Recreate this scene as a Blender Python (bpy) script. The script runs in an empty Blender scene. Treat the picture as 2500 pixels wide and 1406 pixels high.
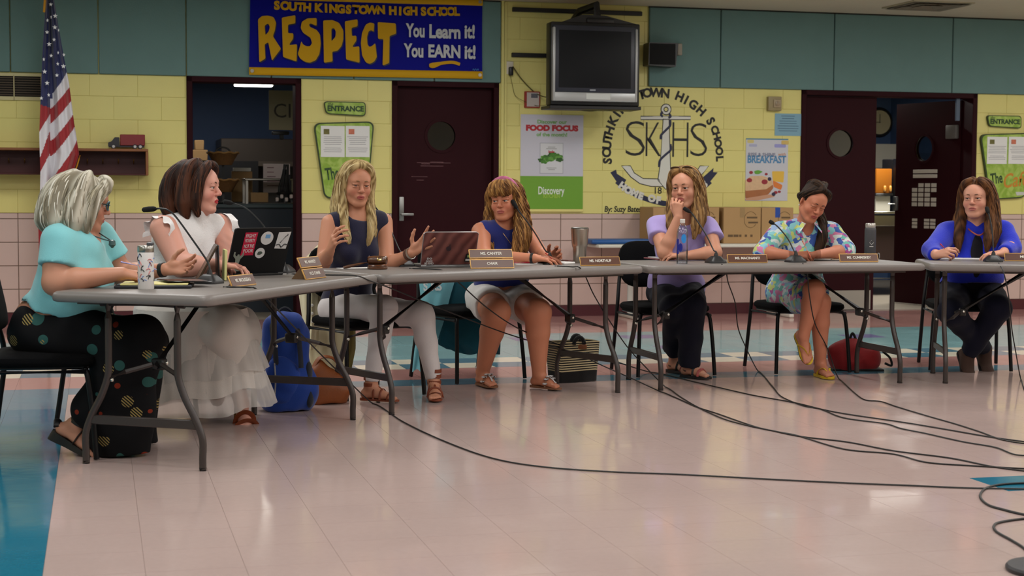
import bpy, bmesh, math, random
import numpy as np
from mathutils import Vector, Matrix, Euler

random.seed(7)
rng = np.random.default_rng(7)
SC = bpy.context.scene
COL = SC.collection

# ------------------------------------------------------------------ camera
FPX, PITCH, ROLL, CAM_H = 3901.17, 0.0608, 0.0051, 1.1784
WALL_D, WALL_A = 14.902, 0.2538          # distance and turn of the back wall
cam_d = bpy.data.cameras.new('camera')
cam = bpy.data.objects.new('camera', cam_d)
COL.objects.link(cam)
cam_d.sensor_width = 36.0
cam_d.lens = FPX / 2500 * 36.0
cam_d.clip_end = 200
cam.matrix_world = (Matrix.Translation((0, 0, CAM_H)) @ Matrix.Rotation(math.pi / 2 - PITCH, 4, 'X')
                    @ Matrix.Rotation(ROLL, 4, 'Z'))
cam_d.dof.use_dof = True
cam_d.dof.focus_distance = 8.6
cam_d.dof.aperture_fstop = 5.0
SC.camera = cam

SC.view_settings.view_transform = 'Standard'
SC.view_settings.look = 'None'
SC.view_settings.gamma = 1.0
SC.view_settings.use_curve_mapping = False
SC.view_settings.exposure = 0.12

world = bpy.data.worlds.new('world')
SC.world = world
world.use_nodes = True
world.node_tree.nodes['Background'].inputs[0].default_value = (0.75, 0.72, 0.65, 1)
world.node_tree.nodes['Background'].inputs[1].default_value = 0.02

CA, SA = math.cos(WALL_A), math.sin(WALL_A)
MW = Matrix.Translation((0, WALL_D, 0)) @ Matrix.Rotation(WALL_A, 4, 'Z')   # wall frame: x along, y into wall, z up
MWI = MW.inverted()


def area_light(s, n, z, sx, sy, power, color=(1.0, 0.985, 0.955), name='troffer_light'):
    ld = bpy.data.lights.new(name, 'AREA')
    ld.shape = 'RECTANGLE'
    ld.size, ld.size_y = sx, sy
    ld.energy = power
    ld.color = color
    lo = bpy.data.objects.new(name, ld)
    COL.objects.link(lo)
    lo.matrix_world = MW @ Matrix.Translation((s, -n, z))
    return lo


CEIL = 2.925
for n_ in (2.6, 5.4, 8.2, 11.0, 13.8):          # fluorescent troffers flush in the ceiling
    for s_ in (-6.6, -3.6, -0.6, 2.4, 5.4, 8.2):
        area_light(s_, n_, CEIL - 0.012, 0.6, 1.2, 30.0)
area_light(-2.9, -3.2, 2.42, 1.2, 0.6, 12.0, (1.0, 0.97, 0.9), 'kitchen_tube')
area_light(4.75, -1.7, 2.515, 1.2, 0.5, 70.0, (1.0, 0.97, 0.9), 'kitchen_tube')

# ------------------------------------------------------------------ pixel helpers


def ray(px, py):
    x, y = px - 1250.0, py - 703.0
    cr, sr = math.cos(ROLL), math.sin(ROLL)
    X = (cr * x + sr * y) / FPX
    u = -(-sr * x + cr * y) / FPX
    c, s = math.cos(PITCH), math.sin(PITCH)
    return Vector((X, c + u * s, -s + u * c))


def at(px, py, Y):
    r = ray(px, py)
    t = Y / r.y
    return Vector((r.x * t, Y, CAM_H + r.z * t))


def onz(px, py, z=0.0):
    r = ray(px, py)
    t = (z - CAM_H) / r.z
    return Vector((r.x * t, r.y * t, z))


def wl(px, py, out=0.0):
    """photo pixel -> (x, z) in the wall frame on the plane 'out' metres before the wall"""
    r = ray(px, py)
    nx, ny = SA, -CA
    t = ((nx * out) * nx + (WALL_D + ny * out) * ny) / (r.x * nx + r.y * ny)
    p = MWI @ Vector((r.x * t, r.y * t, CAM_H + r.z * t))
    return p.x, p.z


# ------------------------------------------------------------------ materials
def lin(c):
    r = []
    for v in c[:3]:
        v = v / 255.0
        r.append(v / 12.92 if v <= 0.04045 else ((v + 0.055) / 1.055) ** 2.4)
    return tuple(r) + (1.0,)


MATS = {}


def mat(name, color, rough=0.6, metal=0.0, spec=0.5, bump=None, var=None, sheen=0.0, coat=0.0, trans=0.0, emit=None, sss=0.0):
    """bump=(scale,strength); var=(scale,amount) light/dark noise on the colour"""
    if name in MATS:
        return MATS[name]
    m = bpy.data.materials.new(name)
    m.use_nodes = True
    nt = m.node_tree
    b = nt.nodes['Principled BSDF']
    b.inputs['Base Color'].default_value = lin(color)
    b.inputs['Roughness'].default_value = rough
    b.inputs['Metallic'].default_value = metal
    b.inputs['Specular IOR Level'].default_value = spec
    if sheen:
        b.inputs['Sheen Weight'].default_value = sheen
    if coat:
        b.inputs['Coat Weight'].default_value = coat
        b.inputs['Coat Roughness'].default_value = 0.08
    if trans:
        b.inputs['Transmission Weight'].default_value = trans
    if sss:
        b.inputs['Subsurface Weight'].default_value = sss
        b.inputs['Subsurface Radius'].default_value = (0.012, 0.005, 0.003)
    if emit:
        b.inputs['Emission Color'].default_value = lin(emit[0])
        b.inputs['Emission Strength'].default_value = emit[1]
    tc = None
    if bump or var:
        tc = nt.nodes.new('ShaderNodeTexCoord')
    if bump:
        n = nt.nodes.new('ShaderNodeTexNoise')
        n.inputs['Scale'].default_value = bump[0]
        n.inputs['Detail'].default_value = 4
        nt.links.new(tc.outputs['Object'], n.inputs['Vector'])
        bp = nt.nodes.new('ShaderNodeBump')
        bp.inputs['Strength'].default_value = bump[1]
        bp.inputs['Distance'].default_value = 0.01
        nt.links.new(n.outputs['Fac'], bp.inputs['Height'])
        nt.links.new(bp.outputs['Normal'], b.inputs['Normal'])
    if var:
        n = nt.nodes.new('ShaderNodeTexNoise')
        n.inputs['Scale'].default_value = var[0]
        n.inputs['Detail'].default_value = 5
        nt.links.new(tc.outputs['Object'], n.inputs['Vector'])
        mx = nt.nodes.new('ShaderNodeMix')
        mx.data_type = 'RGBA'
        lc = lin(color)
        a = var[1]
        mx.inputs['A'].default_value = tuple(max(0, v * (1 - a)) for v in lc[:3]) + (1,)
        mx.inputs['B'].default_value = tuple(min(1, v * (1 + a)) for v in lc[:3]) + (1,)
        nt.links.new(n.outputs['Fac'], mx.inputs['Factor'])
        nt.links.new(mx.outputs['Result'], b.inputs['Base Color'])
    MATS[name] = m
    return m


def vmat(name, rough=0.55, sss=0.0, bump=None, spec=0.4, aniso=0.0, sheen=0.0):
    """colour from the mesh's colour attribute 'Col' (the thing's own colours)"""
    if name in MATS:
        return MATS[name]
    m = mat(name, (200, 200, 200), rough, spec=spec, sss=sss, bump=bump, sheen=sheen)
    nt = m.node_tree
    a = nt.nodes.new('ShaderNodeAttribute')
    a.attribute_name = 'Col'
    nt.links.new(a.outputs['Color'], nt.nodes['Principled BSDF'].inputs['Base Color'])
    return m


def glass(name, tint=(230, 235, 235), refl=0.12):
    if name in MATS:
        return MATS[name]
    m = bpy.data.materials.new(name)
    m.use_nodes = True
    nt = m.node_tree
    nt.nodes.remove(nt.nodes['Principled BSDF'])
    t = nt.nodes.new('ShaderNodeBsdfTransparent')
    t.inputs[0].default_value = lin(tint)
    g = nt.nodes.new('ShaderNodeBsdfGlossy')
    g.inputs['Roughness'].default_value = 0.03
    fr = nt.nodes.new('ShaderNodeLayerWeight')
    fr.inputs[0].default_value = 0.25
    mul = nt.nodes.new('ShaderNodeMath')
    mul.operation = 'MULTIPLY_ADD'
    mul.inputs[1].default_value = 0.7
    mul.inputs[2].default_value = refl
    mx = nt.nodes.new('ShaderNodeMixShader')
    nt.links.new(fr.outputs['Fresnel'], mul.inputs[0])
    nt.links.new(mul.outputs[0], mx.inputs[0])
    nt.links.new(t.outputs[0], mx.inputs[1])
    nt.links.new(g.outputs[0], mx.inputs[2])
    nt.links.new(mx.outputs[0], nt.nodes['Material Output'].inputs[0])
    MATS[name] = m
    return m


# ------------------------------------------------------------------ mesh building
def basis(d, up=Vector((0, 0, 1))):
    d = Vector(d).normalized()
    if abs(d.dot(up)) > 0.97:
        up = Vector((0, 1, 0)) if abs(d.y) < 0.9 else Vector((1, 0, 0))
    x = d.cross(up).normalized()
    return x, d.cross(x).normalized() * -1.0


class MB:
    def __init__(self):
        self.v, self.f, self.c = [], [], []
        self.col = None

    def add(self, vs, fs):
        o = len(self.v)
        self.v += [tuple(p) for p in vs]
        self.f += [tuple(i + o for i in f) for f in fs]
        if self.col is not None:
            self.c += [self.col] * len(vs)
        return self

    def box(self, lo, hi, M=None):
        x0, y0, z0 = lo
        x1, y1, z1 = hi
        vs = [Vector(p) for p in ((x0, y0, z0), (x1, y0, z0), (x1, y1, z0), (x0, y1, z0), (x0, y0, z1), (x1, y0, z1), (x1, y1, z1), (x0, y1, z1))]
        if M is not None:
            vs = [M @ p for p in vs]
        return self.add(vs, [(0, 3, 2, 1), (4, 5, 6, 7), (0, 1, 5, 4), (1, 2, 6, 5), (2, 3, 7, 6), (3, 0, 4, 7)])

    def rbox(self, lo, hi, r=0.01, seg=2, M=None):
        bm = bmesh.new()
        bmesh.ops.create_cube(bm, size=1.0)
        c = [(a + b) / 2 for a, b in zip(lo, hi)]
        d = [b - a for a, b in zip(lo, hi)]
        for v in bm.verts:
            v.co = Vector((v.co.x * d[0] + c[0], v.co.y * d[1] + c[1], v.co.z * d[2] + c[2]))
        bmesh.ops.bevel(bm, geom=bm.edges[:], offset=min(r, min(abs(q) for q in d) * 0.49), segments=seg, affect='EDGES', profile=0.5)
        return self._bm(bm, M)

    def _bm(self, bm, M=None):
        bm.verts.index_update()
        vs = [(M @ v.co) if M is not None else v.co.copy() for v in bm.verts]
        fs = [tuple(v.index for v in f.verts) for f in bm.faces]
        bm.free()
        return self.add(vs, fs)

    def ring(self, rings, caps=True, closed=False):
        n = len(rings[0])
        vs = [p for r in rings for p in r]
        fs = []
        m = len(rings)
        for i in range(m if closed else m - 1):
            for j in range(n):
                a, b = i * n + j, i * n + (j + 1) % n
                c, d = ((i + 1) % m) * n + (j + 1) % n, ((i + 1) % m) * n + j
                fs.append((a, b, c, d))
        if caps and not closed:
            fs.append(tuple(reversed(range(n))))
            fs.append(tuple((m - 1) * n + j for j in range(n)))
        return self.add(vs, fs)

    def tube(self, path, r, n=8, caps=True, closed=False, flat=1.0, up=None):
        path = [Vector(p) for p in path]
        rs = r if isinstance(r, (list, tuple)) else [r] * len(path)
        rings = []
        px = None
        for i, p in enumerate(path):
            if closed:
                d = path[(i + 1) % len(path)] - path[i - 1]
            else:
                d = path[min(i + 1, len(path) - 1)] - path[max(i - 1, 0)]
            if d.length < 1e-9:
                d = Vector((0, 0, 1))
            if px is None:
                x, y = basis(d, Vector(up) if up is not None else Vector((0, 0, 1)))
            else:
                dn = d.normalized()
                x = px - dn * px.dot(dn)
                if x.length < 1e-6:
                    x, y = basis(d)
                x = x.normalized()
                y = dn.cross(x)
            px = x
            rings.append([p + x * (math.cos(2 * math.pi * k / n) * rs[i]) + y * (math.sin(2 * math.pi * k / n) * rs[i] * flat) for k in range(n)])
        return self.ring(rings, caps, closed)

    def cyl(self, a, b, ra, rb=None, n=16):
        return self.tube([a, b], [ra, ra if rb is None else rb], n)

    def lathe(self, prof, n=24, M=None, caps=True):
        """prof: list of (r, z) from bottom to top"""
        rings = []
        for r, z in prof:
            ring = [Vector((r * math.cos(2 * math.pi * k / n), r * math.sin(2 * math.pi * k / n), z)) for k in range(n)]
            rings.append([M @ p for p in ring] if M is not None else ring)
        return self.ring(rings, caps)

    def prism(self, poly, d0, d1, frame=None):
        """poly in (x,z); from y=d0 (front) to y=d1; frame maps it"""
        n = len(poly)
        vs = [Vector((x, d0, z)) for x, z in poly] + [Vector((x, d1, z)) for x, z in poly]
        if frame is not None:
            vs = [frame @ p for p in vs]
        area = sum(poly[i][0] * poly[(i + 1) % n][1] - poly[(i + 1) % n][0] * poly[i][1] for i in range(n))
        fr = tuple(range(n))
        bk = tuple(reversed(range(n, 2 * n)))
        sides = [(i, i + n, (i + 1) % n + n, (i + 1) % n) for i in range(n)]
        if area < 0:
            fr, bk = tuple(reversed(fr)), tuple(reversed(bk))
            sides = [tuple(reversed(q)) for q in sides]
        return self.add(vs, [fr, bk] + sides)

    def grid(self, fn, nu, nv, closed_u=False):
        vs = [fn(i / (nu if closed_u else nu - 1), j / (nv - 1)) for j in range(nv) for i in range(nu)]
        fs = []
        for j in range(nv - 1):
            for i in range(nu if closed_u else nu - 1):
                a, b = j * nu + i, j * nu + (i + 1) % nu
                fs.append((a, b, b + nu, a + nu))
        return self.add(vs, fs)

    def mesh(self, name, smooth=True, angle=0.7):
        me = bpy.data.meshes.new(name)
        me.from_pydata([tuple(p) for p in self.v], [], self.f)
        if self.c:
            ca = me.color_attributes.new('Col', 'FLOAT_COLOR', 'POINT')
            ca.data.foreach_set('color', np.array(self.c, dtype=np.float32).ravel())
        if smooth:
            me.polygons.foreach_set('use_smooth', [True] * len(me.polygons))
            me.set_sharp_from_angle(angle=angle)
        me.update()
        return me

    def build(self, name, m, parent=None, world=False, smooth=True, angle=0.7, label=None, M=None):
        return obj(name, self.mesh(name, smooth, angle), m, parent, world, label, M)


def local_m(o):
    return Matrix.LocRotScale(o.location, o.rotation_euler, o.scale)


def world_m(o):
    m = local_m(o)
    while o.parent is not None:
        m = local_m(o.parent) @ o.matrix_parent_inverse @ m if False else local_m(o.parent) @ (o.matrix_parent_inverse @ m)
        o = o.parent
    return m


def obj(name, me, m, parent=None, world=False, label=None, M=None):
    o = bpy.data.objects.new(name, me)
    COL.objects.link(o)
    if m is not None:
        me.materials.clear()
        for q in (m if isinstance(m, (list, tuple)) else [m]):
            me.materials.append(q)
    if M is not None:
        o.location, o.rotation_euler, o.scale = M.to_translation(), M.to_euler(), M.to_scale()
    if parent is not None:
        o.parent = parent
        if world:
            o.matrix_parent_inverse = world_m(parent).inverted()
    if label:
        o['label'] = label
    return o


def tag(o, label, cat, group=None, kind=None):
    o['label'] = label
    o['category'] = cat
    if group:
        o['group'] = group
    if kind:
        o['kind'] = kind
    return o


def thing(name, label, cat, loc=(0, 0, 0), rz=0.0, group=None, kind=None):
    o = bpy.data.objects.new(name, None)
    o.empty_display_size = 0.05
    COL.objects.link(o)
    o.location = loc
    o.rotation_euler = (0, 0, rz)
    return tag(o, label, cat, group, kind)


def wthing(name, label, cat, s, out, z, group=None, kind=None):
    """a thing whose own frame is the wall frame shifted to (s, -out, z)"""
    p = MW @ Vector((s, -out, z))
    return thing(name, label, cat, p, WALL_A, group, kind)


def copy_tree(o, parent=None):
    c = o.copy()
    COL.objects.link(c)
    c.parent = parent
    for ch in [q for q in o.children]:
        copy_tree(ch, c)
    return c


def text_mesh(s, size, bold=0.0, align='CENTER', shear=0.0, spacing=1.0):
    cu = bpy.data.curves.new('t', 'FONT')
    cu.body = s
    cu.size = size
    cu.offset = bold
    cu.align_x = align
    cu.align_y = 'CENTER'
    cu.shear = shear
    cu.space_character = spacing
    cu.resolution_u = 3
    cu.fill_mode = 'FRONT'
    o = bpy.data.objects.new('t', cu)
    COL.objects.link(o)
    bpy.context.view_layer.update()
    dg = bpy.context.evaluated_depsgraph_get()
    me = bpy.data.meshes.new_from_object(o.evaluated_get(dg))
    bpy.data.objects.remove(o)
    bpy.data.curves.remove(cu)
    return me


def text(s, size, m, parent, M, name='lettering', bold=0.0, align='CENTER', shear=0.0, xs=1.0, spacing=1.0, world=False, fit=None, label=None):
    """flat print; text x -> M's x, text y -> M's z, facing M's -y"""
    me = text_mesh(s, size, bold, align, shear, spacing)
    if fit:
        xs_ = [v.co.x for v in me.vertices]
        w = max(xs_) - min(xs_)
        xs = fit / max(w, 1e-6)
    for v in me.vertices:
        v.co = M @ Vector((v.co.x * xs, 0, v.co.y))
    return obj(name, me, m, parent, world, label)


def T(x, y, z):
    return Matrix.Translation((x, y, z))


def RY(a):
    return Matrix.Rotation(a, 4, 'Y')


def RX(a):
    return Matrix.Rotation(a, 4, 'X')


def RZ(a):
    return Matrix.Rotation(a, 4, 'Z')


def smooth_path(pts, n=8):
    """Catmull-Rom through points"""
    P = [Vector(p) for p in pts]
    if len(P) < 3:
        return P
    P = [P[0] * 2 - P[1]] + P + [P[-1] * 2 - P[-2]]
    out = []
    for i in range(1, len(P) - 2):
        for k in range(n):
            t = k / n
            a, b, c, d = P[i - 1], P[i], P[i + 1], P[i + 2]
            out.append(0.5 * ((2 * b) + (c - a) * t + (2 * a - 5 * b + 4 * c - d) * t * t + (3 * b - a - 3 * c + d) * t ** 3))
    out.append(P[-2])
    return out


def rounded(poly, r, n=5):
    """round the corners of a 2-D polygon"""
    out = []
    m = len(poly)
    rr = r if isinstance(r, (list, tuple)) else [r] * m
    for i in range(m):
        p0, p1, p2 = Vector(poly[i - 1]), Vector(poly[i]), Vector(poly[(i + 1) % m])
        a, b = (p0 - p1), (p2 - p1)
        q = min(rr[i], a.length * 0.49, b.length * 0.49)
        a, b = p1 + a.normalized() * q, p1 + b.normalized() * q
        for k in range(n + 1):
            t = k / n
            out.append(tuple(a * (1 - t) ** 2 + p1 * 2 * t * (1 - t) + b * t * t))
    return out
# ================================================================== SETTING
M_YEL = mat('yellow_paint', (220, 209, 128), 0.45, var=(3.0, 0.05), bump=(60, 0.06))
M_YELJ = mat('yellow_joint', (206, 195, 116), 0.6)
M_TILE = mat('pink_glazed_tile', (204, 178, 170), 0.28, var=(4.0, 0.04), bump=(6, 0.02))
M_GROUT = mat('tile_grout', (120, 100, 88), 0.8)
M_GREEN = mat('green_acoustic_panel', (100, 130, 128), 0.85, var=(5.0, 0.06), bump=(120, 0.1))
M_MAROON = mat('maroon_paint', (42, 7, 14), 0.6, spec=.12, var=(3, 0.06))
M_BASE = mat('maroon_vinyl_base', (74, 18, 30), 0.4)
M_CEIL = mat('ceiling_tile', (196, 188, 168), 0.9, bump=(90, 0.2), var=(10, 0.03))
M_WHITE = mat('white_paint', (225, 223, 215), 0.5)
M_BLACKM = mat('black_metal', (18, 17, 18), 0.42)
M_STEEL = mat('stainless', (170, 168, 162), 0.28, metal=1.0)
M_KBLUE = mat('kitchen_blue_wall', (58, 82, 124), 0.6, var=(2, 0.05))

OPEN = [(-2.972, -1.963), (-1.137, -0.135), (2.899, 4.809)]     # door openings in the back wall
DOOR_T = 2.175
WT = 0.20


def spans(x0, x1):
    """parts of [x0,x1] that are not doors"""
    out, x = [], x0
    for a, b in OPEN:
        if b <= x or a >= x1:
            continue
        if a > x:
            out.append((x, a))
        x = max(x, b)
    if x < x1:
        out.append((x, x1))
    return out


S0, S1 = -6.2, 7.2
wall = wthing('wall_back', 'yellow block wall above a pink tile wainscot, behind the meeting tables', 'wall', 0, 0, 0, kind='structure')
mb = MB()
for a, b in spans(S0 - 3, S1 + 3):
    mb.box((a, 0.004, 0.966), (b, WT, CEIL))
for a, b in OPEN:
    mb.box((a, 0.004, DOOR_T), (b, WT, CEIL))
mb.build('masonry', M_YELJ, wall, smooth=False)
mb = MB()
for a, b in spans(S0 - 3, S1 + 3):
    mb.box((a, 0.006, 0.0), (b, WT, 0.966))
mb.build('tile_backing', M_GROUT, wall, smooth=False)

_bcache = {}


def piece(name, m, w, h, d, gap, bev):
    k = (name, round(w, 3), round(h, 3))
    if k not in _bcache:
        q = MB()
        g = gap / 2
        b = bev
        # front face with a small chamfer, open back
        vs = [(g, d, g), (w - g, d, g), (w - g, d, h - g), (g, d, h - g),
              (g, b, g), (w - g, b, g), (w - g, b, h - g), (g, b, h - g),
              (g + b, 0, g + b), (w - g - b, 0, g + b), (w - g - b, 0, h - g - b), (g + b, 0, h - g - b)]
        fs = [(8, 9, 10, 11)]
        for i in range(4):
            j = (i + 1) % 4
            fs += [(4 + i, 4 + j, 8 + j, 8 + i), (i, j, 4 + j, 4 + i)]
        q.add(vs, fs)
        me = q.mesh(name, smooth=False)
        me.materials.append(m)
        _bcache[k] = me
    return _bcache[k]


def lay(name, m, x0, x1, z0, z1, cw, ch, phase, bond, gap, bev):
    """lay courses of pieces from z0 to z1 between x0 and x1, cut at the doors"""
    row, z = 0, z0
    while z < z1 - 0.01:
        h = min(ch, z1 - z)
        sh = phase + (cw / 2 if (bond and row % 2) else 0)
        for a, b in (spans(x0, x1) if z < DOOR_T - 0.05 else [(x0, x1)]):
            k = math.floor((a - sh) / cw)
            while True:
                p, q = max(a, sh + k * cw), min(b, sh + (k + 1) * cw)
                if p >= b - 1e-6:
                    break
                if q - p > 0.012:
                    o = bpy.data.objects.new(name, piece(name, m, q - p, h, 0.02, gap, bev))
                    COL.objects.link(o)
                    o.parent = wall
                    o.location = (p, 0, z)
                k += 1
        z += ch
        row += 1


# pink glazed tiles, stacked; s-phase measured from the photograph's joints
lay('wall_tile', M_TILE, -5.0, 5.6, 0.153 - 0.0508, 0.966, 0.4064, 0.2032, 0.0633, False, 0.0065, 0.002)
# painted blocks, running bond; above the door heads only where no green panel covers them
lay('wall_block', M_YEL, -5.0, 5.6, 0.966, 2.172, 0.4064, 0.2032, 0.0633, True, 0.0022, 0.0012)
lay('wall_block', M_YEL, -0.118, 1.316, 2.172, 2.92, 0.4064, 0.2032, 0.0633, True, 0.0022, 0.0012)

# green acoustic panels
edges = [-5.93, -5.19, -4.45, -3.72, -2.973, -2.23, -1.49, -0.75, -0.121]
edges2 = [1.318, 2.042, 3.225, 4.509, 5.75, 6.95]
for E_ in (edges, edges2):
    for a, b in zip(E_[:-1], E_[1:]):
        MB().rbox((a + 0.004, -0.03, 2.172), (b - 0.004, 0.002, CEIL - 0.012), 0.006, 1).build('acoustic_panel', M_GREEN, wall)
# angled top rail where panels meet the ceiling
mb = MB()
mb.box((S0 - 3, -0.012, CEIL - 0.014), (-0.125, 0.0, CEIL))
mb.box((1.318, -0.012, CEIL - 0.014), (S1 + 3, 0.0, CEIL))
mb.build('panel_rail', M_BLACKM, wall, smooth=False)

# maroon vinyl base
bb = wthing('baseboard_back', 'maroon vinyl base running along the foot of the pink tile wall', 'baseboard', 0, 0, 0, kind='structure')
mb = MB()
for a, b in spans(S0 - 3, S1 + 3):
    mb.box((a, -0.010, 0.0), (b, 0.004, 0.102))
mb.build('base_strip', M_BASE, bb, smooth=False)

# yellow corner trim / conduit beside the closed maroon door
tr = wthing('trim_1', 'thin yellow painted corner strip beside the closed maroon door', 'trim', -0.105, 0, 0, kind='structure')
MB().box((-0.012, -0.018, 0.97), (0.014, 0.0, CEIL)).build('strip', M_YEL, tr, smooth=False)
MB().cyl((0.03, -0.012, 0.97), (0.03, -0.012, CEIL - 0.01), 0.009, n=10).build('conduit', M_YEL, tr)

# other walls of the hall, out of the photograph but part of the room
for nm, lab, lo, hi in (
        ('wall_left', 'plain cream side wall of the hall past the flag', (-9.3, -21, 0), (-9.1, 0.2, CEIL)),
        ('wall_right', 'plain cream side wall of the hall past the open double door', (10.1, -21, 0), (10.3, 0.2, CEIL)),
        ('wall_front', 'plain cream wall of the hall facing the meeting tables', (-9.3, -21.2, 0), (10.3, -21.0, CEIL))):
    o = MB().box(lo, hi).build(nm, mat('cream_wall', (206, 196, 160), 0.7), None, smooth=False, M=MW)
    tag(o, lab, 'wall', kind='structure')

o = MB().box((-9.3, -21.2, CEIL), (10.3, 0.3, CEIL + 0.1)).build('ceiling', M_CEIL, None, smooth=False, M=MW)
tag(o, 'pale flat ceiling meeting the green wall panels', 'ceiling', kind='structure')
# ceiling air vent
vs, vz = wl(2265, 12)
P_ = MWI @ onz(2265, 12, CEIL)
cv = wthing('ceiling_vent', 'square slatted air vent set in the ceiling above the double door', 'vent', P_.x, -P_.y, CEIL)
mb = MB()
for k in range(4):
    a = 0.06 + 0.06 * k
    mb.ring([[Vector((x * a, y * a, -0.002 - 0.012 * (k % 2))) for x, y in ((-1, -1), (1, -1), (1, 1), (-1, 1))],
             [Vector((x * (a + 0.05), y * (a + 0.05), -0.022)) for x, y in ((-1, -1), (1, -1), (1, 1), (-1, 1))]], caps=False)
mb.build('louvre', mat('vent_grey', (120, 110, 95), 0.5), cv, smooth=False)
mb = MB()
for x0, y0, x1, y1 in ((-.31, -.31, .31, -.28), (-.31, .28, .31, .31), (-.31, -.28, -.28, .28), (.28, -.28, .31, .28)):
    mb.box((x0, y0, -0.012), (x1, y1, 0))
mb.build('frame', mat('vent_frame', (176, 166, 140), 0.5), cv, smooth=False)

# ------------------------------------------------------------------ floor of 12-inch tiles
def floor_mat(name, c, amt):
    m = mat(name, c, 0.12, spec=0.6)
    nt = m.node_tree
    b = nt.nodes['Principled BSDF']
    tc = nt.nodes.new('ShaderNodeTexCoord')
    geo = nt.nodes.new('ShaderNodeNewGeometry')
    n1 = nt.nodes.new('ShaderNodeTexNoise'); n1.inputs['Scale'].default_value = 42; n1.inputs['Detail'].default_value = 6
    n2 = nt.nodes.new('ShaderNodeTexNoise'); n2.inputs['Scale'].default_value = 1.6; n2.inputs['Detail'].default_value = 3
    n3 = nt.nodes.new('ShaderNodeTexNoise'); n3.inputs['Scale'].default_value = 2.2; n3.inputs['Detail'].default_value = 2
    for n in (n1, n2, n3):
        nt.links.new(geo.outputs['Position'], n.inputs['Vector'])
    oi = nt.nodes.new('ShaderNodeObjectInfo')
    lc = lin(c)
    mx = nt.nodes.new('ShaderNodeMix'); mx.data_type = 'RGBA'
    mx.inputs['A'].default_value = tuple(v * (1 - amt) for v in lc[:3]) + (1,)
    mx.inputs['B'].default_value = tuple(min(1, v * (1 + amt)) for v in lc[:3]) + (1,)
    s = nt.nodes.new('ShaderNodeMath'); s.operation = 'MULTIPLY_ADD'
    s.inputs[1].default_value = 0.75
    nt.links.new(n1.outputs['Fac'], s.inputs[0])
    sc = nt.nodes.new('ShaderNodeMath'); sc.operation = 'MULTIPLY'; sc.inputs[1].default_value = 0.25
    nt.links.new(n2.outputs['Fac'], sc.inputs[0])
    nt.links.new(sc.outputs[0], s.inputs[2])
    nt.links.new(s.outputs[0], mx.inputs['Factor'])
    nt.links.new(mx.outputs['Result'], b.inputs['Base Color'])
    # worn wax: roughness wanders, very low relief
    rr = nt.nodes.new('ShaderNodeMapRange')
    rr.inputs['From Min'].default_value = 0.3; rr.inputs['From Max'].default_value = 0.7
    rr.inputs['To Min'].default_value = 0.07; rr.inputs['To Max'].default_value = 0.17
    nt.links.new(n3.outputs['Fac'], rr.inputs['Value'])
    nt.links.new(rr.outputs['Result'], b.inputs['Roughness'])
    bp = nt.nodes.new('ShaderNodeBump'); bp.inputs['Strength'].default_value = 0.05; bp.inputs['Distance'].default_value = 0.01
    n4 = nt.nodes.new('ShaderNodeTexNoise'); n4.inputs['Scale'].default_value = 9
    nt.links.new(geo.outputs['Position'], n4.inputs['Vector'])
    nt.links.new(n4.outputs['Fac'], bp.inputs['Height'])
    nt.links.new(bp.outputs['Normal'], b.inputs['Normal'])
    return m


F_PINK = floor_mat('vinyl_pink_beige', (190, 168, 162), 0.07)
F_ROSE = floor_mat('vinyl_rose', (180, 134, 128), 0.07)
F_AQUA = floor_mat('vinyl_aqua', (132, 176, 180), 0.08)
F_BLUE = floor_mat('vinyl_steel_blue', (86, 130, 148), 0.10)
F_TEAL = floor_mat('vinyl_teal', (36, 116, 142), 0.16)
F_WHITE = floor_mat('vinyl_cream', (226, 220, 200), 0.05)
F_PURP = floor_mat('vinyl_lilac', (122, 120, 168), 0.08)
FMATS = [F_PINK, F_ROSE, F_AQUA, F_BLUE, F_TEAL, F_WHITE, F_PURP]
F_SUB = mat('floor_seam', (120, 100, 92), 0.8)

PN, PS = 0.2967, 0.3048          # tile pitch away from the wall / along it
N0, SG = 4.99 - 17 * PN, -3.915  # grid origin


def tile_kind(i, j):
    """i along the wall, j away from it -> index of FMATS"""
    s, n = SG + (i + 0.5) * PS, N0 + (j + 0.5) * PN
    if s < -3.915 and n > 4.69:
        return 4 if n > 5.6 else 3
    if n < 1.75:
        return 1
    if n < 3.5:
        if (i, j) in ((11, 7), (14, 7), (11, 11), (14, 10), (20, 8), (3, 9), (-2, 8)):
            return 6
        return 2
    if n < 4.10:
        return 5 if (i + j) % 2 else 3
    if n < 4.69:
        return 1
    if n < 4.99:
        return 3
    if j == 29 and i in (12, 13, 14):
        return 4
    return 0


fl = wthing('floor', 'glossy pink-beige vinyl tile floor with aqua, rose and cream bands', 'floor', 0, 0, 0, kind='structure')
MB().box((-9.3, -21.2, -0.12), (10.3, 6.0, -0.0012)).build('subfloor', F_SUB, fl, smooth=False)
g_ = 0.0006


def tile_quad(i, j):
    x0, x1 = SG + i * PS + g_, SG + (i + 1) * PS - g_
    y0, y1 = -(N0 + (j + 1) * PN) + g_, -(N0 + j * PN) - g_
    return (x0, x1, y0, y1)


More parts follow.
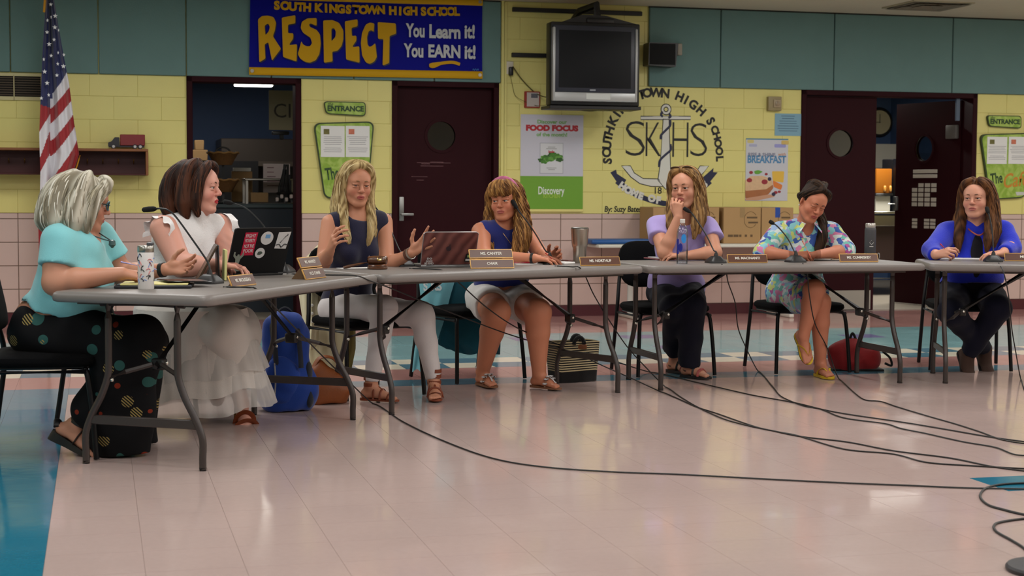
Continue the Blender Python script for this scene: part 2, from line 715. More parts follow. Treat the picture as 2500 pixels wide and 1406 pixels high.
cells = []
for j in range(-1, 70):
    for i in range(-22, 48):
        s, n = SG + (i + 0.5) * PS, N0 + (j + 0.5) * PN
        if n > 20.5 or s < -9.2 or s > 10.2 or n < 0.0:
            continue
        p = MW @ Vector((s, -n, 0))
        q = (p.x / p.y * FPX) if p.y > 0.5 else 1e9
        yy = 703 + FPX * math.tan(math.atan2(CAM_H, max(p.y, .5)) - PITCH)
        vis = p.y > 4.4 and abs(q) < 1330 and yy < 1460
        cells.append((i, j, vis, p.y))
near = sorted([c for c in cells if c[2]], key=lambda c: c[3])
single = set((c[0], c[1]) for c in near[:300])
tme = {}
for k in range(7):
    q = MB().add([(g_, -PN + g_, -0.003), (PS - g_, -PN + g_, -0.003), (PS - g_, -g_, -0.003), (g_, -g_, -0.003),
                  (g_, -PN + g_, 0), (PS - g_, -PN + g_, 0), (PS - g_, -g_, 0), (g_, -g_, 0)],
                 [(4, 5, 6, 7), (0, 1, 5, 4), (1, 2, 6, 5), (2, 3, 7, 6), (3, 0, 4, 7)])
    tme[k] = q.mesh('floor_tile', smooth=False)
    tme[k].materials.append(FMATS[k])
rest = MB()
rest_m = []
for i, j, vis, yy in cells:
    k = tile_kind(i, j)
    if (i, j) in single:
        o = bpy.data.objects.new('floor_tile', tme[k])
        COL.objects.link(o)
        o.parent = fl
        o.location = (SG + i * PS, -(N0 + j * PN), 0)
    else:
        x0, x1, y0, y1 = tile_quad(i, j)
        rest.add([(x0, y0, 0), (x1, y0, 0), (x1, y1, 0), (x0, y1, 0)], [(0, 1, 2, 3)])
        rest_m.append(k)
me = rest.mesh('floor_tiles', smooth=False)
o = obj('floor_tiles', me, FMATS, fl)
o['kind'] = 'stuff'
me.polygons.foreach_set('material_index', rest_m)

# ------------------------------------------------------------------ doors
M_DGLASS = glass('door_glass', (205, 212, 212), 0.10)
M_SATIN = mat('satin_metal', (150, 150, 148), 0.35, metal=0.9)


def frame_parts(root, x0, x1, w=0.052):
    mb = MB()
    for a, b in ((x0, x0 + w), (x1 - w, x1)):
        mb.rbox((a, -0.014, 0.0), (b, WT + 0.01, DOOR_T), 0.004, 1)
    mb.build('jamb', M_MAROON, root)
    MB().rbox((x0, -0.014, DOOR_T - w), (x1, WT + 0.01, DOOR_T), 0.004, 1).build('head', M_MAROON, root)


def leaf_panel(w, h, hole=None, thick=0.045, n=40):
    """door leaf in x 0..w, z 0..h, y 0..thick with a round hole (cx, cz, r)"""
    mb = MB()
    if hole is None:
        return mb.rbox((0, 0, 0), (w, thick, h), 0.003, 1)
    cx, cz, r = hole
    sq = []
    for k in range(n):
        a = 2 * math.pi * k / n
        c, s = math.cos(a), math.sin(a)
        t = min((w - cx if c > 0 else cx) / max(abs(c), 1e-6), (h - cz if s > 0 else cz) / max(abs(s), 1e-6))
        sq.append((cx + c * t, cz + s * t))
    # exact corners: snap the nearest boundary sample to each corner
    for X, Z in ((0, 0), (w, 0), (w, h), (0, h)):
        k = min(range(n), key=lambda q: (sq[q][0] - X) ** 2 + (sq[q][1] - Z) ** 2)
        sq[k] = (X, Z)
    ci = [(cx + r * math.cos(2 * math.pi * k / n), cz + r * math.sin(2 * math.pi * k / n)) for k in range(n)]
    vs = [(x, 0, z) for x, z in sq] + [(x, 0, z) for x, z in ci] + [(x, thick, z) for x, z in sq] + [(x, thick, z) for x, z in ci]
    fs = []
    for k in range(n):
        j = (k + 1) % n
        fs += [(k, j, n + j, n + k), (2 * n + j, 2 * n + k, 3 * n + k, 3 * n + j), (n + k, n + j, 3 * n + j, 3 * n + k), (j, k, 2 * n + k, 2 * n + j)]
    return mb.add(vs, fs)


def round_window(leaf, cx, cz, r):
    n = 32
    mb = MB()
    for y0, y1 in ((-0.008, 0.001), (0.044, 0.053)):
        mb.ring([[Vector((cx + q * math.cos(2 * math.pi * k / n), y, cz + q * math.sin(2 * math.pi * k / n))) for k in range(n)]
                 for q, y in ((r - 0.006, y0), (r + 0.02, y0), (r + 0.02, y1), (r - 0.006, y1))], closed=True)
    mb.build('window_ring', M_MAROON, leaf)
    MB().lathe([(r, 0.02), (r, 0.024)], 32, T(cx, 0, cz) @ RX(-math.pi / 2)).build('pane', M_DGLASS, leaf)


# door 1: open doorway to the serving room
d1 = wthing('door_1', 'maroon framed open doorway to the dim serving room', 'doorway', 0, 0, 0, kind='structure')
frame_parts(d1, *OPEN[0])
# door 2: closed leaf with porthole
d2 = wthing('door_2', 'closed maroon door with a round porthole and lever handle', 'door', 0, 0, 0, kind='structure')
frame_parts(d2, *OPEN[1])
x0, x1 = OPEN[1][0] + 0.055, OPEN[1][1] - 0.055
hx, hz = wl(1077, 332, -0.07)
lf = leaf_panel(x1 - x0, DOOR_T - 0.066, (hx - x0, hz - 0.008, 0.138)).build('leaf', M_MAROON, d2, smooth=False, M=T(x0, 0.06, 0.008))
round_window(lf, hx - x0, hz - 0.008, 0.138)
hx, hz = wl(980, 510, -0.06)
hx -= x0; hz -= 0.008
mb = MB().rbox((hx - 0.022, -0.008, hz - 0.11), (hx + 0.022, 0.001, hz + 0.11), 0.004, 2)
mb.cyl((hx, -0.008, hz - 0.05), (hx, -0.05, hz - 0.05), 0.011, n=12)
mb.rbox((hx - 0.012, -0.062, hz - 0.062), (hx + 0.105, -0.045, hz - 0.038), 0.006, 2)
mb.build('lever_handle', M_SATIN, lf)
mb = MB()
for k in range(9):
    a, b = random.uniform(0.1, 0.5), random.uniform(0.05, 0.25)
    z = random.choice([1.42, 1.40, 1.31, 1.27, 1.30]) + random.uniform(-.01, .01)
    mb.box((a, -0.0006, z), (a + b, 0.0, z + 0.004))
mb.build('scuff', mat('scuff', (120, 80, 84), 0.6), lf, smooth=False)
# door 3: double door, one leaf closed, one swung into the kitchen
d3 = wthing('door_3', 'maroon double door, one leaf shut and one swung open into the kitchen', 'door', 0, 0, 0, kind='structure')
frame_parts(d3, *OPEN[2])
x0, xm, x1 = OPEN[2][0] + 0.055, 3.735, OPEN[2][1] - 0.055
hx, hz = wl(2052, 350, -0.07)
lf = leaf_panel(xm - x0, DOOR_T - 0.066, (hx - x0, hz - 0.008, 0.137)).build('leaf', M_MAROON, d3, smooth=False, M=T(x0, 0.06, 0.008))
round_window(lf, hx - x0, hz - 0.008, 0.137)
MB().box((0.01, -0.003, 0.01), (xm - x0 - 0.03, 0.0, 0.20)).build('kick_plate', mat('grey_kickplate', (150, 146, 136), 0.45), lf, smooth=False)
th = math.radians(76)
hinge = T(x1 - 0.01, 0.19, 0.008) @ RZ(-th) @ T(-0.95, 0, 0)       # free edge swings into the kitchen
lf2 = leaf_panel(0.95, DOOR_T - 0.066, (0.42, hz - 0.03, 0.137)).build('leaf', M_MAROON, d3, smooth=False, M=hinge)
round_window(lf2, 0.42, hz - 0.03, 0.137)
M_PRINT = mat('door_notice', (198, 190, 178), 0.6)
mb = MB()
for r_ in range(2):
    mb.rbox((0.27, -0.004, 1.375 - r_ * 0.05), (0.63, 0.0, 1.412 - r_ * 0.05), 0.002, 1)
for r_ in range(5):
    for c_ in range(4):
        if (r_, c_) not in ((4, 0), (2, 3)):
            mb.box((0.26 + c_ * 0.095, -0.003, 1.03 + r_ * 0.05), (0.335 + c_ * 0.095, 0.0, 1.07 + r_ * 0.05))
for r_ in range(3):
    for c_ in (0, 2, 3):
        mb.box((0.27 + c_ * 0.09, -0.003, 0.80 + r_ * 0.036), (0.345 + c_ * 0.09, 0.0, 0.828 + r_ * 0.036))
mb.build('notice_print', M_PRINT, lf2, smooth=False, label='grey stencilled notices on the open leaf')
mb = MB().rbox((0.0, -0.03, 0.98), (0.05, 0.07, 1.13), 0.01, 2)
mb.cyl((0.03, -0.02, 1.05), (-0.04, -0.05, 1.05), 0.012, n=10)
mb.build('latch', M_SATIN, lf2)
MB().rbox((0.78, -0.05, 1.72), (0.93, -0.002, 1.86), 0.01, 2).build('door_closer', mat('closer_grey', (96, 92, 88), 0.5), lf2)
MB().rbox((x1 - 0.16, 0.03, 1.9), (x1 - 0.115, 0.055, DOOR_T - 0.05), 0.004, 1).build('astragal', mat('grey_blue_strip', (70, 84, 104), 0.5), d3)

# ------------------------------------------------------------------ kitchen behind the doors
KH, KD = 2.55, 5.2
for nm, lab, lo, hi, mm in (
        ('wall_kitchen', 'dark blue far wall of the kitchen seen through the doorways', (-5.2, KD, 0), (6.6, KD + 0.1, KH + .1), M_KBLUE),
        ('wall_kitchen_end', 'blue end wall of the kitchen beyond the double door', (6.6, WT, 0), (6.7, KD, KH + .1), M_KBLUE),
        ('wall_kitchen_side', 'blue side wall of the serving room', (-5.3, WT, 0), (-5.2, KD, KH + .1), M_KBLUE),
        ('ceiling_kitchen', 'yellowish kitchen ceiling seen above the doorways', (-5.3, WT, KH), (6.7, KD + 0.1, KH + 0.1), mat('kitchen_ceiling', (176, 164, 118), 0.9))):
    o = MB().box(lo, hi).build(nm, mm, None, smooth=False, M=MW)
    tag(o, lab, 'ceiling' if 'ceil' in nm else 'wall', kind='structure')
o = MB().box((-5.3, WT, -0.05), (6.7, KD + 0.1, 0.001)).build('floor_kitchen', mat('kitchen_floor', (150, 140, 126), 0.5, var=(6, .1)), None, smooth=False, M=MW)
tag(o, 'grey quarry floor of the kitchen behind the doors', 'floor', kind='structure')


def kl(px, py, y):
    x, z = wl(px, py, -y)
    return Vector((x, y, z))


M_TUBE = mat('lit_tube', (255, 252, 240), 0.5, emit=((255, 250, 238), 9.0))
# serving room light
p = kl(616, 208, 3.2)
k1 = wthing('kitchen_light', 'lit fluorescent strip hanging below the serving room ceiling', 'light', p.x, -p.y, p.z)
MB().rbox((-0.19, -0.09, -0.012), (0.22, 0.09, 0.016), 0.01, 2).build('tube', M_TUBE, k1)
MB().rbox((-0.21, -0.11, 0.014), (0.24, 0.11, 0.05), 0.008, 1).build('housing', M_WHITE, k1)
MB().cyl((0, 0, 0.05), (0, 0, KH - p.z), 0.008, n=8).build('stem', M_WHITE, k1)
# kitchen counter with dark front
M_NAVY = mat('dark_navy_laminate', (16, 30, 44), 0.45)
a, b = kl(470, 497, 1.0), kl(800, 497, 1.0)
kc = wthing('serving_counter', 'dark navy serving counter standing in the open doorway', 'counter', 0, -1.0, 0)
MB().box((-3.6, 0.0, 0.0), (-1.7, 0.7, a.z - 0.04)).build('front', M_NAVY, kc, smooth=False)
MB().rbox((-3.62, -0.03, a.z - 0.04), (-1.68, 0.72, a.z), 0.006, 1).build('counter_top', mat('counter_dark', (46, 62, 66), 0.35), kc)
ctop = a.z


def kbox(name, label, cat, px0, py0, px1, py1, y, d, m, group=None, r=0.006):
    """box in the kitchen whose front face spans the pixel rectangle at depth y"""
    a, b = kl(px0, py1, y), kl(px1, py0, y)
    o = MB().rbox((a.x, 0, a.z), (b.x, d, b.z), r, 1).build(name, m, None, M=MW @ T(0, y, 0))
    return tag(o, label, cat, group)


M_CARD = mat('cardboard', (168, 132, 88), 0.8, var=(8, 0.06))
# basket stand: two wicker baskets on a black pole
M_WICK = mat('wicker', (120, 82, 40), 0.7, bump=(160, 0.6), var=(60, 0.3))
p = kl(545, 497, 1.25)
bs = wthing('basket_stand', 'two-tier wicker basket stand on the serving counter', 'basket', p.x, -1.25, ctop)
for zz, sc in ((0.37, 1.0), (0.11, 1.02)):
    pr = [(0.085, 0), (0.11, 0.05), (0.145, 0.11), (0.152, 0.115), (0.146, 0.122), (0.136, 0.112), (0.105, 0.06), (0.08, 0.012)]
    b_ = MB().lathe([(r * sc, z + zz) for r, z in pr], 28).build('basket', M_WICK, bs)
    rim = [(0.15 * sc * math.cos(t), 0.15 * sc * math.sin(t), zz + 0.118 + 0.006 * math.sin(9 * t)) for t in np.linspace(0, 2 * math.pi, 40)[:-1]]
    MB().tube(rim, 0.009, 6, closed=True).build('rim', mat('wicker_rim', (168, 126, 70), 0.7), b_)
mb = MB().cyl((0, 0, 0), (0, 0, 0.5), 0.012, n=8).cyl((0, 0, 0), (0, 0, 0.012), 0.1, n=20)
mb.tube([(0.07 * math.cos(t), 0, 0.49 + 0.05 * math.sin(t)) for t in np.linspace(0, math.pi, 12)], 0.008, 6)
mb.build('stand', M_BLACKM, bs)
# far shelving and hood
hood = wthing('range_hood', 'long stainless hood under the far blue kitchen wall', 'hood', 0, -4.3, 0)
a, b = kl(540, 395, 4.3), kl(760, 340, 4.3)
MB().rbox((a.x, 0, a.z), (b.x, 0.85, b.z), 0.01, 1).build('canopy', mat('dull_steel', (96, 88, 84), 0.4, metal=.6), hood)
MB().rbox((a.x - .02, -0.03, a.z - 0.05), (b.x, 0.3, a.z + 0.01), 0.008, 1).build('rail', mat('dull_steel2', (122, 112, 104), 0.35, metal=.6), hood)
a2 = kl(540, 470, 4.3)
MB().box((a.x, 0.4, 0), (b.x, 0.88, a.z - .05)).build('back_panel', mat('hood_back', (60, 56, 54), 0.6), hood, smooth=False)
kbox('cardboard_box', 'pale cardboard box on the far shelf above a larger one', 'box', 476, 342, 498, 366, 3.8, 0.2, M_CARD, 'boxes on the far kitchen shelf')
kbox('cardboard_box', 'larger cardboard box under the pale one on the far shelf', 'box', 470, 366, 507, 392, 3.8, 0.25, M_CARD, 'boxes on the far kitchen shelf')
sh = kl(465, 392, 3.8)
o = MB().box((sh.x - .5, -0.02, 0), (sh.x + 0.75, 0.3, sh.z)).build('kitchen_cabinet', mat('cabinet_dark', (30, 30, 34), 0.5), None, smooth=False, M=MW @ T(0, 3.8, 0))
tag(o, 'low dark cabinet under the boxes at the far kitchen wall', 'cabinet')
kbox('cardboard_box', 'open brown cardboard box on the serving counter behind the baskets', 'box', 566, 418, 616, 493, 1.64, 0.05, M_CARD)
o = MB().rbox((0, 0, 0), (0.17, 0.1, 0.035), 0.003, 1).build('paper_stack', mat('paper_white', (222, 218, 210), 0.7), None, M=MW @ T(kl(570, 418, 1.64).x, 1.62, kl(570, 418, 1.64).z))
tag(o, 'white paper stack on the open brown cardboard box', 'paper')
a, b = kl(598, 493, 1.2), kl(720, 436, 1.2)
ks = wthing('steel_riser', 'low stainless riser shelf on the serving counter', 'shelf', 0, -1.2, 0)
MB().rbox((a.x, 0, b.z - 0.02), (b.x, 0.4, b.z), 0.004, 1).build('shelf_top', M_STEEL, ks)
for x in (a.x + .01, b.x - .03):
    for y in (0.02, 0.36):
        MB().box((x, y, ctop), (x + 0.024, y + 0.024, b.z - .02)).build('leg', M_STEEL, ks, smooth=False)
kbox('flyer', 'white printed flyer standing behind the steel riser', 'flyer', 643, 400, 708, 470, 1.68, 0.01, mat('flyer_pink', (232, 214, 212), 0.6), r=.002)
f0 = kl(643, 470, 1.58)
o = bpy.data.objects['flyer']
mb = MB()
for k in range(5):
    q = kl(652, 410 + 11 * k, 1.68)
    mb.box((q.x, -0.002, q.z), (q.x + random.uniform(.06, .18), 0, q.z + 0.008))
obj('print', mb.mesh('print', False), mat('flyer_print', (150, 110, 116), .7), o)['kind'] = 'stuff'
kbox('cardboard_tray', 'shallow cardboard tray lying on the serving counter', 'tray', 612, 470, 655, 494, 1.3, 0.12, M_CARD)
# gadget on riser: black utensil rack
p = kl(697, 494, 1.1)
g = wthing('utensil_caddy', 'black wire caddy of utensils at the end of the serving counter', 'caddy', p.x, -1.10, ctop + .001)
mb = MB()
for k in range(7):
    t = k / 6
    mb.tube([(-0.07 + .14 * t, 0.02 * (k % 3), 0.012), (-0.06 + .1 * t, 0, 0.16), (-0.02 + 0.05 * t, 0, 0.28 + 0.05 * (k % 3))], [0.012, 0.01, 0.014], 6)
mb.tube([(0.08 * math.cos(t), 0.06 * math.sin(t), 0.1) for t in np.linspace(0, 6.28, 20)[:-1]], 0.012, 6, closed=True)
mb.build('rack', M_BLACKM, g)
mb = MB()
for k in range(5):
    mb.rbox((-0.1 + .045 * k, -0.06, 0.02 + 0.03 * (k % 2)), (-0.07 + .045 * k, -0.03, 0.06 + 0.03 * (k % 2)), 0.006, 1)
mb.build('packets', mat('pale_packets', (206, 190, 184), .5), g)
# hanging sign
a, b = kl(657, 317, 0.9), kl(745, 222, 0.9)
sg = wthing('hanging_sign', 'grey hanging sign lettered CI inside the serving doorway', 'sign', 0, -0.9, 0)
MB().rbox((a.x, 0, a.z), (b.x, 0.02, b.z), 0.002, 1).build('board', mat('sign_grey', (128, 120, 92), 0.6), sg)
text('CI', 0.19, mat('sign_ink', (44, 38, 26), .6), sg, T((kl(682, 272, .9).x + .03), -0.002, kl(682, 272, .9).z))
for x in (a.x + 0.04, b.x - .04):
    MB().cyl((x, 0.01, b.z), (x, 0.01, KH), 0.003, n=6).build('wire', M_BLACKM, sg)
p = kl(686, 325, 0.9)
o = MB().rbox((p.x - 0.08, 0, p.z - 0.015), (p.x + 0.08, 0.1, p.z + 0.02), 0.01, 2).rbox((p.x - 0.01, .02, p.z - 0.06), (p.x + 0.03, .05, p.z), 0.006, 1).build('sign_camera', M_BLACKM, sg, M=None)
# --- right kitchen (through the double door)
ys = 2.2
kt = wthing('steam_table', 'stainless serving line with dark panel front in the kitchen', 'counter', 0, -ys, 0)
a, b = kl(2100, 552, ys), kl(2262, 516, ys)
MB().rbox((a.x, 0, a.z), (b.x, 0.7, b.z - 0.045), 0.006, 1).build('apron', M_STEEL, kt)
MB().rbox((a.x, -0.06, b.z - 0.03), (b.x, 0.75, b.z), 0.006, 1).build('worktop', M_STEEL, kt)
a2 = kl(2100, 660, ys)
MB().box((a.x, 0.04, a2.z), (b.x, 0.68, a.z)).build('panel', mat('brown_panel', (62, 44, 40), 0.5), kt, smooth=False)
a3 = kl(2100, 680, ys)
MB().cyl((a.x, 0.0, a3.z), (b.x, 0.0, a3.z), 0.016, n=10).build('rail', M_STEEL, kt)
for x in (a.x + .02, b.x - .06):
    for y in (.05, .6):
        MB().box((x, y, 0), (x + .04, y + .04, a.z)).build('leg', M_STEEL, kt, smooth=False)
wt = b.z
kb = wthing('coffee_brewer', 'black and steel beverage dispenser on the kitchen serving line', 'dispenser', 0, -(ys + .12), 0)
a, b = kl(2191, 516, ys + .12), kl(2240, 388, ys + .12)
W_ = b.x - a.x
MB().rbox((a.x, 0.1, wt), (b.x, 0.4, b.z), 0.01, 1).build('body', mat('brewer_dark', (34, 33, 35), .35), kb)
mb = MB().box((a.x - .012, 0.0, wt), (a.x + .008, .1, b.z)).box((b.x - .008, 0.0, wt), (b.x + .012, .1, b.z)).box((a.x, 0, b.z - .02), (b.x, .1, b.z))
mb.build('trim', M_STEEL, kb, smooth=False)
mb = MB().lathe([(0.06, 0), (0.075, .02), (0.07, .06)], 20, T((a.x + b.x) / 2, .05, b.z - .1))
mb.build('brew_head', M_BLACKM, kb)
MB().lathe([(0.055, 0), (0.07, .02), (0.07, .2), (0.05, .25), (0.03, .27)], 20, T((a.x + b.x) / 2, .05, wt + .012)).build('urn', M_BLACKM, kb)
kd = wthing('juice_dispenser', 'amber drink dispenser beside the black beverage machine', 'dispenser', 0, -(ys + .14), 0)
a, b = kl(2150, 472, ys + .14), kl(2188, 412, ys + .14)
b.x -= .05
MB().rbox((a.x - .06, 0, a.z), (b.x, .25, b.z), .012, 2).build('tank', mat('amber', (150, 88, 24), .25), kd)
MB().rbox((a.x - .07, -.02, a.z - .03), (b.x + .01, .27, a.z), .008, 1).build('base', M_BLACKM, kd)
MB().box((a.x - .05, .02, wt), (b.x - .01, .22, a.z - .03)).build('bin', mat('pale_bin', (176, 172, 160), .5), kd, smooth=False)
for x in (a.x + .03, a.x + .1):
    MB().rbox((x, -.03, a.z + .02), (x + .03, 0, a.z + .09), .01, 1).build('tap', mat('amber_tap', (196, 140, 60), .3), kd)
kw = kbox('menu_board', 'blank pale board on the blue kitchen wall behind the drink dispenser', 'board', 2110, 352, 2214, 410, 4.6, 0.15, mat('pale_board', (172, 168, 158), .6))
p = kl(2153, 298, 5.1)
ck = wthing('wall_clock', 'round black-rimmed clock on the blue kitchen wall', 'clock', p.x, -5.1, p.z)
MB().lathe([(0.19, 0), (0.2, 0.03), (0.185, 0.05), (0.165, 0.05), (0.16, 0.035)], 32, T(0, 0.1, 0) @ RX(math.pi / 2), caps=True).build('case', M_BLACKM, ck)
MB().lathe([(0.16, 0.036), (0.16, 0.04)], 32, T(0, 0.1, 0) @ RX(math.pi / 2)).build('dial', mat('clock_dial', (190, 180, 150), .5), ck)
MB().box((-.004, 0.055, -.01), (.004, 0.057, .11)).box((-.08, 0.055, -.004), (.01, 0.057, .004)).build('hand', M_BLACKM, ck, smooth=False)
a, b = kl(2186, 352, 5.15), kl(2186, 250, 5.15)
o = MB().cyl((a.x, 5.17, a.z - .8), (a.x, 5.17, KH), .018, n=8).build('wall_pipe', mat('pipe_grey', (140, 146, 150), .5), None, M=MW)
tag(o, 'thin grey pipe running up the blue kitchen wall', 'pipe')
# light fixture of the kitchen
kfl = wthing('kitchen_light', 'kitchen ceiling strip light behind the double door', 'light', 4.75, -1.7, 2.53)
MB().rbox((-.6, -.15, -.01), (.6, .15, .015), .008, 1).build('tube', M_TUBE, kfl)
# ================================================================== THINGS ON THE WALL
M_INKB = mat('black_ink', (24, 22, 22), 0.6)
M_INKN = mat('navy_paint', (20, 26, 62), 0.5)
M_PAPER = mat('paper', (226, 224, 222), 0.6)
M_GOLD = mat('banner_gold', (200, 152, 14), 0.6, spec=.2)
M_LOUV = mat('louvre_brown', (66, 50, 30), 0.5)


def wpoly(pts, out=0.0):
    return [wl(x, y, out) for x, y in pts]


# air vent grille
x0, z0 = wl(-40, 243)
x1, z1 = wl(104, 184)
v = wthing('wall_vent', 'long brown slatted air grille below the green panels', 'vent', 0, 0, 0)
mb = MB()
MB().box((x0, -0.004, z0 + 0.02), (x1, 0.001, z1)).build('back', mat('vent_dark', (22, 16, 8), .8), v, smooth=False)
for k in range(9):
    z = z0 + 0.045 + (z1 - z0 - 0.05) * k / 8
    MB().box((x0 + 0.01, -0.016, z - 0.005), (x1 - 0.01, -0.004, z + 0.003)).build('slat', M_LOUV, v, smooth=False)
for a, b, c, d in ((x0, z0, x1, z0 + 0.03), (x0, z1 - 0.012, x1, z1 + 0.012), (x1 - 0.015, z0, x1 + 0.015, z1), (wl(33, 200)[0], z0, wl(33, 200)[0] + .008, z1)):
    MB().box((a, -0.02, b), (c, 0.0, d)).build('frame', mat('vent_cream', (196, 186, 140), .5), v, smooth=False)

# coat rack shelf
M_WOOD = mat('oak_trim', (130, 78, 40), 0.5, var=(14, .15))
M_DKRED = mat('dark_red_panel', (66, 16, 18), 0.55)
D_ = 0.24
x0, zt = wl(-60, 359, D_)
x1, _ = wl(362, 362, D_)
zb = wl(362, 428, D_)[1]
r_ = wthing('coat_rack', 'dark red wall rack with oak edge and a row of coat hooks', 'rack', 0, 0, 0)
MB().rbox((x0, -D_, zt - 0.022), (x1, 0, zt), 0.003, 1).build('shelf_top', M_WOOD, r_)
MB().rbox((x1 - 0.022, -D_, zb), (x1, 0, zt - 0.022), 0.003, 1).build('side_panel', M_WOOD, r_)
MB().box((x0, -0.025, zb), (x1 - 0.022, -0.001, zt - 0.022)).build('back_panel', M_DKRED, r_, smooth=False)
MB().rbox((x0, -D_, zb), (x1 - .022, -0.01, zb + 0.012), 0.003, 1).build('lower_board', M_DKRED, r_)
for k in range(13):
    x = x1 - 0.12 - k * 0.13
    MB().tube(smooth_path([(x, -0.02, zt - 0.11), (x, -0.06, zt - 0.125), (x, -0.085, zt - 0.10), (x, -0.08, zt - 0.085)], 4), 0.005, 6).build('hook', mat('brass_hook', (120, 84, 40), .4, metal=.7), r_)

# toy truck on the rack
xc, zc = wl(309, 361, 0.13)
tk = wthing('toy_truck', 'red toy box truck standing on the coat rack', 'toy truck', xc, 0.13, zt)
M_RED = mat('toy_red', (120, 16, 22), .4)
M_TB = mat('toy_dark', (26, 20, 30), .4)
MB().rbox((-0.055, -0.05, 0.03), (0.155, 0.05, 0.125), .004, 1).build('box_body', M_RED, tk)
MB().prism(rounded([(-0.155, 0.02), (-0.06, 0.02), (-0.06, 0.10), (-0.10, 0.10), (-0.125, 0.065), (-0.155, 0.055)], .008, 3), -0.045, 0.045).build('cab', M_TB, tk)
MB().box((-0.15, -0.04, 0.015), (0.15, 0.04, 0.03)).build('chassis', M_TB, tk, smooth=False)
for x in (-0.11, 0.07, 0.115):
    for y in (-0.052, 0.052):
        w_ = MB().cyl((x, y - 0.012, 0.02), (x, y + 0.012, 0.02), 0.02, n=16).build('wheel', M_TB, tk)
        MB().cyl((x, y - 0.014, 0.02), (x, y + 0.014, 0.02), 0.012, n=12).build('hub', mat('toy_hub', (190, 186, 184), .4), w_)

# banner
bn = wthing('school_banner', 'blue and gold vinyl banner reading RESPECT above the doors', 'banner', 0, 0, 0)
BO = 0.05
M_BLUE = mat('banner_blue', (4, 8, 130), 0.6, spec=.12)
tl, tr_, br, bl = wl(611, -12, BO), wl(1178, 5, BO), wl(1177, 190, BO), wl(608, 180, BO)


def ban(u, v, out=BO):
    """u,v in 0..1 on the cloth (v down) -> wall frame point, with a slight sag"""
    x = (tl[0] * (1 - u) + tr_[0] * u) * (1 - v) + (bl[0] * (1 - u) + br[0] * u) * v
    z = (tl[1] * (1 - u) + tr_[1] * u) * (1 - v) + (bl[1] * (1 - u) + br[1] * u) * v
    sag = 4 * u * (1 - u)
    return Vector((x, -out - 0.008 * math.sin(u * 17) * (1 - v) - 0.004 * math.sin(u * 9 + v * 5), z - 0.002 * sag * (1 - v)))


MB().grid(lambda u, v: ban(u, v), 48, 14).build('cloth', M_BLUE, bn)
for nm, v0 in (('top_hem', 0.0), ('bottom_hem', 0.965)):
    MB().tube([ban(u, v0, BO + .004) for u in np.linspace(0, 1, 40)], 0.034, 10, flat=0.35, up=(0, 1, 0)).build(nm, M_GOLD, bn)
for u, v0 in ((0.012, .965), (0.988, .965), (0.988, .0), (0.012, .0)):
    p = ban(u, v0, BO + .018)
    MB().lathe([(0.006, 0), (0.016, 0), (0.016, 0.003), (0.006, 0.003)], 16, T(*p) @ RX(math.pi / 2)).build('grommet', M_STEEL, bn)


def bpx(px, py, out=0.068):
    x, z = wl(px, py, out)
    return Vector((x, -out, z))


M_GSH = mat('banner_shadow', (8, 6, 40), .5)
W1 = 'SOUTH KINGSTOWN HIGH SCHOOL'
xs_ = [676, 696, 715, 733, 750, None, 777, 796, 814, 832, 851, 869, 887, 908, 930, None, 959, 977, 994, 1010, None, 1034, 1052, 1068, 1084, 1101, 1115]
ys_ = [14, 15, 17, 18, 19, 0, 20, 21, 22, 23, 24, 24, 25, 25, 25, 0, 27, 28, 28, 28, 0, 29, 29, 29, 29, 29, 29]
for ch, x, y in zip(W1, xs_, ys_):
    if x is None:
        continue
    p = bpx(x, y)
    r0 = random.uniform(-.07, .07)
    text(ch, 0.1, M_GOLD, bn, T(*p) @ RY(r0), bold=0.006, xs=1.0)
# RESPECT: chunky letter outlines
RES = {
 'R': ([(630, 47), (640, 39), (655, 38), (668, 42), (674, 55), (671, 75), (666, 88), (686, 119), (664, 148), (655, 103), (646, 108), (648, 143), (633, 152)], [(646, 62), (655, 57), (659, 66), (656, 77), (648, 86)]),
 'E': ([(688, 43), (721, 37), (721, 57), (703, 60), (703, 81), (716, 81), (716, 94), (707, 107), (707, 110), (725, 108), (724, 150), (691, 139)], None),
 'S': ([(773, 44), (750, 45), (737, 53), (734, 68), (740, 80), (758, 92), (762, 105), (757, 113), (748, 113), (739, 108), (736, 100), (727, 132), (733, 143), (745, 151), (757, 153), (771, 147), (780, 131), (783, 107), (781, 84), (773, 73), (757, 66), (754, 60), (758, 57), (773, 63)], None),
 'P': ([(789, 50), (812, 49), (828, 56), (838, 74), (838, 96), (834, 112), (824, 124), (811, 126), (812, 150), (791, 153)], [(809, 70), (815, 68), (820, 76), (819, 90), (809, 101)]),
 'E2': ([(842, 52), (873, 47), (873, 64), (858, 68), (859, 88), (870, 87), (870, 99), (861, 112), (862, 115), (877, 113), (878, 153), (845, 145)], None),
 'C': ([(914, 57), (903, 55), (893, 60), (884, 80), (881, 105), (884, 135), (893, 152), (903, 156), (914, 150), (920, 139), (916, 105), (909, 112), (902, 115), (897, 108), (896, 90), (900, 76), (907, 73), (912, 78)], None),
 'T': ([(922, 54), (966, 57), (967, 82), (951, 88), (950, 154), (934, 160), (936, 95), (923, 95)], None),
}
